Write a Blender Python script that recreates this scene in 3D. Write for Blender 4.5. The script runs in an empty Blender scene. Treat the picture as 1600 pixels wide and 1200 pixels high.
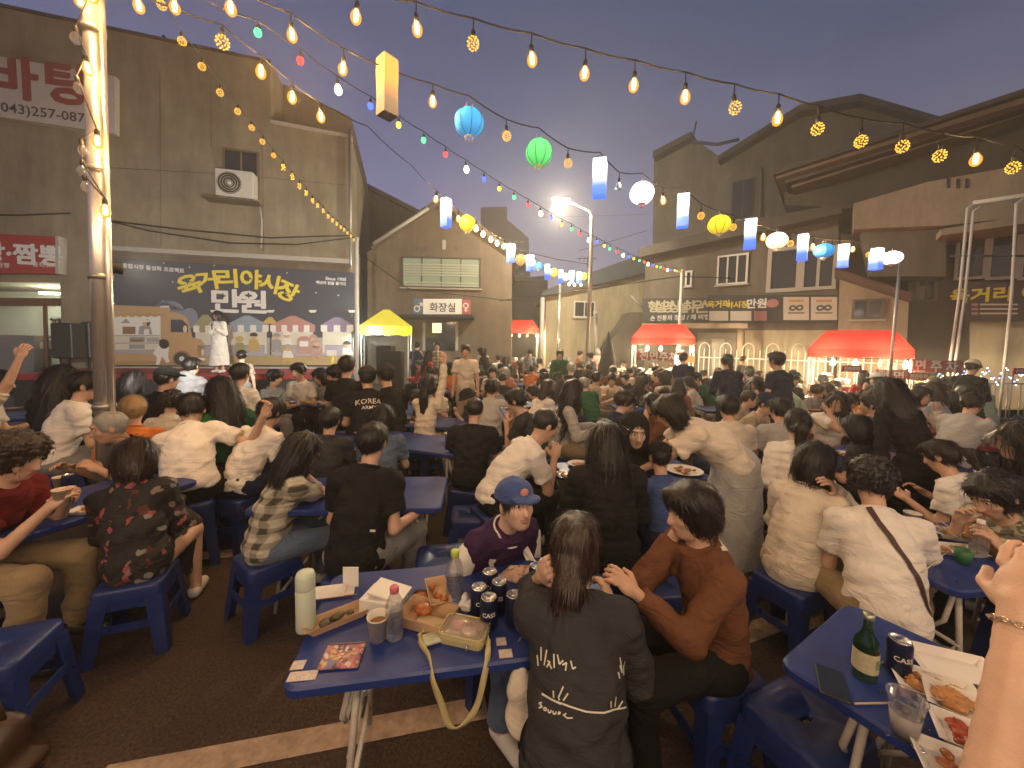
import bpy, math, random
import numpy as np
from mathutils import Vector, Matrix
random.seed(7); rng = np.random.default_rng(7)
sc = bpy.context.scene
COL = sc.collection
R_ = math.radians

# ------------------------------------------------------------------ camera
CAM_Z = 1.75; FPX = 603.0; PITCH = 3.6; ROLL = 1.2; PPY = 576.0     # pixels of a 1600x1200 frame
cd = bpy.data.cameras.new('camera'); cam = bpy.data.objects.new('camera', cd); COL.objects.link(cam)
cd.lens = 36.0 * FPX / 1600; cd.sensor_width = 36; cd.clip_start = 0.02; cd.clip_end = 2000
cd.shift_y = -(600 - PPY) / 1600
CAMR = (Matrix.Rotation(R_(90 - PITCH), 4, 'X') @ Matrix.Rotation(R_(ROLL), 4, 'Z'))
cam.matrix_world = Matrix.Translation((0, 0, CAM_Z)) @ CAMR
sc.camera = cam
CAMP = Vector((0, 0, CAM_Z)); CR3 = CAMR.to_3x3()

# ------------------------------------------------------------------ sky, exposure
w = bpy.data.worlds.new('World'); sc.world = w; w.use_nodes = True
nt = w.node_tree; nt.nodes.clear()
def wn(t, **k):
    n = nt.nodes.new(t)
    for a, b in k.items(): setattr(n, a, b)
    return n
sky = wn('ShaderNodeTexSky'); sky.sky_type = 'NISHITA'; sky.sun_disc = False
sky.sun_elevation = R_(-3.2); sky.sun_rotation = R_(-28); sky.altitude = 100
sky.air_density = 1.0; sky.dust_density = 1.5; sky.ozone_density = 3.5
tc = wn('ShaderNodeTexCoord'); sep = wn('ShaderNodeSeparateXYZ')
rampn = wn('ShaderNodeValToRGB')
e = rampn.color_ramp.elements
e[0].position = 0.0; e[0].color = (0.36, 0.285, 0.285, 1)
e[1].position = 0.95; e[1].color = (0.014, 0.021, 0.042, 1)
for p_, c_ in ((0.16, (0.255, 0.212, 0.222, 1)), (0.32, (0.130, 0.122, 0.150, 1)), (0.52, (0.045, 0.056, 0.072, 1)), (0.70, (0.022, 0.036, 0.050, 1))):
    k = e.new(p_); k.color = c_
mixn = wn('ShaderNodeMix', data_type='RGBA', blend_type='ADD'); mixn.inputs[0].default_value = 1.0
skm = wn('ShaderNodeMix', data_type='RGBA', blend_type='MULTIPLY'); skm.inputs[0].default_value = 1.0
skm.inputs[7].default_value = (1.1, 1.1, 1.1, 1)
# the dusk sky keeps the same gradient all round; light from below the horizon is the dark ground
bg = wn('ShaderNodeBackground'); bg.inputs[1].default_value = 0.86
wo = wn('ShaderNodeOutputWorld')
L = nt.links.new
L(tc.outputs['Generated'], sep.inputs[0]); L(sep.outputs[2], rampn.inputs[0])
L(sky.outputs[0], skm.inputs[6]); L(skm.outputs[2], mixn.inputs[7]); L(rampn.outputs[0], mixn.inputs[6])
wmp = wn('ShaderNodeMapping'); wmp.inputs['Scale'].default_value = (1.2, 1.2, 4.5); wnz = wn('ShaderNodeTexNoise'); wnz.inputs['Scale'].default_value = 1.7; wnz.inputs['Detail'].default_value = 6; wnz.inputs['Distortion'].default_value = .6
wmr = wn('ShaderNodeMapRange'); wmr.inputs[1].default_value = .35; wmr.inputs[2].default_value = .7; wmr.inputs[3].default_value = .93; wmr.inputs[4].default_value = 1.13      # thin uneven cloud
wmx = wn('ShaderNodeMix', data_type='RGBA', blend_type='MULTIPLY'); wmx.inputs[0].default_value = 1.0
L(tc.outputs['Generated'], wmp.inputs[0]); L(wmp.outputs[0], wnz.inputs['Vector']); L(wnz.outputs['Fac'], wmr.inputs[0]); L(mixn.outputs[2], wmx.inputs[6]); L(wmr.outputs[0], wmx.inputs[7])
L(wmx.outputs[2], bg.inputs[0]); L(bg.outputs[0], wo.inputs[0])
vs = sc.view_settings
sc.display_settings.display_device = 'sRGB'
vs.view_transform = 'Standard'; vs.look = 'None'; vs.exposure = 0.7; vs.gamma = 1.0; vs.use_curve_mapping = False
sc.cycles.use_denoising = True
sc.cycles.use_adaptive_sampling = True; sc.cycles.adaptive_threshold = 0.025
sc.cycles.max_bounces = 4; sc.cycles.diffuse_bounces = 2; sc.cycles.glossy_bounces = 2; sc.cycles.transmission_bounces = 4
sc.cycles.transparent_max_bounces = 12; sc.cycles.volume_bounces = 0; sc.cycles.sample_clamp_indirect = 4.0
sc.cycles.use_light_tree = True; sc.cycles.caustics_reflective = False; sc.cycles.caustics_refractive = False
sc.cycles.volume_step_rate = 4; sc.cycles.volume_max_steps = 64

# ------------------------------------------------------------------ pixel helpers (photo pixels, 1600x1200)
def ray(px, py):
    return CR3 @ Vector(((px - 800) / FPX, -(py - PPY) / FPX, -1.0))
def at(px, py, Y):
    d = ray(px, py); return CAMP + d * (Y / d.y)
def onz(px, py, z=0.0):
    d = ray(px, py); return CAMP + d * ((z - CAM_Z) / d.z)
def onplane(px, py, p, n):
    d = ray(px, py); return CAMP + d * ((Vector(p) - CAMP).dot(n) / d.dot(n))

# ------------------------------------------------------------------ materials
MATS = {}
def mat(name, col, rough=0.6, metal=0.0, var=0.0, vscale=8.0, bump=0.0, bscale=60.0, emit=None, es=0.0, trans=0.0, alpha=1.0, spec=0.5, sheen=0.0, coat=0.0):
    if name in MATS: return MATS[name]
    m = bpy.data.materials.new(name); m.use_nodes = True; MATS[name] = m
    n = m.node_tree.nodes; l = m.node_tree.links; b = n['Principled BSDF']
    b.inputs['Base Color'].default_value = (*col, 1); b.inputs['Roughness'].default_value = rough
    b.inputs['Metallic'].default_value = metal; b.inputs['Specular IOR Level'].default_value = spec
    b.inputs['Transmission Weight'].default_value = trans; b.inputs['Alpha'].default_value = alpha
    if sheen: b.inputs['Sheen Weight'].default_value = sheen
    if coat: b.inputs['Coat Weight'].default_value = coat
    if emit: b.inputs['Emission Color'].default_value = (*emit, 1); b.inputs['Emission Strength'].default_value = es
    if var or bump:
        t = n.new('ShaderNodeTexCoord')
    if var:
        nz = n.new('ShaderNodeTexNoise'); nz.inputs['Scale'].default_value = vscale; nz.inputs['Detail'].default_value = 6
        nz.inputs['Roughness'].default_value = 0.65
        l.new(t.outputs['Object'], nz.inputs['Vector'])
        mr = n.new('ShaderNodeMapRange'); mr.inputs[1].default_value = 0.3; mr.inputs[2].default_value = 0.7
        mr.inputs[3].default_value = 1 - var; mr.inputs[4].default_value = 1 + var
        l.new(nz.outputs['Fac'], mr.inputs[0])
        mx = n.new('ShaderNodeMix'); mx.data_type = 'RGBA'; mx.blend_type = 'MULTIPLY'; mx.inputs[0].default_value = 1
        mx.inputs[6].default_value = (*col, 1); l.new(mr.outputs[0], mx.inputs[7]); l.new(mx.outputs[2], b.inputs['Base Color'])
    if bump:
        nb = n.new('ShaderNodeTexNoise'); nb.inputs['Scale'].default_value = bscale; nb.inputs['Detail'].default_value = 4
        l.new(t.outputs['Object'], nb.inputs['Vector'])
        bp = n.new('ShaderNodeBump'); bp.inputs['Strength'].default_value = bump; bp.inputs['Distance'].default_value = 0.01
        l.new(nb.outputs['Fac'], bp.inputs['Height']); l.new(bp.outputs[0], b.inputs['Normal'])
    return m
def emat(name, col, s, through=0.0):
    """a glowing lamp envelope; 'through' lets the light of the lamp inside out"""
    if name in MATS: return MATS[name]
    m = bpy.data.materials.new(name); m.use_nodes = True; MATS[name] = m
    n = m.node_tree.nodes; l = m.node_tree.links; n.remove(n['Principled BSDF'])
    em = n.new('ShaderNodeEmission'); em.inputs[0].default_value = (*col, 1); em.inputs[1].default_value = s
    o = n['Material Output']
    if through:
        tr = n.new('ShaderNodeBsdfTransparent'); mx = n.new('ShaderNodeMixShader'); mx.inputs[0].default_value = through
        l.new(em.outputs[0], mx.inputs[1]); l.new(tr.outputs[0], mx.inputs[2]); l.new(mx.outputs[0], o.inputs[0])
    else:
        l.new(em.outputs[0], o.inputs[0])
    m.cycles.emission_sampling = 'NONE' if through else 'AUTO'
    return m

# ------------------------------------------------------------------ mesh builder
def basis(d, up=(0, 0, 1)):
    d = Vector(d).normalized(); u = Vector(up)
    if abs(d.dot(u)) > 0.98: u = Vector((1, 0, 0))
    x = d.cross(u).normalized(); return x, x.cross(d) * -1 if False else d.cross(x) * -1, d
class MB:
    def __init__(s): s.v = []; s.f = []; s.m = []; s.mats = []; s.sm = []
    def mi(s, m):
        if m not in s.mats: s.mats.append(m)
        return s.mats.index(m)
    def add(s, vs, fs, m, smooth=False):
        o = len(s.v); k = s.mi(m); s.v.extend([tuple(x) for x in vs])
        for f in fs: s.f.append(tuple(i + o for i in f)); s.m.append(k); s.sm.append(smooth)
        return s
    def box(s, c, size, m, rz=0.0, M=None, bev=0.0):
        hx, hy, hz = size[0] / 2, size[1] / 2, size[2] / 2
        if bev:
            b = min(bev, hx * .9, hy * .9, hz * .9); vs = []
            for z, i in ((-hz, b), (-hz + b, 0), (hz - b, 0), (hz, b)):
                x, y = hx - i, hy - i; k = b * .6
                for p in ((-x + k, -y), (x - k, -y), (x, -y + k), (x, y - k), (x - k, y), (-x + k, y), (-x, y - k), (-x, -y + k)): vs.append((*p, z))
            fs = [tuple(range(7, -1, -1)), tuple(range(24, 32))]
            for r in range(3):
                for i in range(8): fs.append((r * 8 + i, r * 8 + (i + 1) % 8, r * 8 + 8 + (i + 1) % 8, r * 8 + 8 + i))
        else:
            vs = [(x, y, z) for z in (-hz, hz) for x, y in ((-hx, -hy), (hx, -hy), (hx, hy), (-hx, hy))]
            fs = [(3, 2, 1, 0), (4, 5, 6, 7), (0, 1, 5, 4), (1, 2, 6, 5), (2, 3, 7, 6), (3, 0, 4, 7)]
        T = Matrix.Translation(Vector(c)) @ (M.to_4x4() if M else Matrix.Rotation(rz, 4, 'Z'))
        return s.add([T @ Vector(p) for p in vs], fs, m)
    def tube(s, pts, r, m, n=8, cap=True, smooth=True):
        pts = [Vector(p) for p in pts]; vs = []; fs = []
        rr = r if isinstance(r, (list, tuple)) else [r] * len(pts)
        px = None
        for i, p in enumerate(pts):
            d = (pts[min(i + 1, len(pts) - 1)] - pts[max(i - 1, 0)])
            if d.length < 1e-9: d = Vector((0, 0, 1))
            d.normalize()
            if px is None:
                u = Vector((0, 0, 1)) if abs(d.z) < .95 else Vector((1, 0, 0)); px = d.cross(u).normalized()
            else:
                px = (px - d * px.dot(d)); px = px.normalized() if px.length > 1e-6 else d.orthogonal().normalized()
            py = d.cross(px)
            for k in range(n):
                a = 2 * math.pi * k / n; vs.append(p + (px * math.cos(a) + py * math.sin(a)) * rr[i])
        for i in range(len(pts) - 1):
            for k in range(n): fs.append((i * n + k, i * n + (k + 1) % n, (i + 1) * n + (k + 1) % n, (i + 1) * n + k))
        if cap: fs.append(tuple(range(n - 1, -1, -1))); fs.append(tuple((len(pts) - 1) * n + k for k in range(n)))
        return s.add(vs, fs, m, smooth)
    def lathe(s, prof, m, c=(0, 0, 0), n=16, M=None, sx=1.0, sy=1.0):
        vs = []; fs = []
        T = Matrix.Translation(Vector(c)) @ (M.to_4x4() if M else Matrix.Identity(4))
        for r, z in prof:
            for k in range(n):
                a = 2 * math.pi * k / n; vs.append(T @ Vector((r * math.cos(a) * sx, r * math.sin(a) * sy, z)))
        for i in range(len(prof) - 1):
            for k in range(n): fs.append((i * n + k, i * n + (k + 1) % n, (i + 1) * n + (k + 1) % n, (i + 1) * n + k))
        return s.add(vs, fs, m, True)
    def sphere(s, c, r, m, n=12, k=8):
        r = r if isinstance(r, (tuple, list)) else (r, r, r)
        prof = [(max(math.sin(math.pi * i / k), 1e-4), -math.cos(math.pi * i / k)) for i in range(k + 1)]
        vs = []; fs = []
        for q, z in prof:
            for j in range(n):
                a = 2 * math.pi * j / n; vs.append((c[0] + q * math.cos(a) * r[0], c[1] + q * math.sin(a) * r[1], c[2] + z * r[2]))
        for i in range(k):
            for j in range(n): fs.append((i * n + j, i * n + (j + 1) % n, (i + 1) * n + (j + 1) % n, (i + 1) * n + j))
        return s.add(vs, fs, m, True)
    def prism(s, poly, z0, z1, m, T=None):
        n = len(poly); vs = [(x, y, z0) for x, y in poly] + [(x, y, z1) for x, y in poly]
        fs = [tuple(range(n - 1, -1, -1)), tuple(range(n, 2 * n))] + [(i, (i + 1) % n, n + (i + 1) % n, n + i) for i in range(n)]
        if T: vs = [T @ Vector(v) for v in vs]
        return s.add(vs, fs, m)
    def wallpoly(s, pts, thick, m):
        """a slab from a planar outline of 3-D points, thickened along thick (a vector)"""
        n = len(pts); a = [Vector(p) for p in pts]; t = Vector(thick); vs = a + [p + t for p in a]
        fs = [tuple(range(n)), tuple(range(2 * n - 1, n - 1, -1))] + [(i, n + i, n + (i + 1) % n, (i + 1) % n) for i in range(n)]
        return s.add(vs, fs, m)
    def build(s, name, parent=None, loc=None):
        me = bpy.data.meshes.new(name); me.from_pydata(s.v, [], s.f)
        for m in s.mats: me.materials.append(m)
        me.polygons.foreach_set('material_index', s.m); me.polygons.foreach_set('use_smooth', s.sm)
        me.update(); o = bpy.data.objects.new(name, me); COL.objects.link(o)
        if parent: o.parent = parent
        if loc is not None: o.location = loc
        return o
def tag(o, label=None, cat=None, group=None, kind=None):
    if label: o['label'] = label
    if cat: o['category'] = cat
    if group: o['group'] = group
    if kind: o['kind'] = kind
    return o
def empty(name, loc=(0, 0, 0), rz=0.0, label=None, cat=None, group=None, kind=None):
    o = bpy.data.objects.new(name, None); COL.objects.link(o); o.location = loc; o.rotation_euler = (0, 0, rz)
    o.empty_display_size = 0.1
    return tag(o, label, cat, group, kind)
def copy_tree(o, parent=None):
    c = o.copy(); COL.objects.link(c); c.parent = parent
    for ch in list(o.children): copy_tree(ch, c)
    return c
ORD = ['zeroth', 'first', 'second', 'third', 'fourth', 'fifth', 'sixth', 'seventh', 'eighth', 'ninth', 'tenth', 'eleventh', 'twelfth',
       'thirteenth', 'fourteenth', 'fifteenth', 'sixteenth', 'seventeenth', 'eighteenth', 'nineteenth', 'twentieth']
def ordn(i):
    if i < len(ORD): return ORD[i]
    t = {2: 'twenty', 3: 'thirty', 4: 'forty'}[i // 10]; return t + '-' + ORD[i % 10] if i % 10 else t[:-1] + 'ieth'

_TC = []; _TM = {}
LINES = ['나', '바', '탕', '(043)257-087', '짜장·짬뽕', '전통짬뽕', '중화요리', '화장실', '♂', '♀', '손 전통의 정성 / 제 비법', '육거리', '야시장', '만원', '∞', '육거리 야시장', '육거리 종합시장 활성화 프로젝트', 'Since 1905', '백년의 밤을 즐기다',
         '전면주차', '전 면', '면 주 차', '전어', 'KOREA', 'ARMY', 'ITA', '참', 'CASS'] + sorted(set('형설명상실하우스' + '육거리야시장만원'))
def _all_lines(bold):
    """every inscription set once as lines of one text block (fast), then cut apart line by line"""
    cu = bpy.data.curves.new('lettering_curve', 'FONT'); o = bpy.data.objects.new('lettering_curve', cu); cu.body = '\n'.join(LINES); cu.size = 1; cu.align_x = 'CENTER'; cu.align_y = 'TOP_BASELINE'
    cu.space_line = 4; cu.offset = bold; cu.resolution_u = 2; cu.fill_mode = 'FRONT'; me = bpy.data.meshes.new_from_object(o); bpy.data.objects.remove(o)
    co = [v.co.copy() for v in me.vertices]; n = len(LINES); yb = min(c.y for c in co); step = None
    ys = sorted(c.y for c in co); gaps = [(a + b) / 2 for a, b in zip(ys[:-1], ys[1:]) if b - a > 1.2]; edges = [-1e9] + gaps + [1e9]
    out = [[] for _ in range(len(edges) - 1)]; import bisect
    for p_ in me.polygons: out[bisect.bisect(gaps, co[p_.vertices[0]].y)].append([co[i] for i in p_.vertices])
    bpy.data.meshes.remove(me); out = out[::-1]
    if len(out) != n: print('LETTERING LINES', len(out), n)
    for t, polys in zip(LINES, out): _TM[(t, bold)] = polys
def text_mesh(body, size=1.0, bold=0.0, align='CENTER', shear=0.0):
    b_ = .012
    if (LINES[0], b_) not in _TM: _all_lines(b_)
    polys = _TM[(body, b_)]; V = []; F = []
    for q in polys: F.append(tuple(range(len(V), len(V) + len(q)))); V += [c * size for c in q]
    me = bpy.data.meshes.new('lettering'); me.from_pydata(V, [], F); me.update(); return me
def text_obj(name, body, T, m, parent=None, size=1.0, bold=0.0, width=None, height=None, align='CENTER'):
    """flat lettering; T maps x right, y up, z out of the surface; fitted to width / height where given"""
    me = text_mesh(body, size, bold, align); me.name = name
    if len(me.vertices):
        co = np.empty(len(me.vertices) * 3); me.vertices.foreach_get('co', co); co = co.reshape(-1, 3)
        lo, hi = co.min(0), co.max(0); c = (lo + hi) / 2; sx = sy = 1.0
        if width: sx = sy = width / max(hi[0] - lo[0], 1e-6)
        if height: sy = height / max(hi[1] - lo[1], 1e-6); sx = sx if width else sy
        co = (co - c) * np.array([sx, sy, 1]); M = np.array(T); fs = [tuple(p.vertices) for p in me.polygons]
        if bold > .018:      # heavy type: overlaid copies, each a hair further out
            hs = (hi[1] - lo[1]) * sy; b_ = min(bold, .05) * .9 * min(hs, 1.2); n0 = len(co); sh = [(0, 0), (b_, 0), (-b_, 0), (0, b_), (0, -b_), (b_, b_), (-b_, -b_)]
            co = np.concatenate([co + np.array([a, b, .0006 * i]) for i, (a, b) in enumerate(sh)]); fs = [tuple(v + n0 * i for v in f) for i in range(len(sh)) for f in fs]
        co = co @ M[:3, :3].T + M[:3, 3]; me.clear_geometry(); me.from_pydata(co.tolist(), [], fs); me.update()
    me.materials.clear(); me.materials.append(m)
    o = bpy.data.objects.new(name, me); COL.objects.link(o)
    if parent: o.parent = parent
    return o
def frameT(o, right, up, out=0.0):
    r = Vector(right).normalized(); u = Vector(up); u = (u - r * u.dot(r)).normalized(); n = r.cross(u)
    M = Matrix((r, u, n)).transposed().to_4x4(); M.translation = Vector(o) + n * out
    return M

# ------------------------------------------------------------------ signed-distance modelling for bodies, clothes, hair
class SDF:
    def __init__(s): s.p = []; s.sub = []; s.amp = 0; s.k = 0.02
    def cap(s, a, b, ra, rb=None, k=None, cuts=(), flat=None):
        s.p.append(('c', np.array(a, float), np.array(b, float), ra, rb if rb is not None else ra, k if k is not None else s.k, cuts, flat)); return s
    def ell(s, c, r, R=None, k=None, cuts=()):
        s.p.append(('e', np.array(c, float), np.array(r, float), None if R is None else np.array(R, float), 0, k if k is not None else s.k, cuts, None)); return s
    def minus(s, c, r, R=None):
        s.sub.append((np.array(c, float), np.array(r, float), None if R is None else np.array(R, float))); return s
    @staticmethod
    def _ell(P, c, r, R):
        q = P - c
        if R is not None: q = q @ R          # columns of R = axes
        k0 = np.sqrt(((q / r) ** 2).sum(-1)); k1 = np.sqrt(((q / (r * r)) ** 2).sum(-1)) + 1e-9
        return k0 * (k0 - 1) / k1
    def mesh(s, h, seed=0, freq=9.0, amp=0.0, stretch=(1, 1, 1)):
        lo = np.full(3, 1e9); hi = -lo; bb = []
        for p in s.p:
            if p[0] == 'c':
                r = max(p[3], p[4]); l_ = np.minimum(p[1], p[2]) - r; h_ = np.maximum(p[1], p[2]) + r
            else:
                if p[3] is None: e_ = p[2]
                else: e_ = np.sqrt(((p[3] * p[2][None, :]) ** 2).sum(1))
                l_ = p[1] - e_; h_ = p[1] + e_
            bb.append((l_, h_)); lo = np.minimum(lo, l_); hi = np.maximum(hi, h_)
        lo = lo - 3 * h - amp * 2; hi = hi + 3 * h + amp * 2; n = np.ceil((hi - lo) / h).astype(int) + 1
        D = np.full(n, 0.5)
        ax = [lo[i] + h * np.arange(n[i]) for i in range(3)]
        for p, (l_, h_) in zip(s.p, bb):
            mg = p[5] + 3 * h + amp * 2
            i0 = np.clip(((l_ - mg - lo) / h).astype(int), 0, n - 1); i1 = np.clip(((h_ + mg - lo) / h).astype(int) + 2, 1, n)
            sl = tuple(slice(a, b) for a, b in zip(i0, i1))
            P = np.stack(np.meshgrid(ax[0][sl[0]], ax[1][sl[1]], ax[2][sl[2]], indexing='ij'), -1)
            if p[0] == 'c':
                a, b = p[1], p[2]; ab = b - a; q = P - a; t = np.clip((q @ ab) / max(ab @ ab, 1e-9), 0, 1)
                dv = q - t[..., None] * ab
                if p[7] is not None: dv = dv * np.array(p[7])
                d = np.sqrt((dv ** 2).sum(-1)) - (p[3] + (p[4] - p[3]) * t)
            else:
                d = s._ell(P, p[1], p[2], p[3])
            for (cp, cn) in p[6]: d = np.maximum(d, (P - np.array(cp)) @ np.array(cn))
            A = D[sl]; k = max(p[5], 1e-5)
            hh = np.maximum(k - np.abs(A - d), 0) / k
            D[sl] = np.minimum(A, d) - hh * hh * k * 0.25
        P = None
        if amp:
            X, Y, Z = np.meshgrid(ax[0] * stretch[0], ax[1] * stretch[1], ax[2] * stretch[2], indexing='ij', sparse=True)
            r2 = np.random.default_rng(seed)
            for _ in range(4):
                k1 = r2.normal(size=3); k1 *= freq * (0.6 + 1.2 * r2.random()) / np.linalg.norm(k1)
                k2 = r2.normal(size=3) * freq * .5
                D += amp * 0.5 * np.sin(6.28 * (k1[0] * X + k1[1] * Y + k1[2] * Z) + r2.random() * 6 + 1.5 * np.sin(6.28 * (k2[0] * X + k2[1] * Y + k2[2] * Z)))
        for c, r, R in s.sub:
            P = np.stack(np.meshgrid(*ax, indexing='ij'), -1) if P is None else P
            D = np.maximum(D, -s._ell(P, c, r, R))
        return surfnet(D, lo, h)
def surfnet(D, lo, h):
    S = D < 0
    c = S[:-1, :-1, :-1].astype(np.int8)
    for dx in (0, 1):
        for dy in (0, 1):
            for dz in (0, 1):
                if dx + dy + dz: c = c + S[dx:D.shape[0] - 1 + dx, dy:D.shape[1] - 1 + dy, dz:D.shape[2] - 1 + dz]
    act = (c > 0) & (c < 8); idx = np.argwhere(act); vid = np.full(act.shape, -1, np.int64); vid[act] = np.arange(len(idx))
    co = [(a, b, d) for a in (0, 1) for b in (0, 1) for d in (0, 1)]
    V = np.stack([D[idx[:, 0] + a, idx[:, 1] + b, idx[:, 2] + d] for a, b, d in co], 1)
    acc = np.zeros((len(idx), 3)); cnt = np.zeros(len(idx))
    for i in range(8):
        for j in range(i + 1, 8):
            df = [co[j][q] - co[i][q] for q in range(3)]
            if sum(map(abs, df)) != 1: continue
            a, b = V[:, i], V[:, j]; m = (a < 0) != (b < 0); t = np.where(m, a / np.where(m, a - b, 1), 0)
            acc += m[:, None] * (np.array(co[i]) + t[:, None] * np.array(df)); cnt += m
    vs = lo + h * (idx + acc / np.maximum(cnt, 1)[:, None])
    fs = []
    for ax_ in range(3):
        a, b = [q for q in range(3) if q != ax_]
        s0 = [slice(None)] * 3; s1 = [slice(None)] * 3; s0[ax_] = slice(0, -1); s1[ax_] = slice(1, None)
        A = S[tuple(s0)]; B = S[tuple(s1)]; e_ = np.argwhere(A != B)
        ok = (e_[:, a] > 0) & (e_[:, b] > 0) & (e_[:, a] < D.shape[a] - 1) & (e_[:, b] < D.shape[b] - 1); e_ = e_[ok]
        ins = A[tuple(e_.T)]
        def g(da, db):
            q = e_.copy(); q[:, a] += da; q[:, b] += db; return vid[tuple(q.T)]
        Q = np.stack([g(-1, -1), g(0, -1), g(0, 0), g(-1, 0)], 1)
        flip = ins if ax_ != 1 else ~ins
        Q = np.where(flip[:, None], Q, Q[:, ::-1]); fs.append(Q[(Q >= 0).all(1)])
    return vs, np.concatenate(fs) if fs else np.zeros((0, 4), int)
def npmesh(name, parts):
    """one mesh from [(verts, quads), ...]"""
    vs = np.concatenate([p[0] for p in parts]); off = 0; fs = []
    for p in parts: fs.append(p[1] + off); off += len(p[0])
    fs = np.concatenate(fs); me = bpy.data.meshes.new(name)
    me.vertices.add(len(vs)); me.vertices.foreach_set('co', vs.astype(np.float32).ravel())
    me.loops.add(fs.size); me.loops.foreach_set('vertex_index', fs.astype(np.int32).ravel())
    me.polygons.add(len(fs)); me.polygons.foreach_set('loop_start', np.arange(0, fs.size, 4, dtype=np.int32))
    me.polygons.foreach_set('use_smooth', np.ones(len(fs), bool))
    me.update(calc_edges=True); me.validate()
    return me
HAZE = 0.0068
# ------------------------------------------------------------------ people
def rot(v, ax, deg): return Matrix.Rotation(R_(deg), 3, ax) @ Vector(v)
def ik(S, T, a, b, pole):
    S, T, pole = Vector(S), Vector(T), Vector(pole); d = T - S; L_ = min(d.length, (a + b) * .995); L_ = max(L_, abs(a - b) + .02)
    d = d.normalized(); x = (a * a - b * b + L_ * L_) / (2 * L_); hgt = math.sqrt(max(a * a - x * x, 0))
    q = pole - d * pole.dot(d); q = q.normalized() if q.length > 1e-5 else d.orthogonal().normalized()
    return S + d * x + q * hgt, S + d * L_
def make_pose(kind='sit', lean=14, side=0, twist=0, hyaw=0, hpitch=8, htilt=0, LH=None, RH=None, seat=.43, legs='fwd', slouch=8, elb=.28, epole=-.05, width=1.0):
    J = {}
    if kind == 'sit': P = Vector((0, 0, seat + .085))
    elif kind == 'stand': P = Vector((0, 0, .93))
    d1 = rot(rot((0, 0, 1), 'X', -(lean * .8)), 'Y', side); d2 = rot(rot((0, 0, 1), 'X', -(lean + slouch)), 'Y', side * 1.2)
    W = P + d1 * .185; N = W + d2 * .285
    xs = rot(rot((1, 0, 0), 'Y', side * 1.2), 'Z', twist); xs = (xs - d2 * xs.dot(d2)).normalized()
    J.update(P=P, W=W, N=N, d1=d1, d2=d2, xs=xs, xp=Vector((1, 0, 0)))
    for s, k in ((-1, 'L'), (1, 'R')): J['S' + k] = N - d2 * .055 + xs * (.156 * s * width)
    hd = rot((0, 0, 1), 'X', -(lean * .45 + 6)); H = N + d2 * .055 + hd * .125 + Vector((0, .012, 0))
    MH = Matrix.Rotation(R_(hyaw + twist * .5), 3, 'Z') @ Matrix.Rotation(R_(htilt), 3, 'Y') @ Matrix.Rotation(R_(-hpitch), 3, 'X')
    J['H'] = H; J['MH'] = MH
    for s, k, T in ((-1, 'L', LH), (1, 'R', RH)):
        if T is None: T = (s * .17, .40, seat + .30) if kind == 'sit' else (s * .24, .06, .78)
        E, Wr = ik(J['S' + k], T, .275, .245, (s * elb, epole, -1.0))
        J['E' + k] = E; J['W' + k] = Wr
    for s, k in ((-1, 'L'), (1, 'R')):
        hip = P + Vector((s * .09, .02, -.02)); J['hip' + k] = hip
        if kind == 'sit':
            if legs == 'fwd': kn = Vector((s * .14, .43, seat + .065)); an = Vector((s * .15, .40, .08))
            elif legs == 'wide': kn = Vector((s * .24, .38, seat + .065)); an = Vector((s * .22, .33, .08))
            else: kn = Vector((s * .12, .41, seat + .065)); an = Vector((s * .10, .22, .08))
        else:
            st = {'stand': 0, 'step': .14}.get('step' if legs == 'step' else 'stand'); kn = Vector((s * .095, .03 + s * st * .6, .49)); an = Vector((s * .10, s * st, .08))
        J['kn' + k] = kn; J['an' + k] = an
    return J
def tbasis(x, z):
    z = Vector(z).normalized(); x = Vector(x); x = (x - z * x.dot(z)).normalized(); y = z.cross(x); return np.array([x, y, z]).T
def head_prims(s, H, M, big=1.0):
    A = np.array(M); H = np.array(H)
    def T(p): return A @ np.array(p) * big + H
    s.ell(T((0, -.012, .025)), np.array((.076, .096, .092)) * big, A, k=.02)
    s.ell(T((0, .022, -.035)), np.array((.062, .072, .080)) * big, A, k=.03)
    s.ell(T((0, .050, -.088)), np.array((.032, .030, .026)) * big, A, k=.03)
    s.cap(T((0, .090, .005)), T((0, .104, -.030)), .009 * big, .014 * big, k=.014)
    s.ell(T((0, .083, .036)), np.array((.045, .012, .010)) * big, A, k=.015)
    for q in (-1, 1):
        s.ell(T((q * .078, -.005, -.008)), np.array((.010, .020, .032)) * big, A, k=.006)
        s.ell(T((q * .038, .062, -.022)), np.array((.022, .018, .018)) * big, A, k=.02)
    s.ell(T((0, .088, -.058)), np.array((.022, .009, .010)) * big, A, k=.008)
    s.minus(T((.031, .097, .014)), np.array((.016, .013, .009)) * big, A); s.minus(T((-.031, .097, .014)), np.array((.016, .013, .009)) * big, A)
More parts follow.
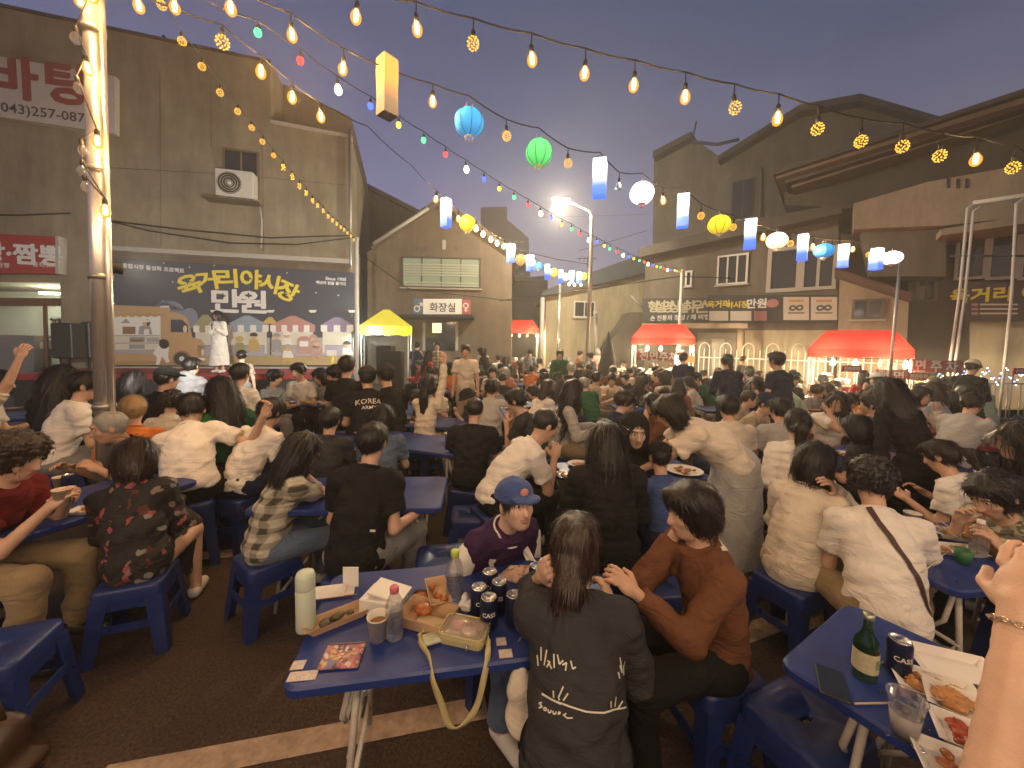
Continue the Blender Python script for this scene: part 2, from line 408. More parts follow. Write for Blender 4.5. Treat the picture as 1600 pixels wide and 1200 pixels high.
def hand_prims(s, W, f, n, curl=35, sx=1, spread=1.0):
    """W wrist, f forward, n palm normal (towards the palm side); five fingers with bends, thumb off the side of the palm"""
    f = Vector(f).normalized(); n = Vector(n); n = (n - f * n.dot(f)).normalized(); t = f.cross(n) * sx      # t: towards the thumb
    W = Vector(W); s.k = .008
    s.ell(W + f * .048, (.040, .017, .050), np.array([t, n, f]).T, k=.012); s.cap(W - f * .03, W + f * .02, .026, .026, k=.012)
    for i, (o, L_) in enumerate(((.031, .068), (.011, .076), (-.010, .070), (-.030, .055))):
        p = W + f * .088 + t * o; a = curl * .6 + i * 2; d = f * math.cos(R_(a)) + n * math.sin(R_(a)) + t * o * 2.0 * spread
        d.normalize(); r = .0095
        for j, fr in enumerate((.42, .33, .25)):
            q = p + d * L_ * fr; s.cap(p, q, r, r * .92, k=.004); p = q; r *= .92
            a += curl; d = (f * math.cos(R_(a)) + n * math.sin(R_(a)) + t * o * 1.2).normalized()
    p = W + f * .022 + t * .030 + n * .006; d = (f * .65 + t * .75 + n * .25).normalized()
    s.cap(p, p + d * .042, .015, .012, k=.010); p = p + d * .042; d = (f * .9 + t * .25 + n * (.3 + curl * .008)).normalized(); s.cap(p, p + d * .034, .011, .009, k=.005)
def body_mesh(name, J, h=.012, hh=.008, hands=True, fine=True, curl=35, female=False, palm=None):
    s = SDF(); s.k = .05
    B1 = tbasis(J['xp'], J['d1']); B2 = tbasis(J['xs'], J['d2']); BM = tbasis(J['xp'] + J['xs'], J['d1'] + J['d2'])
    s.ell(J['P'] + J['d1'] * .0, (.138, .105, .112), B1); s.ell(J['W'], (.112, .080, .13), BM); s.ell(J['N'] - J['d2'] * .14, (.122, .085, .150), B2)
    s.cap(J['SL'], J['SR'], .044, k=.04); s.cap(J['N'] - J['d2'] * .02, J['H'] + (J['N'] - J['H']) * .25, .052, .050, k=.03)
    for k in 'LR':
        s.cap(J['S' + k], J['E' + k], .043, .036, k=.03); s.cap(J['E' + k], J['W' + k], .037, .026, k=.015)
        s.cap(J['hip' + k], J['kn' + k], .078, .054, k=.03); s.cap(J['kn' + k], J['an' + k], .052, .036, k=.02)
        s.cap(J['an' + k] + Vector((0, -.02, -.03)), J['an' + k] + Vector((0, .13, -.05)), .036, .028, k=.02)
    parts = []
    if not fine:
        head_prims(s, J['H'], J['MH'])
        for k in 'LR':
            f = (J['W' + k] - J['E' + k]).normalized(); s.ell(J['W' + k] + f * .06, (.035, .03, .07), tbasis((1, .2, .1), f), k=.01)
        return npmesh(name, [s.mesh(h)])
    parts.append(s.mesh(h))
    s2 = SDF(); head_prims(s2, J['H'], J['MH']); s2.cap(J['N'] + J['d2'] * .01, J['H'] + (J['N'] - J['H']) * .25, .051, .050, k=.03); parts.append(s2.mesh(hh))
    if hands:
        for k, sx in (('L', -1), ('R', 1)):
            s3 = SDF(); f = (J['W' + k] - J['E' + k]).normalized(); n = Vector(palm[k]) if palm and k in palm else Vector((-.5 * sx, .0, -.7))
            hand_prims(s3, J['W' + k], f, n, curl, sx=-sx if False else sx); parts.append(s3.mesh(.0055))
    return npmesh(name, parts)
def shirt_mesh(name, J, h, sleeve='short', loose=.016, hem=.06, seed=1, hood=False, amp=.006, skirt=0):
    s = SDF(); s.k = .045; L_ = loose
    B1 = tbasis(J['xp'], J['d1']); B2 = tbasis(J['xs'], J['d2']); BM = tbasis(J['xp'] + J['xs'], J['d1'] + J['d2'])
    top = [(J['N'] + J['d2'] * .022, J['d2'])]; bot = [(J['P'] - J['d1'] * hem, -J['d1'])]
    s.ell(J['P'], (.142 + L_ * 1.1, .108 + L_ * 1.1, .15 + L_), B1, cuts=bot); s.ell(J['W'], (.128 + L_ * 1.1, .093 + L_ * 1.2, .18), BM)
    s.ell(J['N'] - J['d2'] * .15, (.130 + L_ * .9, .092 + L_ * 1.0, .155 + L_), B2, cuts=top)
    s.cap(J['SL'], J['SR'], .048 + L_ * .7, k=.04, cuts=top); s.cap(J['N'] - J['d2'] * .06, J['N'] + J['d2'] * .03, .072 + L_, .060 + L_, k=.04, cuts=top)
    for k in 'LR':
        a, b, c = J['S' + k], J['E' + k], J['W' + k]
        if sleeve == 'none': continue
        if sleeve in ('short', 'elbow'):
            d = (b - a).normalized(); e_ = a + (b - a) * (.66 if sleeve == 'short' else .92); s.cap(a, e_ + d * .05, .047 + L_ * .8, .050 + L_ * .9, k=.03, cuts=[(e_, d)])
        else:
            d = (c - b).normalized(); e_ = b + (c - b) * .93
            s.cap(a, b, .046 + L_ * .8, .042 + L_ * .7, k=.03); s.cap(b, e_ + d * .05, .042 + L_ * .7, .033 + L_ * .6, k=.02, cuts=[(e_, d)])
    if hood:
        s.ell(J['N'] + J['d2'] * .03 - Vector((0, 0.075, 0)), (.12, .065, .085), B2, k=.03)
    return npmesh(name, [s.mesh(h, seed, 6.0, amp, (1, 1, 1.7))])
def pants_mesh(name, J, h, style='pants', loose=.014, seed=2):
    s = SDF(); s.k = .05; L_ = loose
    B1 = tbasis(J['xp'], J['d1']); s.ell(J['P'] + Vector((0, 0, .0)), (.150 + L_, .112 + L_ * 1.2, .118 + L_), B1, cuts=[(J['P'] + J['d1'] * .1, J['d1'])])
    if style == 'skirt':
        c = (J['knL'] + J['knR']) / 2; a_ = (J['anL'] + J['anR']) / 2 + Vector((0, 0, .12))
        if J['P'].z > .7:
            s.cap(J['P'], a_, .17, .24, k=.05, cuts=[(a_, (0, 0, -1))])
        else:
            s.cap(J['P'] + Vector((0, .05, -.02)), c, .15, .17, k=.06); s.cap(c, a_, .17, .15, k=.05, cuts=[(a_, (0, 0, -1))])
    else:
        for k in 'LR':
            d = (J['an' + k] - J['kn' + k]).normalized(); fr = .25 if style == 'shorts' else .95
            e_ = J['kn' + k] + (J['an' + k] - J['kn' + k]) * fr
            s.cap(J['hip' + k], J['kn' + k], .082 + L_, .060 + L_, k=.03); s.cap(J['kn' + k], e_ + d * .04, .060 + L_, .046 + L_ * 1.4, k=.02, cuts=[(e_, d)])
    return npmesh(name, [s.mesh(h, seed, 5.0, .006)])
SHOEM = []
def shoe_mesh():
    if SHOEM: return SHOEM[0]
    s = SDF(); s.k = .02; a = Vector((0, 0, 0))
    s.cap(a + Vector((0, -.03, -.035)), a + Vector((0, .13, -.045)), .043, .038, cuts=[(a + Vector((0, 0, -.078)), (0, 0, -1)), (a + Vector((0, 0, -.0)), (0, 0, 1))])
    SHOEM.append(npmesh('shoe', [s.mesh(.011)])); return SHOEM[0]

HAIR = {}
def strands(vs, fs, n, Lr, w, seed, down=(0, -.25, -1), lift=.004):
    r = np.random.default_rng(seed); f = fs[r.integers(0, len(fs), n)]; p = vs[f].mean(1)
    a = vs[f[:, 1]] - vs[f[:, 0]]; b = vs[f[:, 3]] - vs[f[:, 0]]; nn = np.cross(a, b); nn /= np.linalg.norm(nn, axis=1)[:, None] + 1e-9
    d = np.array(down, float) + r.normal(size=(n, 3)) * .13; d -= nn * (d * nn).sum(1)[:, None]; d /= np.linalg.norm(d, axis=1)[:, None] + 1e-9
    L_ = (Lr * (.5 + r.random(n)))[:, None]; sd = np.cross(d, nn) * w
    q1 = p + nn * lift * .3; q2 = p + d * L_ * .5 + nn * lift; q3 = p + d * L_ + nn * lift * r.random((n, 1)) - nn * L_ * .12
    V = np.stack([q1 - sd, q1 + sd, q2 + sd * .8, q2 - sd * .8, q3 + sd * .15, q3 - sd * .15], 1).reshape(-1, 3)
    o = (np.arange(n) * 6)[:, None]
    return V, np.concatenate([o + np.array([[0, 1, 2, 3]]), o + np.array([[3, 2, 4, 5]])])
def hair_mesh(style, fine=False):
    key = (style, fine)
    if key in HAIR: return HAIR[key]
    s = SDF(); s.k = .03; amp, fr, stc = .004, 14, (1, 1, .35); n, Lr = 1300, .05
    bk = [((0, 0, -.075), (0, -.25, -1))]
    def cap_(r=1.0, low=bk): s.ell((0, -.016, .026), (.090 * r, .108 * r, .100 * r), cuts=low)
    if style in ('short', 'undercap'):
        cap_(1.0 if style == 'short' else .93)
        if style == 'short': s.ell((0, .05, .085), (.070, .05, .035))
        s.minus((0, .118, -.03), (.078, .085, .085)); s.minus((0, .06, -.10), (.12, .075, .075))
    elif style == 'buzz':
        cap_(.955); s.minus((0, .118, -.02), (.085, .085, .095)); s.minus((0, .06, -.10), (.12, .085, .085)); amp = .001; n, Lr = 300, .015
    elif style == 'fringe':
        cap_(1.05); s.ell((0, .045, .06), (.085, .06, .05)); s.minus((0, .125, -.045), (.075, .075, .085)); s.minus((0, .06, -.11), (.12, .075, .07))
    elif style == 'curly':
        cap_(1.16); s.ell((0, .03, .08), (.085, .07, .055)); s.minus((0, .125, -.035), (.078, .075, .085)); amp, fr, stc = .011, 22, (1, 1, 1); n, Lr = 900, .03
    elif style == 'bob':
        lo_ = [((0, 0, -.13), (0, .1, -1))]
        cap_(1.06, lo_); s.ell((0, -.03, -.05), (.108, .092, .12), cuts=lo_); s.ell((0, .055, .07), (.075, .05, .04)); s.minus((0, .125, -.06), (.068, .095, .12)); n, Lr = 1500, .10
    elif style == 'roundcrop':
        lo_ = [((0, 0, -.092), (0, -.35, -1))]
        cap_(1.07, lo_); s.ell((0, -.035, -.03), (.102, .085, .10), cuts=lo_); s.ell((0, .05, .07), (.080, .055, .045)); s.minus((0, .125, -.05), (.074, .085, .095)); n, Lr = 1500, .05
    elif style == 'long':
        lo_ = [((0, 0, -.42), (0, 0, -1))]
        cap_(1.07, lo_); s.ell((0, -.04, -.06), (.108, .088, .14)); s.cap((0, -.085, -.10), (0, -.125, -.42), .10, .07, k=.05, flat=(.85, 1.7, 1), cuts=lo_)
        s.ell((.075, .0, -.15), (.04, .045, .13)); s.ell((-.075, .0, -.15), (.04, .045, .13)); s.minus((0, .125, -.06), (.066, .10, .115)); n, Lr = 2200, .17; amp = .006
    elif style in ('ponytail', 'lowpony', 'bun', 'sidepony'):
        cap_(1.0); s.ell((0, .05, .08), (.068, .05, .035)); s.minus((0, .118, -.035), (.076, .085, .09)); n, Lr = 1500, .06
        if style == 'bun': s.ell((0, -.115, .055), (.05, .045, .048))
        elif style == 'ponytail':
            s.cap((0, -.115, .03), (0, -.165, -.02), .028, .036, k=.015); s.cap((0, -.165, -.02), (0, -.15, -.30), .040, .014, k=.02, flat=(.9, 1.3, 1))
        else:
            s.cap((0, -.09, -.05), (0, -.12, -.12), .05, .046, k=.03); s.cap((0, -.12, -.12), (.015, -.155, -.36), .050, .026, k=.02, flat=(.8, 1.4, 1)); s.ell((0, -.03, -.04), (.092, .09, .07))
        amp = .005
    elif style == 'grey_short':
        cap_(.975); s.minus((0, .118, -.01), (.082, .095, .10)); s.minus((0, .06, -.10), (.12, .085, .08)); amp = .003; n, Lr = 500, .03
    V, F = s.mesh(.009 if fine else .014, 5, fr, amp, stc); parts = [(V, F)]
    if fine:
        parts.append(strands(V, F, n, Lr, 0.0018, 3)); parts.append(strands(V, F, n // 3, Lr * .7, .0013, 4, lift=.006))
    else:
        parts.append(strands(V, F, n // 4, Lr, .005, 3, lift=.006))
    HAIR[key] = npmesh('hair', parts); return HAIR[key]
HATS = {}
def hat_mesh(style):
    if style in HATS: return HATS[style]
    s = SDF(); s.k = .015
    if style == 'cap':
        s.ell((0, -.016, .045), (.098, .116, .092), cuts=[((0, 0, .03), (0, -.12, -1))])
        s.ell((0, .105, .052), (.074, .066, .010), k=.012, R=np.array(Matrix.Rotation(R_(-12), 3, 'X'))); s.ell((0, -.016, .137), (.010, .010, .006), k=.004)
    elif style == 'bucket':
        s.ell((0, -.012, .055), (.104, .118, .085), cuts=[((0, 0, .03), (0, 0, -1))]); s.cap((0, -.01, .05), (0, -.01, .005), .11, .165, cuts=[((0, 0, .01), (0, 0, -1)), ((0, 0, .055), (0, 0, 1))], k=.02)
    elif style == 'hood':
        s.ell((0, -.03, .012), (.116, .125, .135)); s.ell((0, -.04, -.10), (.125, .11, .10), k=.06); s.minus((0, .13, -.02), (.078, .10, .11))
    HATS[style] = npmesh('hat', [s.mesh(.008, 3, 6, .002)]); return HATS[style]

def link(name, me, parent, m, M=None):
    o = bpy.data.objects.new(name, me); COL.objects.link(o); o.parent = parent
    if not len(me.materials): me.materials.append(m)
    o.material_slots[0].link = 'OBJECT'; o.material_slots[0].material = m
    if M is not None: o.matrix_local = M
    return o
SKIN = [mat('skin_a', (.58, .36, .25), .5, var=.10, vscale=14, bump=.12, bscale=220), mat('skin_b', (.50, .30, .20), .5, var=.10, vscale=14, bump=.12, bscale=220), mat('skin_c', (.64, .42, .31), .5, var=.08, vscale=14, bump=.12, bscale=220)]
def hairmat(name, col):
    m = mat(name, col, .38, var=.35, vscale=3); n = m.node_tree.nodes; l = m.node_tree.links
    mp = n.new('ShaderNodeMapping'); mp.inputs['Scale'].default_value = (160, 160, 10); t = n.new('ShaderNodeTexCoord'); nz = n.new('ShaderNodeTexNoise'); nz.inputs['Scale'].default_value = 1
    bp = n.new('ShaderNodeBump'); bp.inputs['Strength'].default_value = .7; bp.inputs['Distance'].default_value = .006
    l.new(t.outputs['Object'], mp.inputs[0]); l.new(mp.outputs[0], nz.inputs['Vector']); l.new(nz.outputs['Fac'], bp.inputs['Height']); l.new(bp.outputs[0], n['Principled BSDF'].inputs['Normal'])
    return m
HM = {'black': hairmat('hair_black', (.012, .010, .009)), 'brown': hairmat('hair_brown', (.030, .016, .010)), 'dark': hairmat('hair_dark', (.018, .013, .010)), 'grey': hairmat('hair_grey', (.34, .33, .31)), 'blond': hairmat('hair_blond', (.42, .28, .13))}
def wrinkle(m):
    """folds: stretched, warped noise for creases plus a fine weave"""
    n = m.node_tree.nodes; l = m.node_tree.links; t = n.new('ShaderNodeTexCoord'); prev = None
    for sc_, st_, dist, strength, warp in ((4.0, (1, 1, 2.0), .050, .50, 1.8), (13, (1.8, 1, 1), .012, .30, .8), (420, (1, 1, 1), .0012, .4, 0)):
        mp = n.new('ShaderNodeMapping'); mp.inputs['Scale'].default_value = st_; mp.inputs['Rotation'].default_value = (.5, .35, .2)
        nz = n.new('ShaderNodeTexNoise'); nz.inputs['Scale'].default_value = sc_; nz.inputs['Detail'].default_value = 3; nz.inputs['Distortion'].default_value = warp
        l.new(t.outputs['Object'], mp.inputs[0]); l.new(mp.outputs[0], nz.inputs['Vector'])
        bp = n.new('ShaderNodeBump'); bp.inputs['Strength'].default_value = strength; bp.inputs['Distance'].default_value = dist
        if warp:      # ridged: folds have crests, not blobs
            a = n.new('ShaderNodeMath'); a.operation = 'SUBTRACT'; a.inputs[1].default_value = .5; b = n.new('ShaderNodeMath'); b.operation = 'ABSOLUTE'; l.new(nz.outputs['Fac'], a.inputs[0]); l.new(a.outputs[0], b.inputs[0]); l.new(b.outputs[0], bp.inputs['Height'])
        else: l.new(nz.outputs['Fac'], bp.inputs['Height'])
        if prev: l.new(prev.outputs[0], bp.inputs['Normal'])
        prev = bp
    l.new(prev.outputs[0], n['Principled BSDF'].inputs['Normal']); return m
def cloth(name, col, var=.10): return wrinkle(mat('cloth_' + name, col, .88, var=var, vscale=5, sheen=.12 if max(col) > .2 else 0.0, spec=.12))
CL = {k: cloth(k, v) for k, v in dict(white=(.74, .70, .64), cream=(.66, .58, .47), black=(.016, .016, .017), charcoal=(.040, .040, .042), grey=(.22, .22, .225), lightgrey=(.42, .41, .39), navy=(.022, .028, .062), blue=(.05, .085, .24),
      paleblue=(.30, .37, .46), red=(.42, .035, .03), maroon=(.13, .016, .016), brown=(.15, .065, .035), beige=(.42, .34, .24), green=(.03, .12, .055), olive=(.12, .13, .06), pink=(.60, .34, .30), orange=(.62, .20, .05), mint=(.36, .48, .34), teal=(.06, .16, .17), khaki=(.28, .21, .12), denim=(.10, .14, .21), purple=(.045, .020, .060), rust=(.30, .12, .07)).items()}
def pattern_plaid(name='cloth_plaid'):
    m = wrinkle(mat(name, (.5, .47, .38), .85)); n = m.node_tree.nodes; l = m.node_tree.links; t = n.new('ShaderNodeTexCoord'); sp = n.new('ShaderNodeSeparateXYZ'); l.new(t.outputs['Object'], sp.inputs[0])
    fac = None
    for o, sc_ in ((0, 62.0), (2, 70.0)):
        a = n.new('ShaderNodeMath'); a.operation = 'MULTIPLY'; a.inputs[1].default_value = sc_; l.new(sp.outputs[o], a.inputs[0])
        b = n.new('ShaderNodeMath'); b.operation = 'SINE'; l.new(a.outputs[0], b.inputs[0])
        c = n.new('ShaderNodeMapRange'); c.inputs[1].default_value = .0; c.inputs[2].default_value = .5; l.new(b.outputs[0], c.inputs[0])
        if fac is None: fac = c
        else:
            d = n.new('ShaderNodeMath'); d.operation = 'ADD'; l.new(fac.outputs[0], d.inputs[0]); l.new(c.outputs[0], d.inputs[1]); fac = d
    hf = n.new('ShaderNodeMath'); hf.operation = 'MULTIPLY'; hf.inputs[1].default_value = .5; l.new(fac.outputs[0], hf.inputs[0])
    rp = n.new('ShaderNodeValToRGB'); rp.color_ramp.elements[0].color = (.50, .47, .38, 1); rp.color_ramp.elements[1].color = (.055, .050, .035, 1); k = rp.color_ramp.elements.new(.5); k.color = (.27, .25, .19, 1)
    l.new(hf.outputs[0], rp.inputs[0]); l.new(rp.outputs[0], n['Principled BSDF'].inputs['Base Color']); return m
def pattern_floral(name, base, cols, scale=9, thr=.34):
    m = wrinkle(mat(name, base, .8)); n = m.node_tree.nodes; l = m.node_tree.links; t = n.new('ShaderNodeTexCoord'); v = n.new('ShaderNodeTexVoronoi'); v.inputs['Scale'].default_value = scale
    nz = n.new('ShaderNodeTexNoise'); nz.inputs['Scale'].default_value = 14; ad = n.new('ShaderNodeMix'); ad.data_type = 'RGBA'; ad.blend_type = 'ADD'; ad.inputs[0].default_value = .10
    l.new(t.outputs['Object'], nz.inputs['Vector']); l.new(t.outputs['Object'], ad.inputs[6]); l.new(nz.outputs['Color'], ad.inputs[7]); l.new(ad.outputs[2], v.inputs['Vector'])
    lt = n.new('ShaderNodeMath'); lt.operation = 'LESS_THAN'; lt.inputs[1].default_value = thr; l.new(v.outputs['Distance'], lt.inputs[0])
    sp = n.new('ShaderNodeSeparateColor'); l.new(v.outputs['Color'], sp.inputs[0]); rp = n.new('ShaderNodeValToRGB'); rp.color_ramp.interpolation = 'CONSTANT'
    E_ = rp.color_ramp.elements; E_[0].color = (*cols[0], 1); E_[1].position = 1 / len(cols); E_[1].color = (*cols[1], 1)
    for i, c in enumerate(cols[2:]): k = E_.new((i + 2) / len(cols)); k.color = (*c, 1)
    l.new(sp.outputs[0], rp.inputs[0]); mx = n.new('ShaderNodeMix'); mx.data_type = 'RGBA'; mx.inputs[6].default_value = (*base, 1); l.new(lt.outputs[0], mx.inputs[0]); l.new(rp.outputs[0], mx.inputs[7]); l.new(mx.outputs[2], n['Principled BSDF'].inputs['Base Color']); return m
CL['plaid'] = pattern_plaid()
CL['floral'] = pattern_floral('cloth_floral', (.014, .013, .012), [(.30, .07, .08), (.014, .013, .012), (.20, .14, .10), (.014, .013, .012), (.10, .03, .02), (.014, .013, .012), (.22, .20, .16)], 17, .42)
CL['sprig'] = pattern_floral('cloth_sprig', (.36, .34, .25), [(.12, .12, .08), (.5, .46, .36), (.2, .2, .14)], 26, .5)
EYE = mat('eye_dark', (.015, .010, .008), .2); LIP = mat('lip', (.36, .12, .10), .45); BROW = mat('brow', (.02, .014, .011), .8); EYEW = mat('eye_white', (.7, .66, .6), .3); TEETH = mat('teeth', (.75, .70, .62), .4)
SHOE = [mat('shoe_white', (.6, .58, .54), .6), mat('shoe_black', (.02, .02, .02), .5)]
def face(root, J, smile=False):
    A = Matrix(J['MH']).to_4x4(); A.translation = J['H']
    for q in (-1, 1):
        MB().sphere((q * .031, .0835, .014), (.0145, .006, .006), EYEW, 10, 6).sphere((q * .031, .0885, .0145), (.0062, .003, .0062), EYE, 8, 6).build('eye', root).matrix_local = A
        MB().tube([(q * .014, .0935, .031), (q * .032, .0925, .036), (q * .052, .078, .030)], [.0022, .0032, .0016], BROW, 6).build('eyebrow', root).matrix_local = A
    m = MB(); w_ = .027 if smile else .022; dz = .006 if smile else 0
    m.tube([(-w_, .083, -.058 + dz), (-.010, .0955, -.0545), (0, .097, -.056), (.010, .0955, -.0545), (w_, .083, -.058 + dz)], [.0015, .0048, .0042, .0048, .0015], LIP, 6)
    m.tube([(-w_, .083, -.059 + dz), (-.010, .0945, -.066), (.010, .0945, -.066), (w_, .083, -.059 + dz)], [.0015, .005, .005, .0015], LIP, 6)
    m.build('lips', root).matrix_local = A
    if smile: MB().sphere((0, .0925, -.0605), (.017, .005, .0035), TEETH, 8, 6).build('teeth', root).matrix_local = A
SEATED = []      # (location, yaw, scale, label bits) for stools
def person(px, py, yaw, label, shirt='black', pants='charcoal', hair='short', hc='black', skin=0, sleeve='short', hat=None, hatc='black', scale=1.0, Y=None, near=False, pose=None, J=None,
           faced=False, smile=False, style='pants', loose=.016, hem=.06, hood=False, curl=35, stool=True, group=None, palm=None, seed=None, base=None):
    J = J or make_pose(**(pose or {})); seed = seed or random.randrange(9999); pose = pose or {}
    Hl = J['H'] * scale; Rz = Matrix.Rotation(R_(yaw), 3, 'Z')
    if base is None:
        if Y is None: hp = onz(px, py, Hl.z); b = hp - Rz @ Hl
        else: hp = at(px, py, Y); b = hp - Rz @ Hl
        b.z = base_z(b) if Y is None else 0.0
    else: b = Vector(base)
    root = empty('person', b, R_(yaw), label, 'person', group); root.scale = (scale,) * 3
    hB = .0165 if near else .019
    link('body', body_mesh('body', J, hB, .0072 if near else .011, near, near or faced, curl, palm=palm), root, SKIN[skin])
    sh = link('shirt', shirt_mesh('shirt', J, .0125 if near else .016, sleeve, loose, hem, seed, hood), root, CL[shirt])
    link({'pants': 'trousers', 'skirt': 'skirt', 'shorts': 'shorts'}[style], pants_mesh('pants', J, .017 if near else .021, style, seed=seed + 1), root, CL[pants])
    for k in 'LR': link('shoe', shoe_mesh(), root, SHOE[seed % 2], Matrix.Translation(J['an' + k]))
    MHm = Matrix(J['MH']).to_4x4(); MHm.translation = J['H']
    if hair: link('hair', hair_mesh(hair, True), root, HM[hc], MHm)
    if hat: link({'cap': 'cap', 'bucket': 'bucket_hat', 'hood': 'hood'}[hat], hat_mesh(hat), root, CL[hatc], MHm)
    if hat != 'hood':
        B2 = tbasis(J['xs'], J['d2']); q = .060 + loose * .75
        MB().tube([Vector(B2 @ np.array((q * math.cos(t), q * math.sin(t) * .98 + (.006 if math.sin(t) > 0 else -.004), .024 - .012 * max(math.sin(t), 0)))) + J['N'] for t in np.linspace(0, 6.283, 21)], .0075, CL[shirt], 6).build('collar', root)
    if faced: face(root, J, smile)
    if stool and pose.get('kind', 'sit') == 'sit': SEATED.append((b.copy(), R_(yaw), label, scale))
    root_J[root.name] = J
    return root
root_J = {}
def base_z(b): return 0.0
# ------------------------------------------------------------------ ground
def asphalt():
    m = mat('asphalt', (.045, .036, .030), .8); n = m.node_tree.nodes; l = m.node_tree.links; b = n['Principled BSDF']; t = n.new('ShaderNodeTexCoord')
    a = n.new('ShaderNodeTexNoise'); a.inputs['Scale'].default_value = 1.3; a.inputs['Detail'].default_value = 8; a.inputs['Roughness'].default_value = .7; l.new(t.outputs['Object'], a.inputs['Vector'])
    g = n.new('ShaderNodeTexNoise'); g.inputs['Scale'].default_value = 70; g.inputs['Detail'].default_value = 3; l.new(t.outputs['Object'], g.inputs['Vector'])
    r = n.new('ShaderNodeValToRGB'); r.color_ramp.elements[0].position = .3; r.color_ramp.elements[0].color = (.026, .016, .011, 1); r.color_ramp.elements[1].position = .72; r.color_ramp.elements[1].color = (.062, .039, .028, 1); l.new(a.outputs['Fac'], r.inputs[0])
    mx = n.new('ShaderNodeMix'); mx.data_type = 'RGBA'; mx.blend_type = 'MULTIPLY'; mx.inputs[0].default_value = .7; l.new(r.outputs[0], mx.inputs[6])
    mr = n.new('ShaderNodeMapRange'); mr.inputs[1].default_value = .35; mr.inputs[2].default_value = .65; mr.inputs[3].default_value = .35; mr.inputs[4].default_value = 1.7; l.new(g.outputs['Fac'], mr.inputs[0]); l.new(mr.outputs[0], mx.inputs[7]); l.new(mx.outputs[2], b.inputs['Base Color'])
    bp = n.new('ShaderNodeBump'); bp.inputs['Strength'].default_value = .5; bp.inputs['Distance'].default_value = .012; l.new(g.outputs['Fac'], bp.inputs['Height']); l.new(bp.outputs[0], b.inputs['Normal'])
    rr = n.new('ShaderNodeMapRange'); rr.inputs[3].default_value = .62; rr.inputs[4].default_value = .95; l.new(a.outputs['Fac'], rr.inputs[0]); l.new(rr.outputs[0], b.inputs['Roughness']); return m
g_ = MB(); g_.add([(-300, -100, 0), (300, -100, 0), (300, 600, 0), (-300, 600, 0)], [(0, 1, 2, 3)], asphalt()); tag(g_.build('ground'), 'dark worn asphalt of the market square', kind='structure')
LINEP = mat('line_paint', (.34, .25, .19), .8, var=.35, vscale=18)
for a_, b_, wd in (((180, 882), (640, 838), .13), ((150, 1222), (760, 1105), .12), ((1080, 1022), (1330, 930), .13)):
    p, q = onz(*a_), onz(*b_); d = (q - p).normalized(); s_ = Vector((-d.y, d.x, 0)) * wd / 2; z = Vector((0, 0, .004)); m = MB(); m.add([p - s_ + z, q - s_ + z, q + s_ + z, p + s_ + z], [(0, 1, 2, 3)], LINEP)
    tag(m.build('parking_line'), 'worn painted parking line on the asphalt', kind='structure')

# ------------------------------------------------------------------ shared building materials
STUCCO = mat('stucco_olive', (.27, .225, .15), .9, var=.16, vscale=1.1, bump=.35, bscale=40)
BROWNW = mat('wall_brown', (.155, .115, .080), .9, var=.14, vscale=1.4, bump=.3, bscale=40)
GREYW = mat('wall_greybrown', (.125, .105, .082), .9, var=.14, vscale=1.2, bump=.3, bscale=40)
DARKW = mat('wall_dark', (.065, .054, .044), .9, var=.14, vscale=1.0, bump=.3, bscale=40)
SLATE = mat('wall_slate', (.035, .037, .041), .9, var=.12, vscale=1.0)
CREAMW = mat('wall_cream', (.42, .36, .24), .9, var=.10, vscale=1.2, bump=.3, bscale=40)
BEIGEW = mat('wall_beige', (.34, .27, .19), .9, var=.12, vscale=1.2, bump=.3, bscale=40)
ROOFM = mat('roof_dark', (.06, .048, .040), .8, var=.2, vscale=4); ROOFB = mat('roof_blue', (.045, .060, .085), .7, var=.15, vscale=3)
TRIM = mat('trim_pale', (.42, .39, .34), .7, var=.08); WHITEP = mat('paint_white', (.62, .60, .55), .5, var=.06); GLASSD = mat('glass_dark', (.020, .022, .024), .08, spec=.8); BLIND = mat('blind', (.40, .43, .34), .7)
STEEL = mat('steel', (.74, .70, .64), .26, metal=.8, var=.06, vscale=20); GALV = mat('galvanised', (.42, .40, .37), .42, metal=.8, var=.12, vscale=25); BLACKM = mat('black_metal', (.018, .018, .018), .45); RUBBER = mat('cable_black', (.016, .015, .014), .6)
def weather(m, k=.2):
    """rain streaks and grime on a wall"""
    n = m.node_tree.nodes; l = m.node_tree.links; b = n['Principled BSDF']; src = b.inputs['Base Color'].links[0].from_socket; t = n.new('ShaderNodeTexCoord'); mp = n.new('ShaderNodeMapping'); mp.inputs['Scale'].default_value = (1.1, 1.1, .22); nz = n.new('ShaderNodeTexNoise'); nz.inputs['Scale'].default_value = 1.6; nz.inputs['Detail'].default_value = 7; nz.inputs['Roughness'].default_value = .7
    l.new(t.outputs['Object'], mp.inputs[0]); l.new(mp.outputs[0], nz.inputs['Vector']); mr = n.new('ShaderNodeMapRange'); mr.inputs[1].default_value = .38; mr.inputs[2].default_value = .62; mr.inputs[3].default_value = 1 - k; mr.inputs[4].default_value = 1.12; l.new(nz.outputs['Fac'], mr.inputs[0])
    mx = n.new('ShaderNodeMix'); mx.data_type = 'RGBA'; mx.blend_type = 'MULTIPLY'; mx.inputs[0].default_value = 1; l.new(src, mx.inputs[6]); l.new(mr.outputs[0], mx.inputs[7]); l.new(mx.outputs[2], b.inputs['Base Color'])
for m_ in (STUCCO, BROWNW, GREYW, DARKW, CREAMW, BEIGEW): weather(m_)
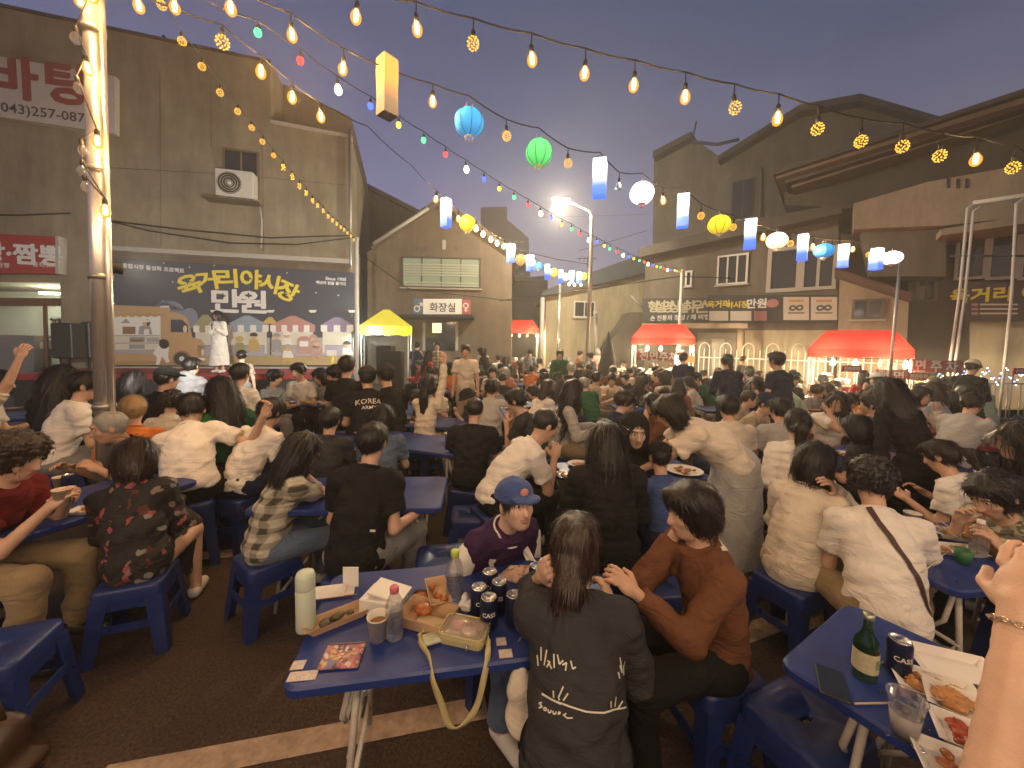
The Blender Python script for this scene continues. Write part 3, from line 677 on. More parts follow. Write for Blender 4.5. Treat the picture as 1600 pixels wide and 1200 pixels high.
def window(parent, P, w_, h_, right, n, panes=2, frame=WHITEP, glass=GLASSD, sill=True, fw=.06):
    """P: lower-left corner on the wall"""
    r = Vector(right).normalized(); M = Matrix((r, -Vector(n).normalized(), Vector((0, 0, 1)))).transposed(); c = Vector(P) + r * w_ / 2 + Vector((0, 0, h_ / 2))
    o = MB().box(c + Vector(n) * .008, (w_, .016, h_), glass, M=M).build('window', parent)
    f = MB()
    for sx in (-1, 1): f.box(c + r * sx * (w_ / 2) + Vector(n) * .03, (fw, .07, h_ + fw), frame, M=M)
    for sz in (-1, 1): f.box(c + Vector((0, 0, sz * h_ / 2)) + Vector(n) * .028, (w_ - fw, .062, fw), frame, M=M)
    f.build('frame', o)
    for i in range(1, panes): MB().box(c + r * (w_ * (i / panes - .5)) + Vector(n) * .026, (fw * .8, .045, h_ - fw), frame, M=M).build('mullion', o)
    if sill: MB().box(c + Vector((0, 0, -h_ / 2 - fw * .9)) + Vector(n) * .06, (w_ + .16, .13, .05), TRIM, M=M).build('sill', o)
    return o

# ------------------------------------------------------------------ left building (behind the stage)
pL0 = at(165, 570, 11.4); pL1 = at(552, 571, 13.2); uL = Vector((pL1.x - pL0.x, pL1.y - pL0.y, 0)).normalized(); nL = Vector((uL.y, -uL.x, 0)); UP = Vector((0, 0, 1))
def LF(px, py, off=0.0): return onplane(px, py, pL0 - nL * .35, nL) + nL * off
def LG(px, off=0.0):
    v = LF(px, 540, off); v.z = 0; return v
lb = empty('stage_building', LG(300), 0, 'tall olive stucco building behind the stage banner', 'building')
lbT = Matrix.Translation(-lb.location)
def sub(o, root): o.matrix_local = Matrix.Translation(-root.location); return o
m = MB(); m.wallpoly([LG(94), LG(548), LF(548, 212), LF(423, 189), LF(423, 95), LF(-260, -48), LF(-260, 438), LF(94, 442)][::-1], -nL * 7, STUCCO); sub(m.build('wall', lb), lb)
m = MB(); q0, q1 = LF(423, 200, -1.2), LF(549, 214, -1.2); m.wallpoly([q0, q1, LF(541, 152, -1.2), LF(424, 93, -1.2)][::-1], -nL * 5.5, BROWNW); sub(m.build('roof_block', lb), lb)
m = MB(); m.wallpoly([LF(423, 188, .06), LF(550, 212, .06), LF(550, 217, .06), LF(423, 193, .06)][::-1], -nL * .3, TRIM); sub(m.build('ledge', lb), lb)
m = MB(); m.wallpoly([LF(168, 385, .12), LF(547, 406, .12), LF(547, 413, .12), LF(168, 392, .12)][::-1], -nL * .3, TRIM); sub(m.build('cornice', lb), lb)
m = MB(); m.wallpoly([LF(168, 393, .02), LF(547, 414, .02), LF(547, 428, .02), LF(168, 404, .02)][::-1], -nL * .2, BROWNW); sub(m.build('band', lb), lb)
p = LF(352, 312); q = LF(403, 316); wv = (q - p); win = window(lb, p, .95, 1.55, uL, nL, 2, BROWNW, GLASSD); win.matrix_local = Matrix.Translation(-lb.location)
m = MB(); m.tube([LF(547, 206, .1), LF(549, 420, .1)], .045, GALV, 8); sub(m.build('drain_pipe', lb), lb)
m = MB(); m.wallpoly([LF(-260, -48, .05), LF(423, 95, .05), LF(423, 99, .05), LF(-260, -43, .05)][::-1], -nL * .35, DARKW); sub(m.build('coping', lb), lb)
m = MB(); m.tube([LF(240, 56, -.5), LF(240, 36, -.5)], .05, DARKW, 6); sub(m.build('vent_pipe', lb), lb)
for a_, b_ in (((410, 215), (412, 392)), ((250, 110), (252, 385)), ((330, 120), (331, 230))):
    m = MB(); m.tube([LF(*a_, .004), LF(*b_, .004)], .008, GREYW, 4); sub(m.build('wall_joint', lb), lb)
m = MB(); m.tube([LF(170, 262, .014), LF(350, 272, .014), LF(546, 290, .008)], .008, GREYW, 4); sub(m.build('wall_joint', lb), lb)
m = MB(); m.tube([LF(405, 314, .05), LF(410, 345, .05), LF(409, 388, .05)], .03, TRIM, 6); sub(m.build('condenser_pipe', lb), lb)
# rooftop boxes at the upper left
m = MB(); m.wallpoly([LF(-200, -30, -2), LF(80, 26, -2), LF(66, 0, -2), LF(-200, -60, -2)][::-1], -nL * 3, BROWNW); sub(m.build('roof_shed', lb), lb)
# the lit shop recess
SIGNW0 = mat('notice_white', (.6, .58, .5), .6); SIGNR0 = mat('notice_red', (.4, .06, .04), .6); SHOPW = mat('shop_wall', (.50, .50, .40), .8, var=.06); WOOD = mat('wood_brown', (.17, .085, .045), .6, var=.2, vscale=6)
m = MB(); bk = -2.2; m.wallpoly([LG(-260, bk), LG(120, bk), LF(120, 425, bk), LF(-260, 425, bk)][::-1], -nL * .1, SHOPW); sub(m.build('shop_back_wall', lb), lb)
m = MB(); m.wallpoly([LF(-260, 463, .02), LF(93, 466, .02), LF(93, 478, .02), LF(-260, 477, .02)][::-1], -nL * .12, WOOD); sub(m.build('shop_lintel', lb), lb)
for x0, y0, x1, y1, c_ in ((24, 482, 46, 520, TRIM), (50, 484, 62, 505, WOOD), (2, 484, 15, 515, SIGNW0), (74, 482, 86, 530, TRIM), (30, 470, 60, 480, WOOD)):
    m = MB(); m.wallpoly([LF(x0, y1, -2.15), LF(x1, y1, -2.15), LF(x1, y0, -2.15), LF(x0, y0, -2.15)][::-1], -nL * .05, c_); sub(m.build('wall_notice', lb), lb)
m = MB(); m.wallpoly([LF(-60, 600, -.3), LF(38, 600, -.3), LF(38, 524, -.3), LF(-60, 522, -.3)][::-1], -nL * .6, GALV); sub(m.build('steel_counter', lb), lb)
m = MB(); m.wallpoly([LF(38, 545, -.5), LF(82, 546, -.5), LF(82, 536, -.5), LF(38, 535, -.5)][::-1], -nL * .5, WHITEP); sub(m.build('serving_shelf', lb), lb)
for k in range(6): m = MB(); m.lathe([(.001, 0), (.07, 0), (.10, .06 + .03 * (k % 3)), (.001, .1)], TRIM if k % 2 else SIGNR0, LF(42 + k * 7, 534.5, -.7), 12); sub(m.build('bowl', lb), lb)
for a_ in (68,): m = MB(); m.tube([LF(a_, 478, -.05), LG(a_, -.05)], .05, WOOD, 6); sub(m.build('shop_post', lb), lb)
m = MB(); m.box(LF(40, 452, -1.0), (.9, .16, .05), emat('tube_lamp', (.95, 1.0, .85), 14)); o = sub(m.build('ceiling_lamp', lb), lb)
ld = bpy.data.lights.new('shop_lamp_light', 'POINT'); ld.energy = 55; ld.color = (.95, 1, .82); ld.shadow_soft_size = .2; lo = bpy.data.objects.new('shop_lamp_light', ld); COL.objects.link(lo); lo.location = LF(40, 456, -1.0) - UP * .12
# air conditioner outdoor unit
ac = empty('air_conditioner', LF(376, 316, .24), 0, 'white outdoor air conditioner unit under the small window of the stage building', 'air conditioner')
Ma = Matrix((uL, -nL, UP)).transposed(); ACW = mat('ac_white', (.60, .57, .50), .5, var=.05)
MB().box((0, 0, .42), (1.02, .40, .82), ACW, M=Ma, bev=.02).build('casing', ac)
MB().tube([Vector((-.14 * uL.x, -.14 * uL.y, .42)) + nL * .205, Vector((-.14 * uL.x, -.14 * uL.y, .42)) + nL * .214], .33, BLACKM, 28).build('fan_grille', ac)
m = MB(); cc = Vector((-.14 * uL.x, -.14 * uL.y, .42)) + nL * .22
for rr in (.1, .17, .24, .31): m.tube([cc + uL * rr * math.cos(a) + UP * rr * math.sin(a) for a in np.linspace(0, 2 * math.pi, 25)], .008, ACW, 4)
m.build('fan_guard', ac); MB().tube([cc - nL * .01, cc + nL * .012], .07, ACW, 14).build('fan_hub', ac)
for s_ in (-1, 1): MB().box(uL * s_ * .35 - UP * .03, (.06, .5, .05), GALV, M=Ma).build('bracket', ac)
MB().box(uL * -.1 - UP * .075, (1.5, .62, .04), BROWNW, M=Ma).build('ledge', ac)
# signs of the left building
SIGNW = mat('sign_white', (.56, .50, .44), .55, var=.05); SIGNR = mat('sign_red', (.36, .035, .030), .5, var=.06); SIGNT = mat('sign_red_text', (.30, .045, .035), .6); INKD = mat('ink_dark', (.05, .045, .04), .6); TXTW = mat('print_white', (.72, .70, .66), .6)
sg = empty('shop_sign', LF(90, 200, .2), 0, 'long white shop sign with red lettering and a phone number on the wall', 'sign')
def LT(px, py, off): return frameT(LF(px, py, off), LF(px + 5, py, 0) - LF(px - 5, py, 0) if False else uL, UP)
pa, pb = LF(-200, 60, .2), LF(187, 126, .2); pc, pd = LF(187, 214, .2), LF(-200, 158, .2)
m = MB(); m.wallpoly([pd, pc, pb, pa][::-1], -nL * .2, SIGNW); sub(m.build('panel', sg), sg)
for px, ch in ((-80, '나'), (33, '바'), (117, '탕')): sub(text_obj('letter', ch, LT(px, 138 if px > 100 else 128 if px > 0 else 118, .205), SIGNT, sg, 1, .03, height=1.12), sg)
sub(text_obj('phone_number', '(043)257-087', LT(75, 184, .205), INKD, sg, 1, .012, height=.34), sg)
sr = empty('restaurant_sign', LF(50, 400, .3), 0, 'red lightbox sign with white Korean lettering above the shop', 'sign')
m = MB(); m.wallpoly([LF(-150, 428, .3), LF(103, 430, .3), LF(103, 374, .3), LF(-150, 362, .3)][::-1], -nL * .28, SIGNR); sub(m.build('panel', sr), sr)
m = MB(); m.wallpoly([LF(101, 430.5, .31), LF(105.5, 430.5, .31), LF(105.5, 373, .31), LF(101, 373, .31)][::-1], -nL * .3, TRIM); sub(m.build('edge', sr), sr)
sub(text_obj('lettering', '짜장·짬뽕', LT(30, 399, .306), TXTW, sr, 1, .03, width=2.35), sr)
for px in (12, 85): sub(text_obj('small_print', '전통짬뽕' if px < 50 else '중화요리', LT(px, 417, .306), TXTW, sr, 1, .01, width=.55), sr)
# cables on the facade
for i, pts in enumerate(([(-20, 344), (60, 345), (132, 342)], [(160, 346), (250, 368), (370, 386), (470, 388), (556, 377)], [(165, 350), (300, 366), (430, 378), (552, 374)])):
    m = MB(); m.tube([LF(a, b, .5) for a, b in pts], .022, RUBBER, 5); tag(m.build('power_cable'), ['black cable running left of the chrome pole on the wall', 'lower black cable sagging across the stage building', 'upper black cable sagging across the stage building'][i], 'cable')

# ------------------------------------------------------------------ gabled building with the toilets
YG = 16.0
def FG(px, py, off=0.0): v = at(px, py, YG); return v - Vector((0, off, 0))
def GG(px, Y=YG): v = at(px, 560, Y); v.z = 0; return v
gb = empty('toilet_building', GG(690), 0, 'brown gabled building with the toilet sign', 'building')
m = MB(); m.wallpoly([GG(574), GG(800), FG(800, 398), FG(690, 318), FG(586, 388), FG(574, 394)][::-1], (0, 8, 0), BROWNW); sub(m.build('wall', gb), gb)
for pts, nm in (([(688, 313), (584, 384), (584, 391), (688, 320)], 'roof'), ([(688, 313), (806, 395), (806, 403), (688, 320)], 'roof')):
    m = MB(); m.wallpoly([FG(*p, .35) for p in pts], (0, 8.6, 0), GREYW); sub(m.build(nm, gb), gb)
m = MB(); m.tube([FG(589, 385, .42), FG(673, 331, .42)], .07, TRIM, 6); sub(m.build('bargeboard', gb), gb)
LITG = mat('window_lit', (.20, .22, .16), .4, emit=(.62, .75, .50), es=.10)
p = FG(629, 448); w_ = (FG(750, 448) - p).length; o = window(gb, p, w_, (FG(629, 402).z - p.z), (1, 0, 0), (0, -1, 0), 4, mat('frame_dark', (.06, .055, .045), .5), LITG); sub(o, gb)
for i in range(9):
    z = 446 - i * 4.0
    if i in (2, 3): continue
    m = MB(); a_, b_ = FG(631, z, .05), FG(748, z + .4, .05); m.box((a_ + b_) / 2, ((b_ - a_).length, .02, .06), BLIND); sub(m.build('blind_slat', gb), gb)
sg = empty('toilet_sign', FG(697, 483, .3), 0, 'white toilet sign with blue and pink ends and black Korean lettering', 'sign')
def part_quad(root, name, F, x0, y0, x1, y1, off, th, m_): b = MB(); b.wallpoly([F(x0, y1, off), F(x1, y1, off), F(x1, y0, off), F(x0, y0, off)][::-1], (F(x0, y0, 0) - F(x0, y0, off)).normalized() * th, m_); return sub(b.build(name, root), root)
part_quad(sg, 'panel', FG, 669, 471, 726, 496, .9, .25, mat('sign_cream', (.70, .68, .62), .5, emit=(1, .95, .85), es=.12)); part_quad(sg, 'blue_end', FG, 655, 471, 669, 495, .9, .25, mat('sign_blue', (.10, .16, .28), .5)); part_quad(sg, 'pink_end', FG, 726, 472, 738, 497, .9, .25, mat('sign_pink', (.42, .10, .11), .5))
sub(text_obj('lettering', '화장실', frameT(FG(697.5, 483.5, .91), (1, 0, 0), UP), INKD, sg, 1, .015, width=1.0), sg)
for px, ch in ((662, '♂'), (732, '♀')): sub(text_obj('symbol', ch, frameT(FG(px, 483.5, .91), (1, 0, 0), UP), TXTW, sg, 1, .01, height=.36), sg)
part_quad(gb, 'canopy', FG, 632, 494, 742, 499, 1.0, 1.0, SLATE); part_quad(gb, 'doorway', FG, 664, 503, 716, 548, .03, .03, GLASSD); part_quad(gb, 'lit_doorway', FG, 676, 505, 690, 520, .05, .04, emat('door_lit', (1, .72, .30), 1.6))
for a_ in (661, 712): part_quad(gb, 'door_post', FG, a_, 504, a_ + 4, 548, .08, .08, TRIM)
m = MB()
for px, py, hh in ((648, 388, .22), (656, 391, .3), (664, 389, .18), (694, 383, .38), (712, 388, .15)): m.box(FG(px, py, .03), (.14, .04, hh), TRIM if px == 694 else GREYW)
sub(m.build('faded_lettering', gb), gb)
# dark building behind, far tower block, slate wall, cream house
def block(name, label, pts, Y, depth, m_, roof=None):
    r = empty(name, Vector((at(pts[0][0], 560, Y).x, Y, 0)), 0, label, 'building'); b = MB(); lo_ = [Vector((at(pts[0][0], 560, Y).x, Y, 0)), Vector((at(pts[-1][0], 560, Y).x, Y, 0))]
    b.wallpoly([lo_[0]] + [at(*p, Y) for p in pts] + [lo_[1]], (0, depth, 0), m_); sub(b.build('wall', r), r)
    if roof:
        for s_, t_ in zip(pts[:-1], pts[1:]):
            if abs(s_[0] - t_[0]) > 4:
                b = MB(); a_, c_ = at(*s_, Y - .3), at(*t_, Y - .3); b.wallpoly([a_, c_, c_ + UP * roof[1], a_ + UP * roof[1]], (0, depth + .5, 0), roof[0]); sub(b.build('roof', r), r)
    return r
block('dark_house', 'dark house with sloping roof behind the corner of the stage building', [(530, 270), (552, 283), (656, 336), (656, 420)], 21, 6, DARKW, (ROOFM, .25))
tw = block('apartment_tower', 'dark stepped apartment tower far behind the gabled roof', [(751, 324), (792, 323), (792, 343), (800, 349), (826, 372), (829, 440)], 75, 14, SLATE)
for r_ in range(7):
    for c_ in range(3):
        a_ = at(797 + c_ * 9, 378 + r_ * 10, 75); b = MB(); b.box(a_ - Vector((0, .05, 0)), (.8, .1, .35), mat('tower_window', (.12, .12, .11), .4, emit=(1, .9, .7), es=.10) if (r_ + c_) % 3 else GLASSD); sub(b.build('window', tw), tw)
sw = block('slate_shed', 'dark slate coloured shed behind the far red stall', [(772, 446), (800, 440), (856, 436), (856, 470)], 23, 4, SLATE, (ROOFM, .2))
hs = block('cream_house', 'cream house with a white framed window in the middle distance', [(853, 462), (905, 449), (1000, 424), (1010, 424)], 18.5, 5, CREAMW)
b = MB(); b.wallpoly([at(846, 455, 18), at(930, 423, 18), at(1016, 393, 18), at(1020, 424, 18), at(846, 464, 18)], (0, 6, 0), ROOFB); sub(b.build('roof', hs), hs)
p = at(897, 495, 18.5); sub(window(hs, p, .95, .72, (1, 0, 0), (0, -1, 0), 2, WHITEP), hs)
b = MB(); b.tube([at(848, 465, 17.8), Vector((at(846, 560, 17.8).x, 17.8, 0))], .10, WHITEP, 8); tag(b.build('white_post'), 'thick white post at the corner of the cream house', 'post')
for k in range(10):
    pass
st = empty('outdoor_stairs', Vector((at(960, 560, 17.0).x, 17.0, 0)), 0, 'grey outdoor stair flank rising beside the cream house', 'stairs')
b = MB(); b.wallpoly([Vector((at(925, 560, 17).x, 17, 0)), at(925, 578, 17), at(985, 488, 17), at(1015, 488, 17), Vector((at(1015, 560, 17).x, 17, 0))], (0, 1.2, 0), GREYW); sub(b.build('flank', st), st)
b = MB(); b.tube([at(930, 486, 16.9), at(932, 560, 16.9)], .09, TRIM, 6); sub(b.build('newel', st), st)
b = MB(); b.tube([at(986, 462, 16.9), at(1006, 482, 16.9)], .05, TRIM, 6); sub(b.build('handrail', st), st)
# utility wires and aerials over the roofs
for i, (pts, Y) in enumerate((([(840, 340), (1010, 335)], 60), ([(905, 392), (1012, 360)], 40), ([(828, 395), (870, 405), (920, 413)], 30), ([(780, 470), (900, 455), (1060, 432), (1330, 440)], 13.5), ([(560, 395), (640, 452), (800, 470)], 14.5))):
    b = MB(); b.tube([at(*p, Y) for p in pts], .03 if Y > 20 else .016, RUBBER, 4); tag(b.build('overhead_wire'), ['far thin wire between the tower and the roofs', 'thin wire above the blue roof', 'sagging wire beside the tower block', 'long wire crossing in front of the cream house', 'wire drooping in front of the gabled building'][i], 'wire')
ar = empty('roof_aerial', at(918, 418, 17.9), 0, 'small comb shaped aerial above the blue roof', 'aerial')
b = MB(); b.tube([(0, 0, 0), (0, 0, .5)], .02, BLACKM, 5); b.build('mast', ar)
b = MB(); b.tube([(-.5, 0, .4), (.4, 0, .42)], .015, BLACKM, 4)
for k in range(4): b.tube([(-.4 + k * .2, -.1, .25), (-.3 + k * .2, .1, .5)], .012, BLACKM, 4)
b.build('elements', ar)

# ------------------------------------------------------------------ right hand buildings
pR0 = at(1600, 560, 9.4); pR1 = at(1000, 560, 15.5); uR = Vector((pR0.x - pR1.x, pR0.y - pR1.y, 0)).normalized(); nR = Vector((uR.y, -uR.x, 0))
if nR.y > 0: nR = -nR
def RF(px, py, off=0.0): return onplane(px, py, pR0 + nR * off, nR)
def RG(px, off=0.0): v = RF(px, 560, off); v.z = 0; return v
def RT(px, py, off): return frameT(RF(px, py, off), uR, UP)
rb = empty('tall_gabled_building', RG(1250, -4), 0, 'tall dark building with a gabled roof line on the far side', 'building')
b = MB(); o_ = -4.0; b.wallpoly([RG(1018, o_), RF(1022, 242, o_), RF(1080, 214, o_), RF(1128, 247, o_), RF(1250, 172, o_), RF(1345, 156, o_), RF(1484, 192, o_), RF(1640, 240, o_), RG(1640, o_)], -nR * 5, GREYW); sub(b.build('wall', rb), rb)
for pts in ([(1020, 236), (1080, 205), (1080, 214), (1020, 246)], [(1122, 243), (1250, 163), (1250, 174), (1122, 252)], [(1250, 163), (1345, 146), (1345, 157), (1250, 174)], [(1345, 146), (1490, 188), (1490, 199), (1345, 157)]):
    b = MB(); b.wallpoly([RF(*p, o_ + .5) for p in pts], -nR * 5.6, ROOFM); sub(b.build('roof', rb), rb)
b = MB(); b.wallpoly([RF(1085, 240, o_ + .02), RF(1250, 205, o_ + .02), RF(1290, 212, o_ + .02), RF(1085, 300, o_ + .02)], -nR * .01, DARKW)
b = MB(); b.tube([RF(1083, 214, o_), RF(1088, 190, o_)], .04, BLACKM, 5); sub(b.build('aerial', rb), rb)
b = MB(); b.tube([RF(1082, 222, o_ + .8), RF(1120, 226, o_ + .8), RF(1155, 218, o_ + .8)], .07, SLATE, 5); sub(b.build('tarpaulin_roll', rb), rb)
b = MB(); b.tube([RF(1190, 262, o_ + .15), RF(1186, 380, o_ + .15)], .05, GREYW, 6); sub(b.build('drain_pipe', rb), rb)
for x0, x1 in ((1142, 1175),): sub(window(rb, RF(x0, 345, o_), (RF(x1, 345, o_) - RF(x0, 345, o_)).length, 1.6, uR, nR, 2, DARKW), rb)
# middle shop house with the windows and banners
mh = empty('shop_house', RG(1150), 0, 'grey brown two storey shop house with white framed windows and banners', 'building')
b = MB(); b.wallpoly([RG(1008), RF(1008, 395), RF(1090, 372), RF(1300, 330), RF(1310, 340), RF(1310, 440), RG(1310)], -nR * 3.8, GREYW); sub(b.build('wall', mh), mh)
b = MB(); b.wallpoly([RF(998, 388, .6), RF(1180, 342, .6), RF(1315, 318, .6), RF(1315, 333, .6), RF(998, 402, .6)], -nR * 4.2, ROOFM); sub(b.build('eave', mh), mh)
def rwin(root, x0, y0, x1, y1, panes, frame=WHITEP, glass=GLASSD, sill=True, off=0.0, fw=.06):
    p = RF(x0, y1, off); q = RF(x1, y1, off); z = RF(x0, y0, off).z - p.z; ww = Vector((q.x - p.x, q.y - p.y, 0)).length; return sub(window(root, p, ww, z, uR, nR, panes, frame, glass, sill, fw), root)
rwin(mh, 1121, 402, 1166, 445, 3); rwin(mh, 1200, 392, 1246, 455, 1, TRIM, GLASSD, False, .0, .12); rwin(mh, 1252, 392, 1302, 452, 2, TRIM, GLASSD, False, .0, .1); rwin(mh, 1072, 425, 1080, 447, 1)
part_quad(mh, 'canopy', RF, 1003, 505, 1168, 513, 1.0, 1.0, BEIGEW); part_quad(mh, 'lower_wall', RF, 1164, 516, 1292, 640, .05, .2, CREAMW); part_quad(mh, 'shop_front', RF, 1090, 520, 1150, 640, .06, .1, mat('shop_grey', (.20, .18, .15), .6, var=.1)); part_quad(mh, 'door', RF, 1112, 530, 1132, 640, .10, .05, TRIM)
b = MB(); b.tube([RF(1158, 515, .8), RG(1158, .8)], .11, BEIGEW, 6); sub(b.build('column', mh), mh)
# beige house beside it
bh = empty('beige_house', RG(1350), 0, 'beige house with a sloping roof and a small dark window', 'building')
b = MB(); b.wallpoly([RG(1312, .3), RF(1312, 432, .3), RF(1420, 470, .3), RG(1420, .3)], -nR * 3.5, BEIGEW); sub(b.build('wall', bh), bh)
b = MB(); b.wallpoly([RF(1304, 418, .8), RF(1425, 458, .8), RF(1425, 470, .8), RF(1304, 430, .8)], -nR * 4, mat('roof_rust', (.11, .055, .04), .8, var=.2, vscale=5)); sub(b.build('roof', bh), bh)
rwin(bh, 1332, 470, 1378, 498, 2, GREYW, GLASSD, True, .3); rwin(bh, 1432, 440, 1460, 470, 2, GREYW, GLASSD, False, -.3)
# big eaved building on the right
eb = empty('eaved_building', RG(1500), 0, 'dark building on the right with deep eaves and a beige balcony', 'building')
b = MB(); b.wallpoly([RG(1422, -.3), RF(1422, 330, -.3), RF(1226, 320, -.3), RF(1226, 282, -.3), RF(1720, 130, -.3), RG(1720, -.3)], -nR * 3.2, DARKW); sub(b.build('wall', eb), eb)
for y_, of, th, m_ in ((0, 1.1, 14, BROWNW), (14, .75, 9, DARKW), (24, .45, 8, BROWNW)):
    b = MB(); b.wallpoly([RF(1213 + y_, 271 + y_ * .75, of), RF(1720, 110 + y_, of), RF(1720, 110 + y_ + th, of), RF(1213 + y_, 271 + y_ * .75 + th * .6, of)], -nR * 4, m_); sub(b.build('eave', eb), eb)
b = MB(); b.wallpoly([RF(1208, 268, 1.3), RF(1730, 95, 1.3), RF(1730, 104, 1.3), RF(1208, 273, 1.3)], -nR * 4.6, ROOFM); sub(b.build('roof', eb), eb)
b = MB(); b.wallpoly([RF(1334, 318, .9), RF(1450, 284, .9), RF(1720, 236, .9), RF(1720, 325, .9), RF(1480, 352, .9), RF(1334, 358, .9)], -nR * 1.1, BEIGEW); sub(b.build('balcony_parapet', eb), eb)
for px in (1482, 1497, 1511): part_quad(eb, 'parapet_slot', RF, px - 3, 279, px + 3, 294, .915, .01, GLASSD)
b = MB(); b.wallpoly([RF(1470, 358, 1.2), RF(1720, 318, 1.2), RF(1720, 332, 1.2), RF(1470, 368, 1.2)], -nR * 1.4, BEIGEW); sub(b.build('balcony_slab', eb), eb)
b = MB(); b.wallpoly([RF(1345, 362, .6), RF(1478, 358, .6), RF(1478, 432, .6), RF(1360, 432, .6)], -nR * .9, GREYW); sub(b.build('bay', eb), eb)
part_quad(eb, 'shutter', RF, 1515, 500, 1720, 640, .2, .4, CREAMW); part_quad(eb, 'shutter_box', RF, 1515, 494, 1720, 503, .35, .5, BROWNW)
for k, px in enumerate(range(1492, 1700, 50)): rwin(eb, px, 345, px + 44, 436, 1, TRIM, GLASSD, False, -.1, .07)
# stacked pipes frame in front (white posts with an arched top)
fr = empty('awning_frame', RG(1490, 1.6), 0, 'white pipe awning frame with a bent top in front of the eaved building', 'frame')
for x0, y0, x1 in ((1512, 325, 1480), (1521, 330, 1488), (1588, 318, 1570)): b = MB(); b.tube([RF(x0 + 12, y0 - 8, 1.6), RF(x0, y0, 1.6), RF((x0 * .6 + x1 * .4), 460, 1.6), RG(x1, 1.6)], .026, WHITEP, 8); sub(b.build('post', fr), fr)
b = MB(); b.tube([RF(1520, 317, 1.6), RF(1700, 290, 1.6)], .045, WHITEP, 8); sub(b.build('top_rail', fr), fr)
b = MB(); b.tube([RF(1485, 400, 1.6), RF(1700, 400, 1.6)], .025, BLACKM, 6); sub(b.build('cross_bar', fr), fr)
# banners and boards on the right
DKB = mat('banner_dark', (.022, .022, .026), .6, var=.1); YEL = mat('print_yellow', (.62, .50, .05), .6); PNK = mat('print_pink', (.42, .16, .17), .6); CRM = mat('print_cream', (.52, .46, .38), .6)
s1 = empty('shop_banner', RF(1055, 483, .1), 0, 'dark banner with a row of large pale Korean letters above the middle red stall', 'banner'); part_quad(s1, 'panel', RF, 1004, 466, 1107, 503, .12, .08, DKB)
for i, ch in enumerate('형설명상실하우스'): sub(text_obj('letter', ch, RT(1020 + i * 11.6, 479, .126), mat('print_gold', (.42, .38, .26), .6), s1, 1, .02, height=.44), s1)
sub(text_obj('small_print', '손 전통의 정성 / 제 비법', RT(1060, 496, .126), TXTW, s1, 1, .01, width=2.1), s1)
s2 = empty('market_banner', RF(1208, 480, .3), 0, 'long dark market board with yellow and white lettering and two pale posters', 'banner'); part_quad(s2, 'panel', RF, 1106, 461, 1312, 505, .16, .08, DKB)
sub(text_obj('lettering', '육거리', RT(1122, 475, .168), YEL, s2, 1, .03, width=.68), s2); sub(text_obj('lettering', '야시장', RT(1152, 476, .168), YEL, s2, 1, .03, width=.66), s2); sub(text_obj('lettering', '만원', RT(1182, 474, .168), TXTW, s2, 1, .03, width=.55), s2)
b = MB(); c = RF(1207, 474, .168); b.lathe([(.001, 0), (.17, 0)], PNK, c, 20, frameT((0, 0, 0), uR, UP).to_3x3(), 1, .8); sub(b.build('printed_badge', s2), s2)
for x0, x1, m_ in ((1108, 1138, CRM), (1141, 1174, CRM), (1178, 1198, PNK)): part_quad(s2, 'printed_panel', RF, x0, 486, x1, 501, .17, .006, m_)
for x0, x1 in ((1224, 1264), (1267, 1308)):
    part_quad(s2, 'poster', RF, x0, 464, x1, 500, .172, .008, CRM); sub(text_obj('poster_mark', '∞', RT((x0 + x1) / 2, 481, .176), INKD, s2, 1, .02, width=.36), s2); part_quad(s2, 'poster_heading', RF, x0 + 8, 468, x1 - 8, 472, .178, .004, mat('print_orange', (.5, .25, .08), .6)); part_quad(s2, 'poster_lines', RF, x0 + 7, 488, x1 - 7, 490, .178, .004, GREYW)
s3 = empty('market_board', RF(1560, 470, 1.3), 0, 'dark market board with yellow lettering at the right edge', 'banner'); part_quad(s3, 'panel', RF, 1508, 440, 1700, 502, 1.3, .06, mat('board_brown', (.045, .03, .03), .6, var=.1))
sub(text_obj('lettering', '육거리 야시장', RT(1590, 458, 1.308), YEL, s3, 1, .03, width=2.0), s3)
for y_ in (474, 481, 488): part_quad(s3, 'printed_line', RF, 1518, y_, 1528, y_ + 4, 1.31, .006, PNK); part_quad(s3, 'printed_line', RF, 1531, y_ + .5, 1590, y_ + 3, 1.31, .006, CRM)
# railings in front of the house
fe = empty('arched_railing', RG(1200, 1.0), 0, 'pale metal railing with arched tops behind the red stalls', 'fence')
b0 = RG(1092, 1.0); L_ = (RG(1440, 1.0) - b0).length; nb = int(L_ / .16)
for i in range(nb):
    p = b0 + uR * (i * .16); hh = 1.75 if (i // 2) % 2 == 0 else 1.72; b = MB(); b.tube([p, p + UP * hh], .013, WHITEP, 5); sub(b.build('bar', fe), fe)
    if i % 4 == 0:
        b = MB(); b.tube([p + UP * 1.72 + uR * (.16 + .16 * math.cos(a)) + UP * (.22 * math.sin(a)) for a in np.linspace(math.pi, 0, 9)], .013, WHITEP, 5); sub(b.build('arch', fe), fe)
for z in (.25, 1.45): b = MB(); b.tube([b0 + UP * z, b0 + uR * L_ + UP * z], .018, WHITEP, 5); sub(b.build('rail', fe), fe)

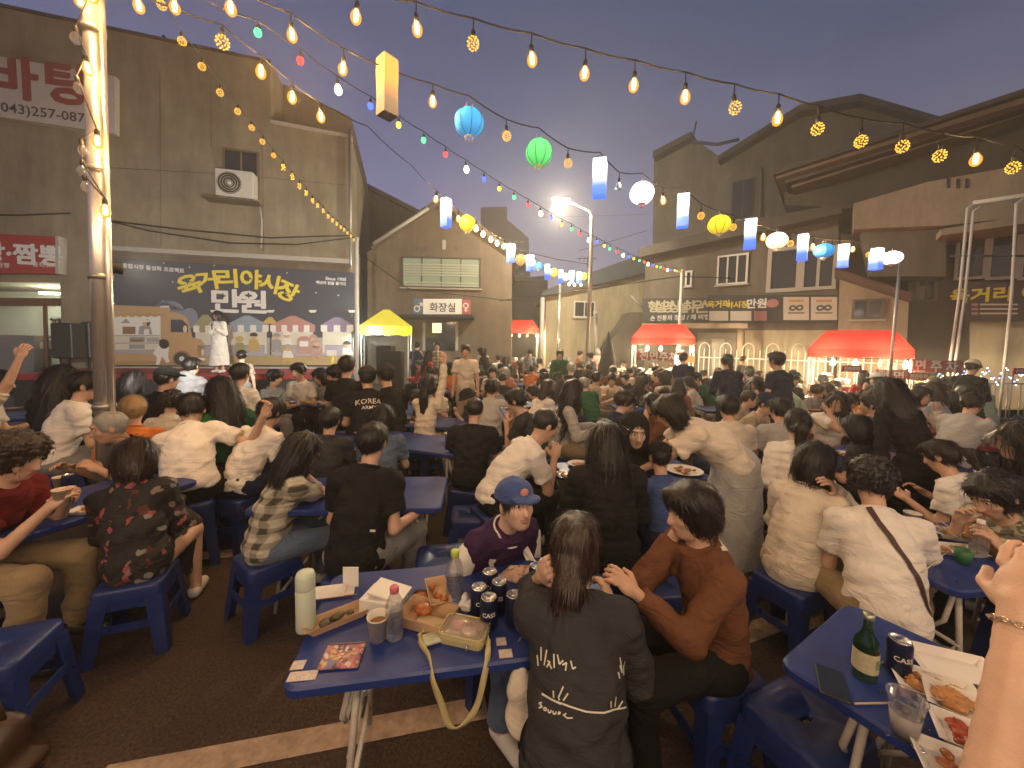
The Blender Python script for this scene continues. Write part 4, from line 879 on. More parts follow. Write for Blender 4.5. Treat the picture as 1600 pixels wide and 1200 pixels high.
# ------------------------------------------------------------------ poles
def pole(px, py, Y, r, label, m_=GALV, name='light_pole', lean=0.0):
    t = at(px, py, Y); e_ = empty(name, (t.x + lean, Y, 0), 0, label, 'pole'); b = MB(); b.tube([(0, 0, 0), (-lean, 0, t.z)], r, m_, 14); b.build('shaft', e_)
    MB().lathe([(.001, t.z + .02), (r * 1.15, t.z + .015), (r * 1.15, t.z - .05)], m_, (-lean, 0, 0), 14).build('cap', e_); MB().lathe([(r * 2.4, 0), (r * 2.4, .02), (r * 1.2, .03), (r * 1.1, .08)], m_, (0, 0, 0), 14).build('base_plate', e_); return e_, t
P1 = at(140, -160, 3.0); pe = empty('chrome_pole', (at(158, 600, 3.0).x, 3.0, 0), 0, 'thick shiny chrome pole wound with bulbs at the left', 'pole')
b = MB(); b.tube([(0, 0, 0), (P1.x - pe.location.x, 0, P1.z)], .058, STEEL, 28); b.build('shaft', pe)
b = MB(); b.tube([(.072, -.01, 0), (P1.x - pe.location.x + .07, -.01, P1.z - .4)], .020, STEEL, 14); b.build('side_tube', pe); b = MB(); b.tube([(-.050, .04, 0), (P1.x - pe.location.x - .055, .04, P1.z - .4)], .016, GALV, 10); b.build('conduit', pe)
for z in (1.2, 2.2, 3.0, 4.0): MB().lathe([(.062, z - .02), (.07, z - .02), (.07, z + .02), (.062, z + .02)], GALV, ((P1.x - pe.location.x) * z / P1.z, 0, 0), 20).build('clamp', pe)
MB().lathe([(.16, 0), (.16, .02), (.075, .03), (.065, .1)], GALV, (0, 0, 0), 20).build('base_plate', pe)
pole(557, 372, 12.4, .06, 'pale pole standing at the end of the stage banner', WHITEP); pole(1066, 422, 12.9, .05, 'thin white pole holding the coloured bulb string', WHITEP); pole(1408, 394, 6.7, .022, 'slim steel pole holding the lantern string at the right', GALV, lean=-.03); pole(875, 445, 15.2, .05, 'thin steel pole at the far end of the lantern row', STEEL)
# street lamp
sl = empty('street_lamp', (at(919, 560, 13.2).x, 13.2, 0), 0, 'lit street lamp on a tall bent pole in the middle', 'street lamp'); tp = at(925, 338, 13.2); hp = at(876, 314, 13.0); o_ = sl.location
MB().tube([(0, 0, 0), tp - o_, at(921, 329, 13.2) - o_, at(900, 319, 13.1) - o_, at(884, 314, 13.0) - o_], [.09, .06, .05, .045, .04], GALV, 10).build('shaft', sl)
MB().box(hp - o_ + UP * .06, (.62, .26, .10), GALV, bev=.04).build('lamp_head', sl); MB().sphere(hp - o_ - UP * .01, (.22, .11, .07), emat('street_lens', (1, .93, .62), 14), 14, 8).build('lens', sl)
ld = bpy.data.lights.new('street_lamp_light', 'POINT'); ld.energy = 1100; ld.color = (1, .88, .62); ld.shadow_soft_size = .15; lo = bpy.data.objects.new('street_lamp_light', ld); COL.objects.link(lo); lo.parent = sl; lo.location = hp - o_ - UP * .2

# ------------------------------------------------------------------ string lights and lanterns
AMB = (1.0, .56, .20)
AMBER = emat('bulb_amber', (1.0, .34, .035), 1.15, .35); AMBERW = emat('bulb_warm', (1.0, .78, .40), 6.0, .35); FILA = emat('filament', (1.0, .72, .28), 16.0); CLEARB = mat('bulb_clear', (.9, .9, .9), .05, trans=.9, alpha=.45); FAIRY = emat('fairy_dot', (1.0, .50, .06), 1.5); SOCK = mat('socket_black', (.02, .018, .016), .5)
CB = {'r': emat('cb_red', (1, .05, .04), 2.2), 'g': emat('cb_green', (.08, .85, .22), 1.8), 'b': emat('cb_blue', (.05, .10, 1), 2.4), 'y': emat('cb_yellow', (1, .62, .05), 1.9), 'w': emat('cb_white', (.95, .97, 1), 2.4)}
BULB = {}
def bulb_mesh(kind):
    if kind in BULB: return BULB[kind]
    b = MB(); pr = [(.001, -.118), (.014, -.114), (.026, -.102), (.0325, -.084), (.033, -.070), (.028, -.052), (.019, -.036), (.013, -.025), (.013, -.015)]
    if kind in 'aw':
        b.lathe(pr, AMBER if kind == 'a' else AMBERW, n=14)
        for k in range(5): a = 1.26 * k; b.tube([(.006 * math.cos(a), .006 * math.sin(a), -.03), (.013 * math.cos(a), .013 * math.sin(a), -.06), (.009 * math.cos(a), .009 * math.sin(a), -.098)], .0032, FILA, 4)
    elif kind == 'c': b.lathe(pr, CLEARB, n=14)
    elif kind == 'm':
        rr = random.Random(3)
        for k in range(46):
            z = 1 - 2 * (k + .5) / 46; a = k * 2.4; q = math.sqrt(1 - z * z); b.sphere((.036 * q * math.cos(a), .036 * q * math.sin(a), -.07 + .040 * z), .0042 + .0015 * rr.random(), FAIRY, 5, 3)
        for k in range(6): b.tube([(.035 * math.cos(t * 2 + k) * math.sin(t), .035 * math.sin(t * 2 + k) * math.sin(t), -.07 - .039 * math.cos(t)) for t in np.linspace(0, 3.14, 10)], .0011, mat('copper_wire', (.45, .22, .08), .3, metal=1), 3)
    elif kind == 'n':      # far fairy bulb
        for k in range(9): b.sphere((.03 * math.cos(k * 2.4) * .8, .03 * math.sin(k * 2.4) * .8, -.045 - .012 * k), .013, FAIRY, 5, 4)
    else: b.sphere((0, 0, -.045), (.028, .028, .034), CB[kind], 10, 8)
    me = b.build('bulb_mesh'); BULB[kind] = me.data; bpy.data.objects.remove(me)
    s = MB(); s.lathe([(.012, -.028), (.0145, -.026), (.0145, .012), (.006, .022), (.004, .03)], SOCK, n=10)
    if 'socket' not in BULB: o = s.build('x'); BULB['socket'] = o.data; bpy.data.objects.remove(o)
    return BULB[kind]
LIGHTS = []
def string_light(label, bulbs, Yf, cable_ext=(), drop=.07, energy=None, size=1.0, wire=.0055, col=AMB, ext0=(), skip=()):
    """bulbs: (px, py, kind) with py the middle of the bulb; Yf(px) distance. One string = cable, sockets, bulbs"""
    root = empty('string_light', at(bulbs[0][0], bulbs[0][1], Yf(bulbs[0][0])), 0, label, 'string light'); o_ = root.location.copy(); pts = [Vector(q) - o_ for q in ext0]
    for i, (px, py, kd) in enumerate(bulbs):
        Y = Yf(px); c = at(px, py, Y); sz = size * (1.0 if kd not in 'c' else .9); top = c + UP * (.072 * sz)
        if kd != 'x':
            ob = bpy.data.objects.new('bulb', bulb_mesh(kd)); COL.objects.link(ob); ob.parent = root; ob.location = top - o_; ob.scale = (sz,) * 3; ob.rotation_euler = (random.uniform(-.12, .12), random.uniform(-.12, .12), random.random() * 6)
            so = bpy.data.objects.new('socket', BULB['socket']); COL.objects.link(so); so.parent = ob
            if kd in 'aw' and energy:
                ld = bpy.data.lights.new('bulb_light', 'POINT'); ld.energy = energy; ld.color = col; ld.shadow_soft_size = .011; lo = bpy.data.objects.new('bulb_light', ld); COL.objects.link(lo); lo.parent = root; lo.location = c - o_
        pts.append(top - o_ + UP * (drop if kd != 'x' else 0))
        if kd != 'x': MB().tube([top - o_ + UP * .02, top - o_ + UP * drop], wire * .8, RUBBER, 5).build('drop_wire', root)
    pts += [Vector(q) - o_ for q in cable_ext]; sm = []
    for i in range(len(pts) - 1):
        a, b = pts[i], pts[i + 1]; sag = min((b - a).length * .03, .05)
        for t in (0, .25, .5, .75): sm.append(a.lerp(b, t) - UP * sag * 4 * t * (1 - t))
    sm.append(pts[-1]); MB().tube(sm, wire, RUBBER, 6).build('cable', root); return root
def inv(p0, Y0, p1, Y1): return lambda px: 1 / (1 / Y0 + (1 / Y1 - 1 / Y0) * (px - p0) / (p1 - p0))
EN = 21.0
y1 = inv(558, 2.55, 1583, 2.9)
string_light('uppermost string of large amber bulbs crossing the sky to the right', [(558, 27, 'a'), (650, 45, 'a'), (739, 70, 'm'), (830, 93, 'a'), (914, 116, 'a'), (991, 134, 'a'), (1070, 152, 'a'), (1146, 170, 'm'), (1215, 185, 'a'), (1277, 203, 'm'), (1345, 222, 'm'), (1409, 229, 'm'), (1469, 244, 'm'), (1525, 250, 'a'), (1583, 263, 'm')], y1, [at(1660, 272, 2.95), at(1900, 300, 3.1)], .09, EN, ext0=[at(330, -70, 2.5), at(460, -14, 2.52)])
y2 = inv(455, 2.75, 1405, 6.6)
string_light('long string with large paper lanterns running to the right hand pole', [(360, 13, 'a'), (455, 55, 'a'), (537, 108, 'a'), (605, 122, 'x'), (676, 160, 'a'), (733, 164, 'x'), (791, 213, 'm'), (842, 213, 'x'), (887, 256, 'm'), (937, 250, 'x'), (967, 291, 'c'), (1003, 282, 'x'), (1035, 314, 'a'), (1067, 303, 'x'), (1095, 338, 'm'), (1146, 355, 'm'), (1193, 371, 'a'), (1234, 381, 'm'), (1270, 386, 'a'), (1300, 390, 'a'), (1333, 390, 'a'), (1358, 398, 'm')], y2, [at(1407, 396, 6.65)], .07, EN * 2.3, ext0=[at(220, -60, 2.7)])
y3 = inv(404, 3.2, 1065, 12.8); seq = 'grwby'; cp = [(404, 57), (470, 100), (527, 140), (579, 170), (623, 199), (662, 223), (696, 245), (728, 265), (756, 283), (780, 298), (803, 311), (825, 323), (844, 334), (861, 344), (878, 353), (893, 360), (907, 368), (920, 375), (932, 380), (944, 386), (953, 391), (964, 395), (973, 399), (982, 403), (990, 406), (999, 409), (1006, 411), (1013, 413), (1020, 416), (1026, 418), (1032, 419), (1038, 421), (1043, 422), (1049, 423), (1054, 424), (1058, 425), (1063, 426)]
string_light('string of small red green blue and yellow bulbs in the middle of the sky', [(a, b, seq[i % 5]) for i, (a, b) in enumerate(cp)], y3, [at(1066, 426, 12.9)], .05, None, 1.0, .005, ext0=[at(324, 3, 2.9)])
y4 = inv(253, 3.1, 556, 12.2); fp = [(253, 8), (284, 65), (317, 105), (345, 145), (372, 175), (393, 200), (411, 222), (427, 243), (443, 260), (456, 275), (468, 289), (479, 300), (488, 312), (497, 320), (505, 328), (513, 337), (520, 343), (527, 349), (533, 354), (538, 358), (543, 363), (548, 368), (553, 374)]
string_light('string of small golden wire bulbs descending to the pole beside the banner', [(a, b, 'm' if i < 8 else 'n') for i, (a, b) in enumerate(fp)], y4, [at(557, 374, 12.35)], .03, None, .8, .004, ext0=[at(190, -40, 2.8)])
y5 = inv(348, 3.2, 912, 15.0)
string_light('string of amber bulbs passing the gabled roof to the far lanterns', [(348, 68, 'm'), (408, 113, 'a'), (457, 153, 'a'), (500, 182, 'a'), (575, 210, 'x'), (642, 268, 'x'), (682, 312, 'a'), (697, 318, 'x'), (716, 342, 'a'), (744, 357, 'w'), (754, 366, 'w'), (767, 374, 'w'), (777, 380, 'w'), (788, 385, 'w'), (820, 403, 'w'), (834, 410, 'w'), (862, 424, 'w'), (889, 444, 'w'), (898, 445, 'w'), (908, 445, 'w')], y5, [at(914, 440, 15.0)], .05, EN * 4.5, 1.25, .006, ext0=[at(215, -10, 2.9)])
string_light('short run of amber bulbs beside the top of the chrome pole', [(135, -30, 'a'), (215, 8, 'a'), (273, 13, 'a'), (324, -20, 'a')], lambda px: 2.85, [at(420, -90, 2.6)], .07, EN)
# bulbs wound on the chrome pole
string_light('bulbs and small clear lamps tied to the chrome pole', [(124, 0, 'a'), (146, -4, 'a'), (119, 60, 'c'), (135, 107, 'a'), (121, 137, 'c'), (152, 222, 'a'), (128, 236, 'c'), (129, 268, 'c'), (165, 330, 'a'), (133, 292, 'c')], lambda px: 2.88, (), .02, EN * .9, 1.0, .004)
# two more strings of the same kind close the square behind the photographer
for i, (yy, zz) in enumerate(((-1.6, 3.7), (-4.6, 3.8))):
    pts = [(-5.4 + k * 1.2, yy + .12 * k, zz - .25 * math.sin(k / 9 * 3.14)) for k in range(10)]
    root = empty('string_light', pts[0], 0, ['nearer', 'farther'][i] + ' string of amber bulbs over the tables behind the viewer', 'string light')
    for p in pts:
        q = Vector(p) - root.location; ob = bpy.data.objects.new('bulb', bulb_mesh('a')); COL.objects.link(ob); ob.parent = root; ob.location = q
        ld = bpy.data.lights.new('bulb_light', 'POINT'); ld.energy = EN * 2.6; ld.color = (1, .66, .36); ld.shadow_soft_size = .05; lo = bpy.data.objects.new('bulb_light', ld); COL.objects.link(lo); lo.parent = root; lo.location = q - UP * .07
    MB().tube([Vector(p) - root.location + UP * .03 for p in pts], .006, RUBBER, 6).build('cable', root)

def paper(name, c0, c1, z0, z1, s0, s1):  # glow graded from top to bottom in the material, with no bulb inside
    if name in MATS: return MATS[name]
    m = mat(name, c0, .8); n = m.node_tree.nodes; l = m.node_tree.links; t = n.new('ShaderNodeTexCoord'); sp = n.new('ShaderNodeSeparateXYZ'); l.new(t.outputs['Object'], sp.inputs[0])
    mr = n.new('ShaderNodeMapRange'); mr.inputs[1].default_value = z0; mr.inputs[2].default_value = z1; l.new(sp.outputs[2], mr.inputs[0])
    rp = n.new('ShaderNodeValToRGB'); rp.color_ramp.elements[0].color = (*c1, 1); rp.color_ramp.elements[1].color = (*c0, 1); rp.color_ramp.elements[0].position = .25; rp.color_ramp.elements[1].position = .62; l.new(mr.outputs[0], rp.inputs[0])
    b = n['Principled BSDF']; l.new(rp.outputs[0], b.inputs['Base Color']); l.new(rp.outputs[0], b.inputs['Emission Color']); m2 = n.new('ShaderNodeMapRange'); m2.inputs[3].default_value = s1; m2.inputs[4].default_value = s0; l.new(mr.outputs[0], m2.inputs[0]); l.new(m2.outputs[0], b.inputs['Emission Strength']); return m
BAG = paper('paper_bag_blue', (.86, .92, 1.0), (.10, .24, .85), -.34, 0, 1.7, .40); BAGO = paper('paper_bag_orange', (.80, .36, .12), (.20, .19, .19), -.40, 0, .40, .02)  # orange bag is unlit, yet a faint glow is put into its paper
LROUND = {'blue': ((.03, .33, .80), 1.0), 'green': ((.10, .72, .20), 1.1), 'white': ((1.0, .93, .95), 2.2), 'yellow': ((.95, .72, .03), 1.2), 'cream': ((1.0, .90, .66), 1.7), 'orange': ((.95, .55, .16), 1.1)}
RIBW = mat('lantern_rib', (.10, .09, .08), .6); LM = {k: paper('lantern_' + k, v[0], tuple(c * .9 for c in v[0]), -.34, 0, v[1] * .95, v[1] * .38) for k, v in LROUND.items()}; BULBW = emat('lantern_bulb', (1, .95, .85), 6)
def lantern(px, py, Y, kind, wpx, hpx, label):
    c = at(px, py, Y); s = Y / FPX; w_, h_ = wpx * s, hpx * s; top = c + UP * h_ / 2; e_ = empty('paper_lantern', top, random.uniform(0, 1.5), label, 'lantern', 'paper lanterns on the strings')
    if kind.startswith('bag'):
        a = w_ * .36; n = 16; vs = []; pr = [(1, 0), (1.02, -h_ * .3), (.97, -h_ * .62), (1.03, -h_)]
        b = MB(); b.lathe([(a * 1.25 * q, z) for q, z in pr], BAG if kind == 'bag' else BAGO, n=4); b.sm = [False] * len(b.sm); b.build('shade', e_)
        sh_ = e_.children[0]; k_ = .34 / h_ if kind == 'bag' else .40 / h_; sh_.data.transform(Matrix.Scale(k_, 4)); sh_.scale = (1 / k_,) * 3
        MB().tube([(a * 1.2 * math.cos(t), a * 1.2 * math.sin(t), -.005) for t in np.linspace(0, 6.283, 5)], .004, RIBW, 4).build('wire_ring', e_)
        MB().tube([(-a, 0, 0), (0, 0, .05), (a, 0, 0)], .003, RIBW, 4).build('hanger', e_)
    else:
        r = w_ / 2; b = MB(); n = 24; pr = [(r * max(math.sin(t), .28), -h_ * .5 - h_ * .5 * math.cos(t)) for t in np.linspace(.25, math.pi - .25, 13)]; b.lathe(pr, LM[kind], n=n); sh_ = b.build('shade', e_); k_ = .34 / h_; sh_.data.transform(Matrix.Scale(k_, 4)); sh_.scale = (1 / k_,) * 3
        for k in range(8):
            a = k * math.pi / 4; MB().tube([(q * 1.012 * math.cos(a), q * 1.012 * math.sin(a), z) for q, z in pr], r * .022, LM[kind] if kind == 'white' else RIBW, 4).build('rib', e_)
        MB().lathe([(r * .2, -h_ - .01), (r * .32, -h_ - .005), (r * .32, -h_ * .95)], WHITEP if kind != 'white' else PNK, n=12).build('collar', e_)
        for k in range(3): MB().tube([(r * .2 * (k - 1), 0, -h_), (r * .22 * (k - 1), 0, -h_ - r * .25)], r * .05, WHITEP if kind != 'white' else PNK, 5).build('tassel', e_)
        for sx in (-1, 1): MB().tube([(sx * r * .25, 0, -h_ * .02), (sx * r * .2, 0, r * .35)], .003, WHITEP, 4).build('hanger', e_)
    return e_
NTH = {}
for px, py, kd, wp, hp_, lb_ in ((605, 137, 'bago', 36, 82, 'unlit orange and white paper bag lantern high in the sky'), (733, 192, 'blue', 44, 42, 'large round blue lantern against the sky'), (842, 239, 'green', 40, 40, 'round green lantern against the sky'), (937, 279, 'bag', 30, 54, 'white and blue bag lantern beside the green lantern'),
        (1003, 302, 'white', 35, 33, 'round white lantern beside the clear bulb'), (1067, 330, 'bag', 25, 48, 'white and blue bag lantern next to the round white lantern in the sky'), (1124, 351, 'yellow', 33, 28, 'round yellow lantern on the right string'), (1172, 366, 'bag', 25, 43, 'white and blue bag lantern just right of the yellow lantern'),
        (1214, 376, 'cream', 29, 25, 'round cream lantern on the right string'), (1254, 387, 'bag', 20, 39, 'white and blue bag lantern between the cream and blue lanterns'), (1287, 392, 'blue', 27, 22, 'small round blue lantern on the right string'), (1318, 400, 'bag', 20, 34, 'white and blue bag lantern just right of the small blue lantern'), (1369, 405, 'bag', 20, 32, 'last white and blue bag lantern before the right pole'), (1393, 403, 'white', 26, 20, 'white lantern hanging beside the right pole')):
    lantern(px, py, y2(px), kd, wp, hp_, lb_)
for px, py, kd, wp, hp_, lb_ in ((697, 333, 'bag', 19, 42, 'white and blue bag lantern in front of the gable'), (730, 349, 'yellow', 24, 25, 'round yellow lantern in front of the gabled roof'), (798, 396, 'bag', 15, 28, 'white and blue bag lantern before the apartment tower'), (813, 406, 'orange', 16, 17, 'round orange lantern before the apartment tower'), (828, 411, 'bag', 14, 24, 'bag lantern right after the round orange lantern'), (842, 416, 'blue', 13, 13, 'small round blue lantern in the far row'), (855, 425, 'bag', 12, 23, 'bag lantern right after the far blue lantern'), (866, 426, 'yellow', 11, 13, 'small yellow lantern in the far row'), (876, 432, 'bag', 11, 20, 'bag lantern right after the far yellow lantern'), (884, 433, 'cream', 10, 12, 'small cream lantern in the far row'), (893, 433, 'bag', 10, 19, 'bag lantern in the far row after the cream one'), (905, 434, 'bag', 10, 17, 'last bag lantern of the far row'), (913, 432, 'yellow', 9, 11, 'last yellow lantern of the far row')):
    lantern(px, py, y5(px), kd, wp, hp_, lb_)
# ------------------------------------------------------------------ stage
CARPET = mat('carpet_red', (.28, .035, .035), .9, var=.15, vscale=12, bump=.3, bscale=120); SKIRT = mat('stage_skirt', (.03, .028, .028), .9, var=.1); PALEG = mat('stage_board', (.42, .45, .42), .7, var=.06)
st = empty('stage', LG(330, 1.4), 0, 'low stage with red carpet in front of the banner', 'stage')
a_, b_ = LG(150, .35), LG(556, .35); dz = .80
def slab(root, name, a, b, w0, w1, z0, z1, m_):
    p = [a + nL * w0, b + nL * w0, b + nL * w1, a + nL * w1]; k = MB(); k.add([Vector((q.x, q.y, z)) for z in (z0, z1) for q in p], [(3, 2, 1, 0), (4, 5, 6, 7), (0, 1, 5, 4), (1, 2, 6, 5), (2, 3, 7, 6), (3, 0, 4, 7)], m_); return sub(k.build(name, root), root)
slab(st, 'deck', a_, b_, 0, 2.3, dz - .14, dz, CARPET); slab(st, 'front_skirt', a_, b_, 2.2, 2.25, 0, dz - .145, SKIRT); slab(st, 'frame', a_, b_, .1, 2.1, .05, dz - .16, SKIRT)
for k in range(3):
    pass
# banner
bn = empty('stage_banner', LG(358, .2), 0, 'wide navy stage banner with yellow title and a painted night market', 'banner')
B0, B1, B2, B3 = LF(165, 402, .22), LF(552, 427, .22), LF(552, 572, .22), LF(165, 571, .22)
uB = (B1 - B0); WB = Vector((uB.x, uB.y, 0)).length
ZT0, ZT1, ZB0, ZB1 = B0.z, B1.z, B3.z, B2.z
def BP(x, y, k=1):
    """x, y in pixels of the enlarged banner picture"""
    # perspective-correct: intersect the photo ray with the banner plane
    return onplane(160 + x / 4, 380 + y / 4, B0, nL) + nL * (.006 + .003 * k)
BN = mat('banner_navy', (.060, .062, .082), .75, var=.05, vscale=2)
b = MB(); b.wallpoly([BP(18, 88, 0), BP(18, 764, 0), BP(1572, 764, 0), BP(1572, 184, 0)], -nL * .02, BN); sub(b.build('cloth', bn), bn)
PC = {k: mat('ink_' + k, v, .75) for k, v in dict(tan=(.46, .30, .15), tan2=(.38, .235, .115), tand=(.25, .15, .08), cream=(.60, .57, .46), ground=(.40, .31, .15), white=(.70, .68, .62), navy=(.05, .05, .075), grey=(.30, .29, .28), dark=(.06, .055, .055), yellow=(.75, .60, .06), slate=(.19, .22, .28), blue=(.26, .31, .36), red=(.44, .22, .19), violet=(.26, .21, .32), olive=(.30, .28, .14), skin=(.55, .36, .25), gold=(.50, .36, .10), haze=(.36, .34, .32), pinkish=(.42, .28, .23), lav=(.38, .35, .42)).items()}
def ink(name, polys):
    k = MB()
    for i, (c, pts, ly) in enumerate(polys): k.add([BP(x, y, ly) for x, y in pts], [tuple(range(len(pts)))], PC[c])
    return sub(k.build(name, bn), bn)
def circ(x, y, rx, ry=None, n=18, a0=0, a1=360): ry = ry or rx; return [(x + rx * math.cos(R_(a0 + (a1 - a0) * i / (n if a1 - a0 == 360 else n - 1))), y + ry * math.sin(R_(a0 + (a1 - a0) * i / (n if a1 - a0 == 360 else n - 1)))) for i in range(n)]
def rc(x0, y0, x1, y1): return [(x0, y0), (x0, y1), (x1, y1), (x1, y0)]
ink('printed_ground', [('ground', rc(20, 700, 1570, 762), 1), ('haze', rc(560, 590, 1570, 702), 1)])
ink('printed_hills', [('slate', circ(420, 420, 90, 60, a0=180, a1=360), 1), ('slate', [(300, 420), (380, 355), (470, 400), (560, 440), (560, 520), (300, 520)], 1), ('slate', circ(545, 470, 55, 65), 2)])
ink('printed_truck', [('tan', [(20, 430), (420, 430), (470, 435), (520, 455), (545, 500), (565, 590), (620, 600), (645, 640), (645, 735), (20, 755)], 3), ('tan2', rc(20, 735, 645, 757), 4), ('cream', rc(62, 450, 368, 690), 4), ('white', rc(70, 455, 360, 575), 5), ('haze', rc(60, 665, 372, 690), 6), ('tan', [(20, 385), (424, 400), (430, 450), (20, 445)], 7)] +
    [('tan', circ(45 + i * 48, 445, 25, 18, a0=0, a1=180), 7) for i in range(8)] + [('navy', [(430, 478), (500, 478), (535, 510), (540, 556), (430, 556)], 6), ('cream', circ(520, 536, 13, 22), 8), ('tand', circ(500, 722, 58, 50), 6), ('dark', circ(497, 722, 46, 40), 7), ('white', circ(500, 722, 17, 15), 8), ('cream', circ(630, 682, 9, 22), 7), ('white', rc(580, 718, 645, 732), 7), ('white', rc(20, 370, 80, 382), 6), ('white', rc(365, 392, 420, 402), 8)] +
    [('grey', rc(75, y, 360, y + 5), 6) for y in (520 + 55, 622)] + [('tand', rc(130, 522, 210, 568), 6), ('grey', rc(172, 585, 268, 618), 6), ('tand', rc(180, 600, 260, 617), 7), ('grey', rc(170, 632, 268, 660), 6), ('haze', rc(280, 590, 360, 618), 6), ('grey', [(120, 500), (150, 470), (180, 500)], 6)])
ink('printed_vendor', [('grey', [(228, 570), (236, 520), (275, 512), (305, 522), (316, 570)], 7), ('skin', circ(276, 502, 22, 20), 8), ('dark', circ(284, 498, 20, 22, a0=-100, a1=90), 9), ('white', [(246, 495), (262, 480), (300, 482), (300, 494)], 10), ('white', rc(264, 538, 296, 572), 8)])
ink('printed_customer', [('white', [(320, 690), (350, 640), (420, 650), (415, 710), (345, 712)], 9), ('dark', circ(390, 630, 32, 30), 10), ('dark', [(356, 606), (380, 600), (420, 630), (400, 660)], 10), ('white', [(345, 710), (375, 710), (360, 760), (338, 758)], 9), ('white', [(380, 708), (412, 708), (425, 740), (405, 748)], 9)])
for nm, x0, x1, top, y0, c in (('stall', 570, 720, 448, 515, 'olive'), ('stall', 770, 1040, 452, 512, 'blue'), ('stall', 1050, 1330, 455, 512, 'red'), ('stall', 1365, 1568, 462, 512, 'violet')):
    xc = (x0 + x1) / 2; P_ = [('cream', rc(x0 + 12, y0, x1 - 12, 690), 2), (c, [(x0, y0), (x1, y0), (xc + 18, top), (xc - 18, top)], 4)]; n = int((x1 - x0) / 34)
    for i in range(n):
        xa = x0 + i * (x1 - x0) / n; xb = xa + (x1 - x0) / n; P_.append((c if i % 2 else 'white', rc(xa, y0 - 1, xb, y0 + 35) , 4)); P_.append((c if i % 2 else 'white', circ((xa + xb) / 2, y0 + 34, (xb - xa) / 2, 10, a0=0, a1=180), 4))
    P_ += [('lav', rc(x0 + 25, 640, x1 - 25, 705), 3), ('grey', rc(x0 + 25, 636, x1 - 25, 642), 5)]; ink('printed_' + nm, P_)
ink('printed_stall', [('gold', [(990, 505), (1100, 505), (1060, 462), (1040, 462)], 3), ('pinkish', rc(1220, 600, 1300, 690), 5), ('white', rc(1232, 612, 1288, 645), 6), ('red', [(1215, 602), (1305, 602), (1280, 582), (1240, 582)], 6)])
for x, y, c, hcol in ((948, 618, 'gold', 'dark'), (860, 640, 'olive', 'gold'), (1090, 620, 'grey', 'grey'), (1155, 610, 'white', 'white'), (1160, 690, 'white', 'haze'), (1340, 660, 'pinkish', 'pinkish'), (1320, 630, 'pinkish', 'pinkish'), (1530, 670, 'white', 'dark')):
    ink('printed_figure', [(c, [(x - 34, y + 26), (x - 26, y - 18), (x + 22, y - 18), (x + 38, y + 26)], 6), ('skin', circ(x, y - 34, 19, 18), 7), (hcol, circ(x, y - 40, 25, 20, a0=170, a1=370), 8), (c if c != 'white' else 'gold', [(x - 26, y + 26), (x + 26, y + 26), (x + 40, y + 62), (x + 18, y + 62), (x, y + 40), (x - 18, y + 64), (x - 38, y + 60)], 5)])
for x in (700, 1052, 1315, 1560): ink('printed_lamp', [('dark', rc(x - 4, 440, x + 4, 700), 1), ('dark', [(x - 30, 446), (x + 30, 446), (x + 18, 418), (x - 18, 418)], 2), ('white', [(x - 26, 418), (x + 26, 418), (x + 16, 434), (x - 16, 434)], 3)])
for x, y in ((385, 124), (545, 150), (440, 243), (1155, 186), (1335, 310), (1475, 326), (700, 140)): ink('printed_star', [('white', circ(x, y, 4.5, 4.5, 8), 2)])
def BT(x, y, ang=0, k=4):
    c = BP(x, y, k); r = uL * math.cos(R_(ang)) + UP * math.sin(R_(ang)); return frameT(c, r, UP * math.cos(R_(ang)) - uL * math.sin(R_(ang)))
ppm = 4 * FPX / 12.0
for ch, x, y, a, w_, h_ in (('육', 545, 262, 22, 120, 120), ('거', 652, 234, 9, 105, 112), ('리', 780, 220, 3, 105, 112), ('야', 930, 225, -2, 108, 115), ('시', 1045, 250, -13, 95, 112), ('장', 1160, 300, -24, 112, 118)):
    dpt = (BP(x, y) - CAMP).y; s = dpt / (4 * FPX); sub(text_obj('title_letter', ch, BT(x, y, a), PC['yellow'], bn, 1, .026, width=w_ * s * 1.05, height=h_ * s), bn)
for ch, x, y, w_, h_ in (('만', 778, 360, 148, 140), ('원', 936, 366, 148, 135)): s = (BP(x, y) - CAMP).y / (4 * FPX); sub(text_obj('title_letter', ch, BT(x, y, 0), PC['white'], bn, 1, .028, width=w_ * s * 1.05, height=h_ * s), bn)
for x, y in ((535, 240), (915, 222), (1140, 320), (755, 330), (915, 326)):
    ink('title_star', [('navy', [(x, y - 22), (x + 6, y - 6), (x + 24, y), (x + 6, y + 6), (x, y + 22), (x - 6, y + 6), (x - 24, y), (x - 6, y - 6)], 6)])
s = 12 / (4 * FPX); sub(text_obj('small_print', '육거리 종합시장 활성화 프로젝트', BT(268, 152, -2), PC['white'], bn, 1, .03, width=400 * s), bn); sub(text_obj('small_print', 'Since 1905', BT(1460, 224), PC['white'], bn, 1, .03, width=128 * s), bn); sub(text_obj('small_print', '백년의 밤을 즐기다', BT(1430, 250), PC['white'], bn, 1, .03, width=185 * s), bn)
b = MB(); b.wallpoly([LF(165, 573, .24), LF(556, 573, .24), LF(556, 590, .24), LF(165, 588, .24)], -nL * .05, PALEG); sub(b.build('lower_board', bn), bn)
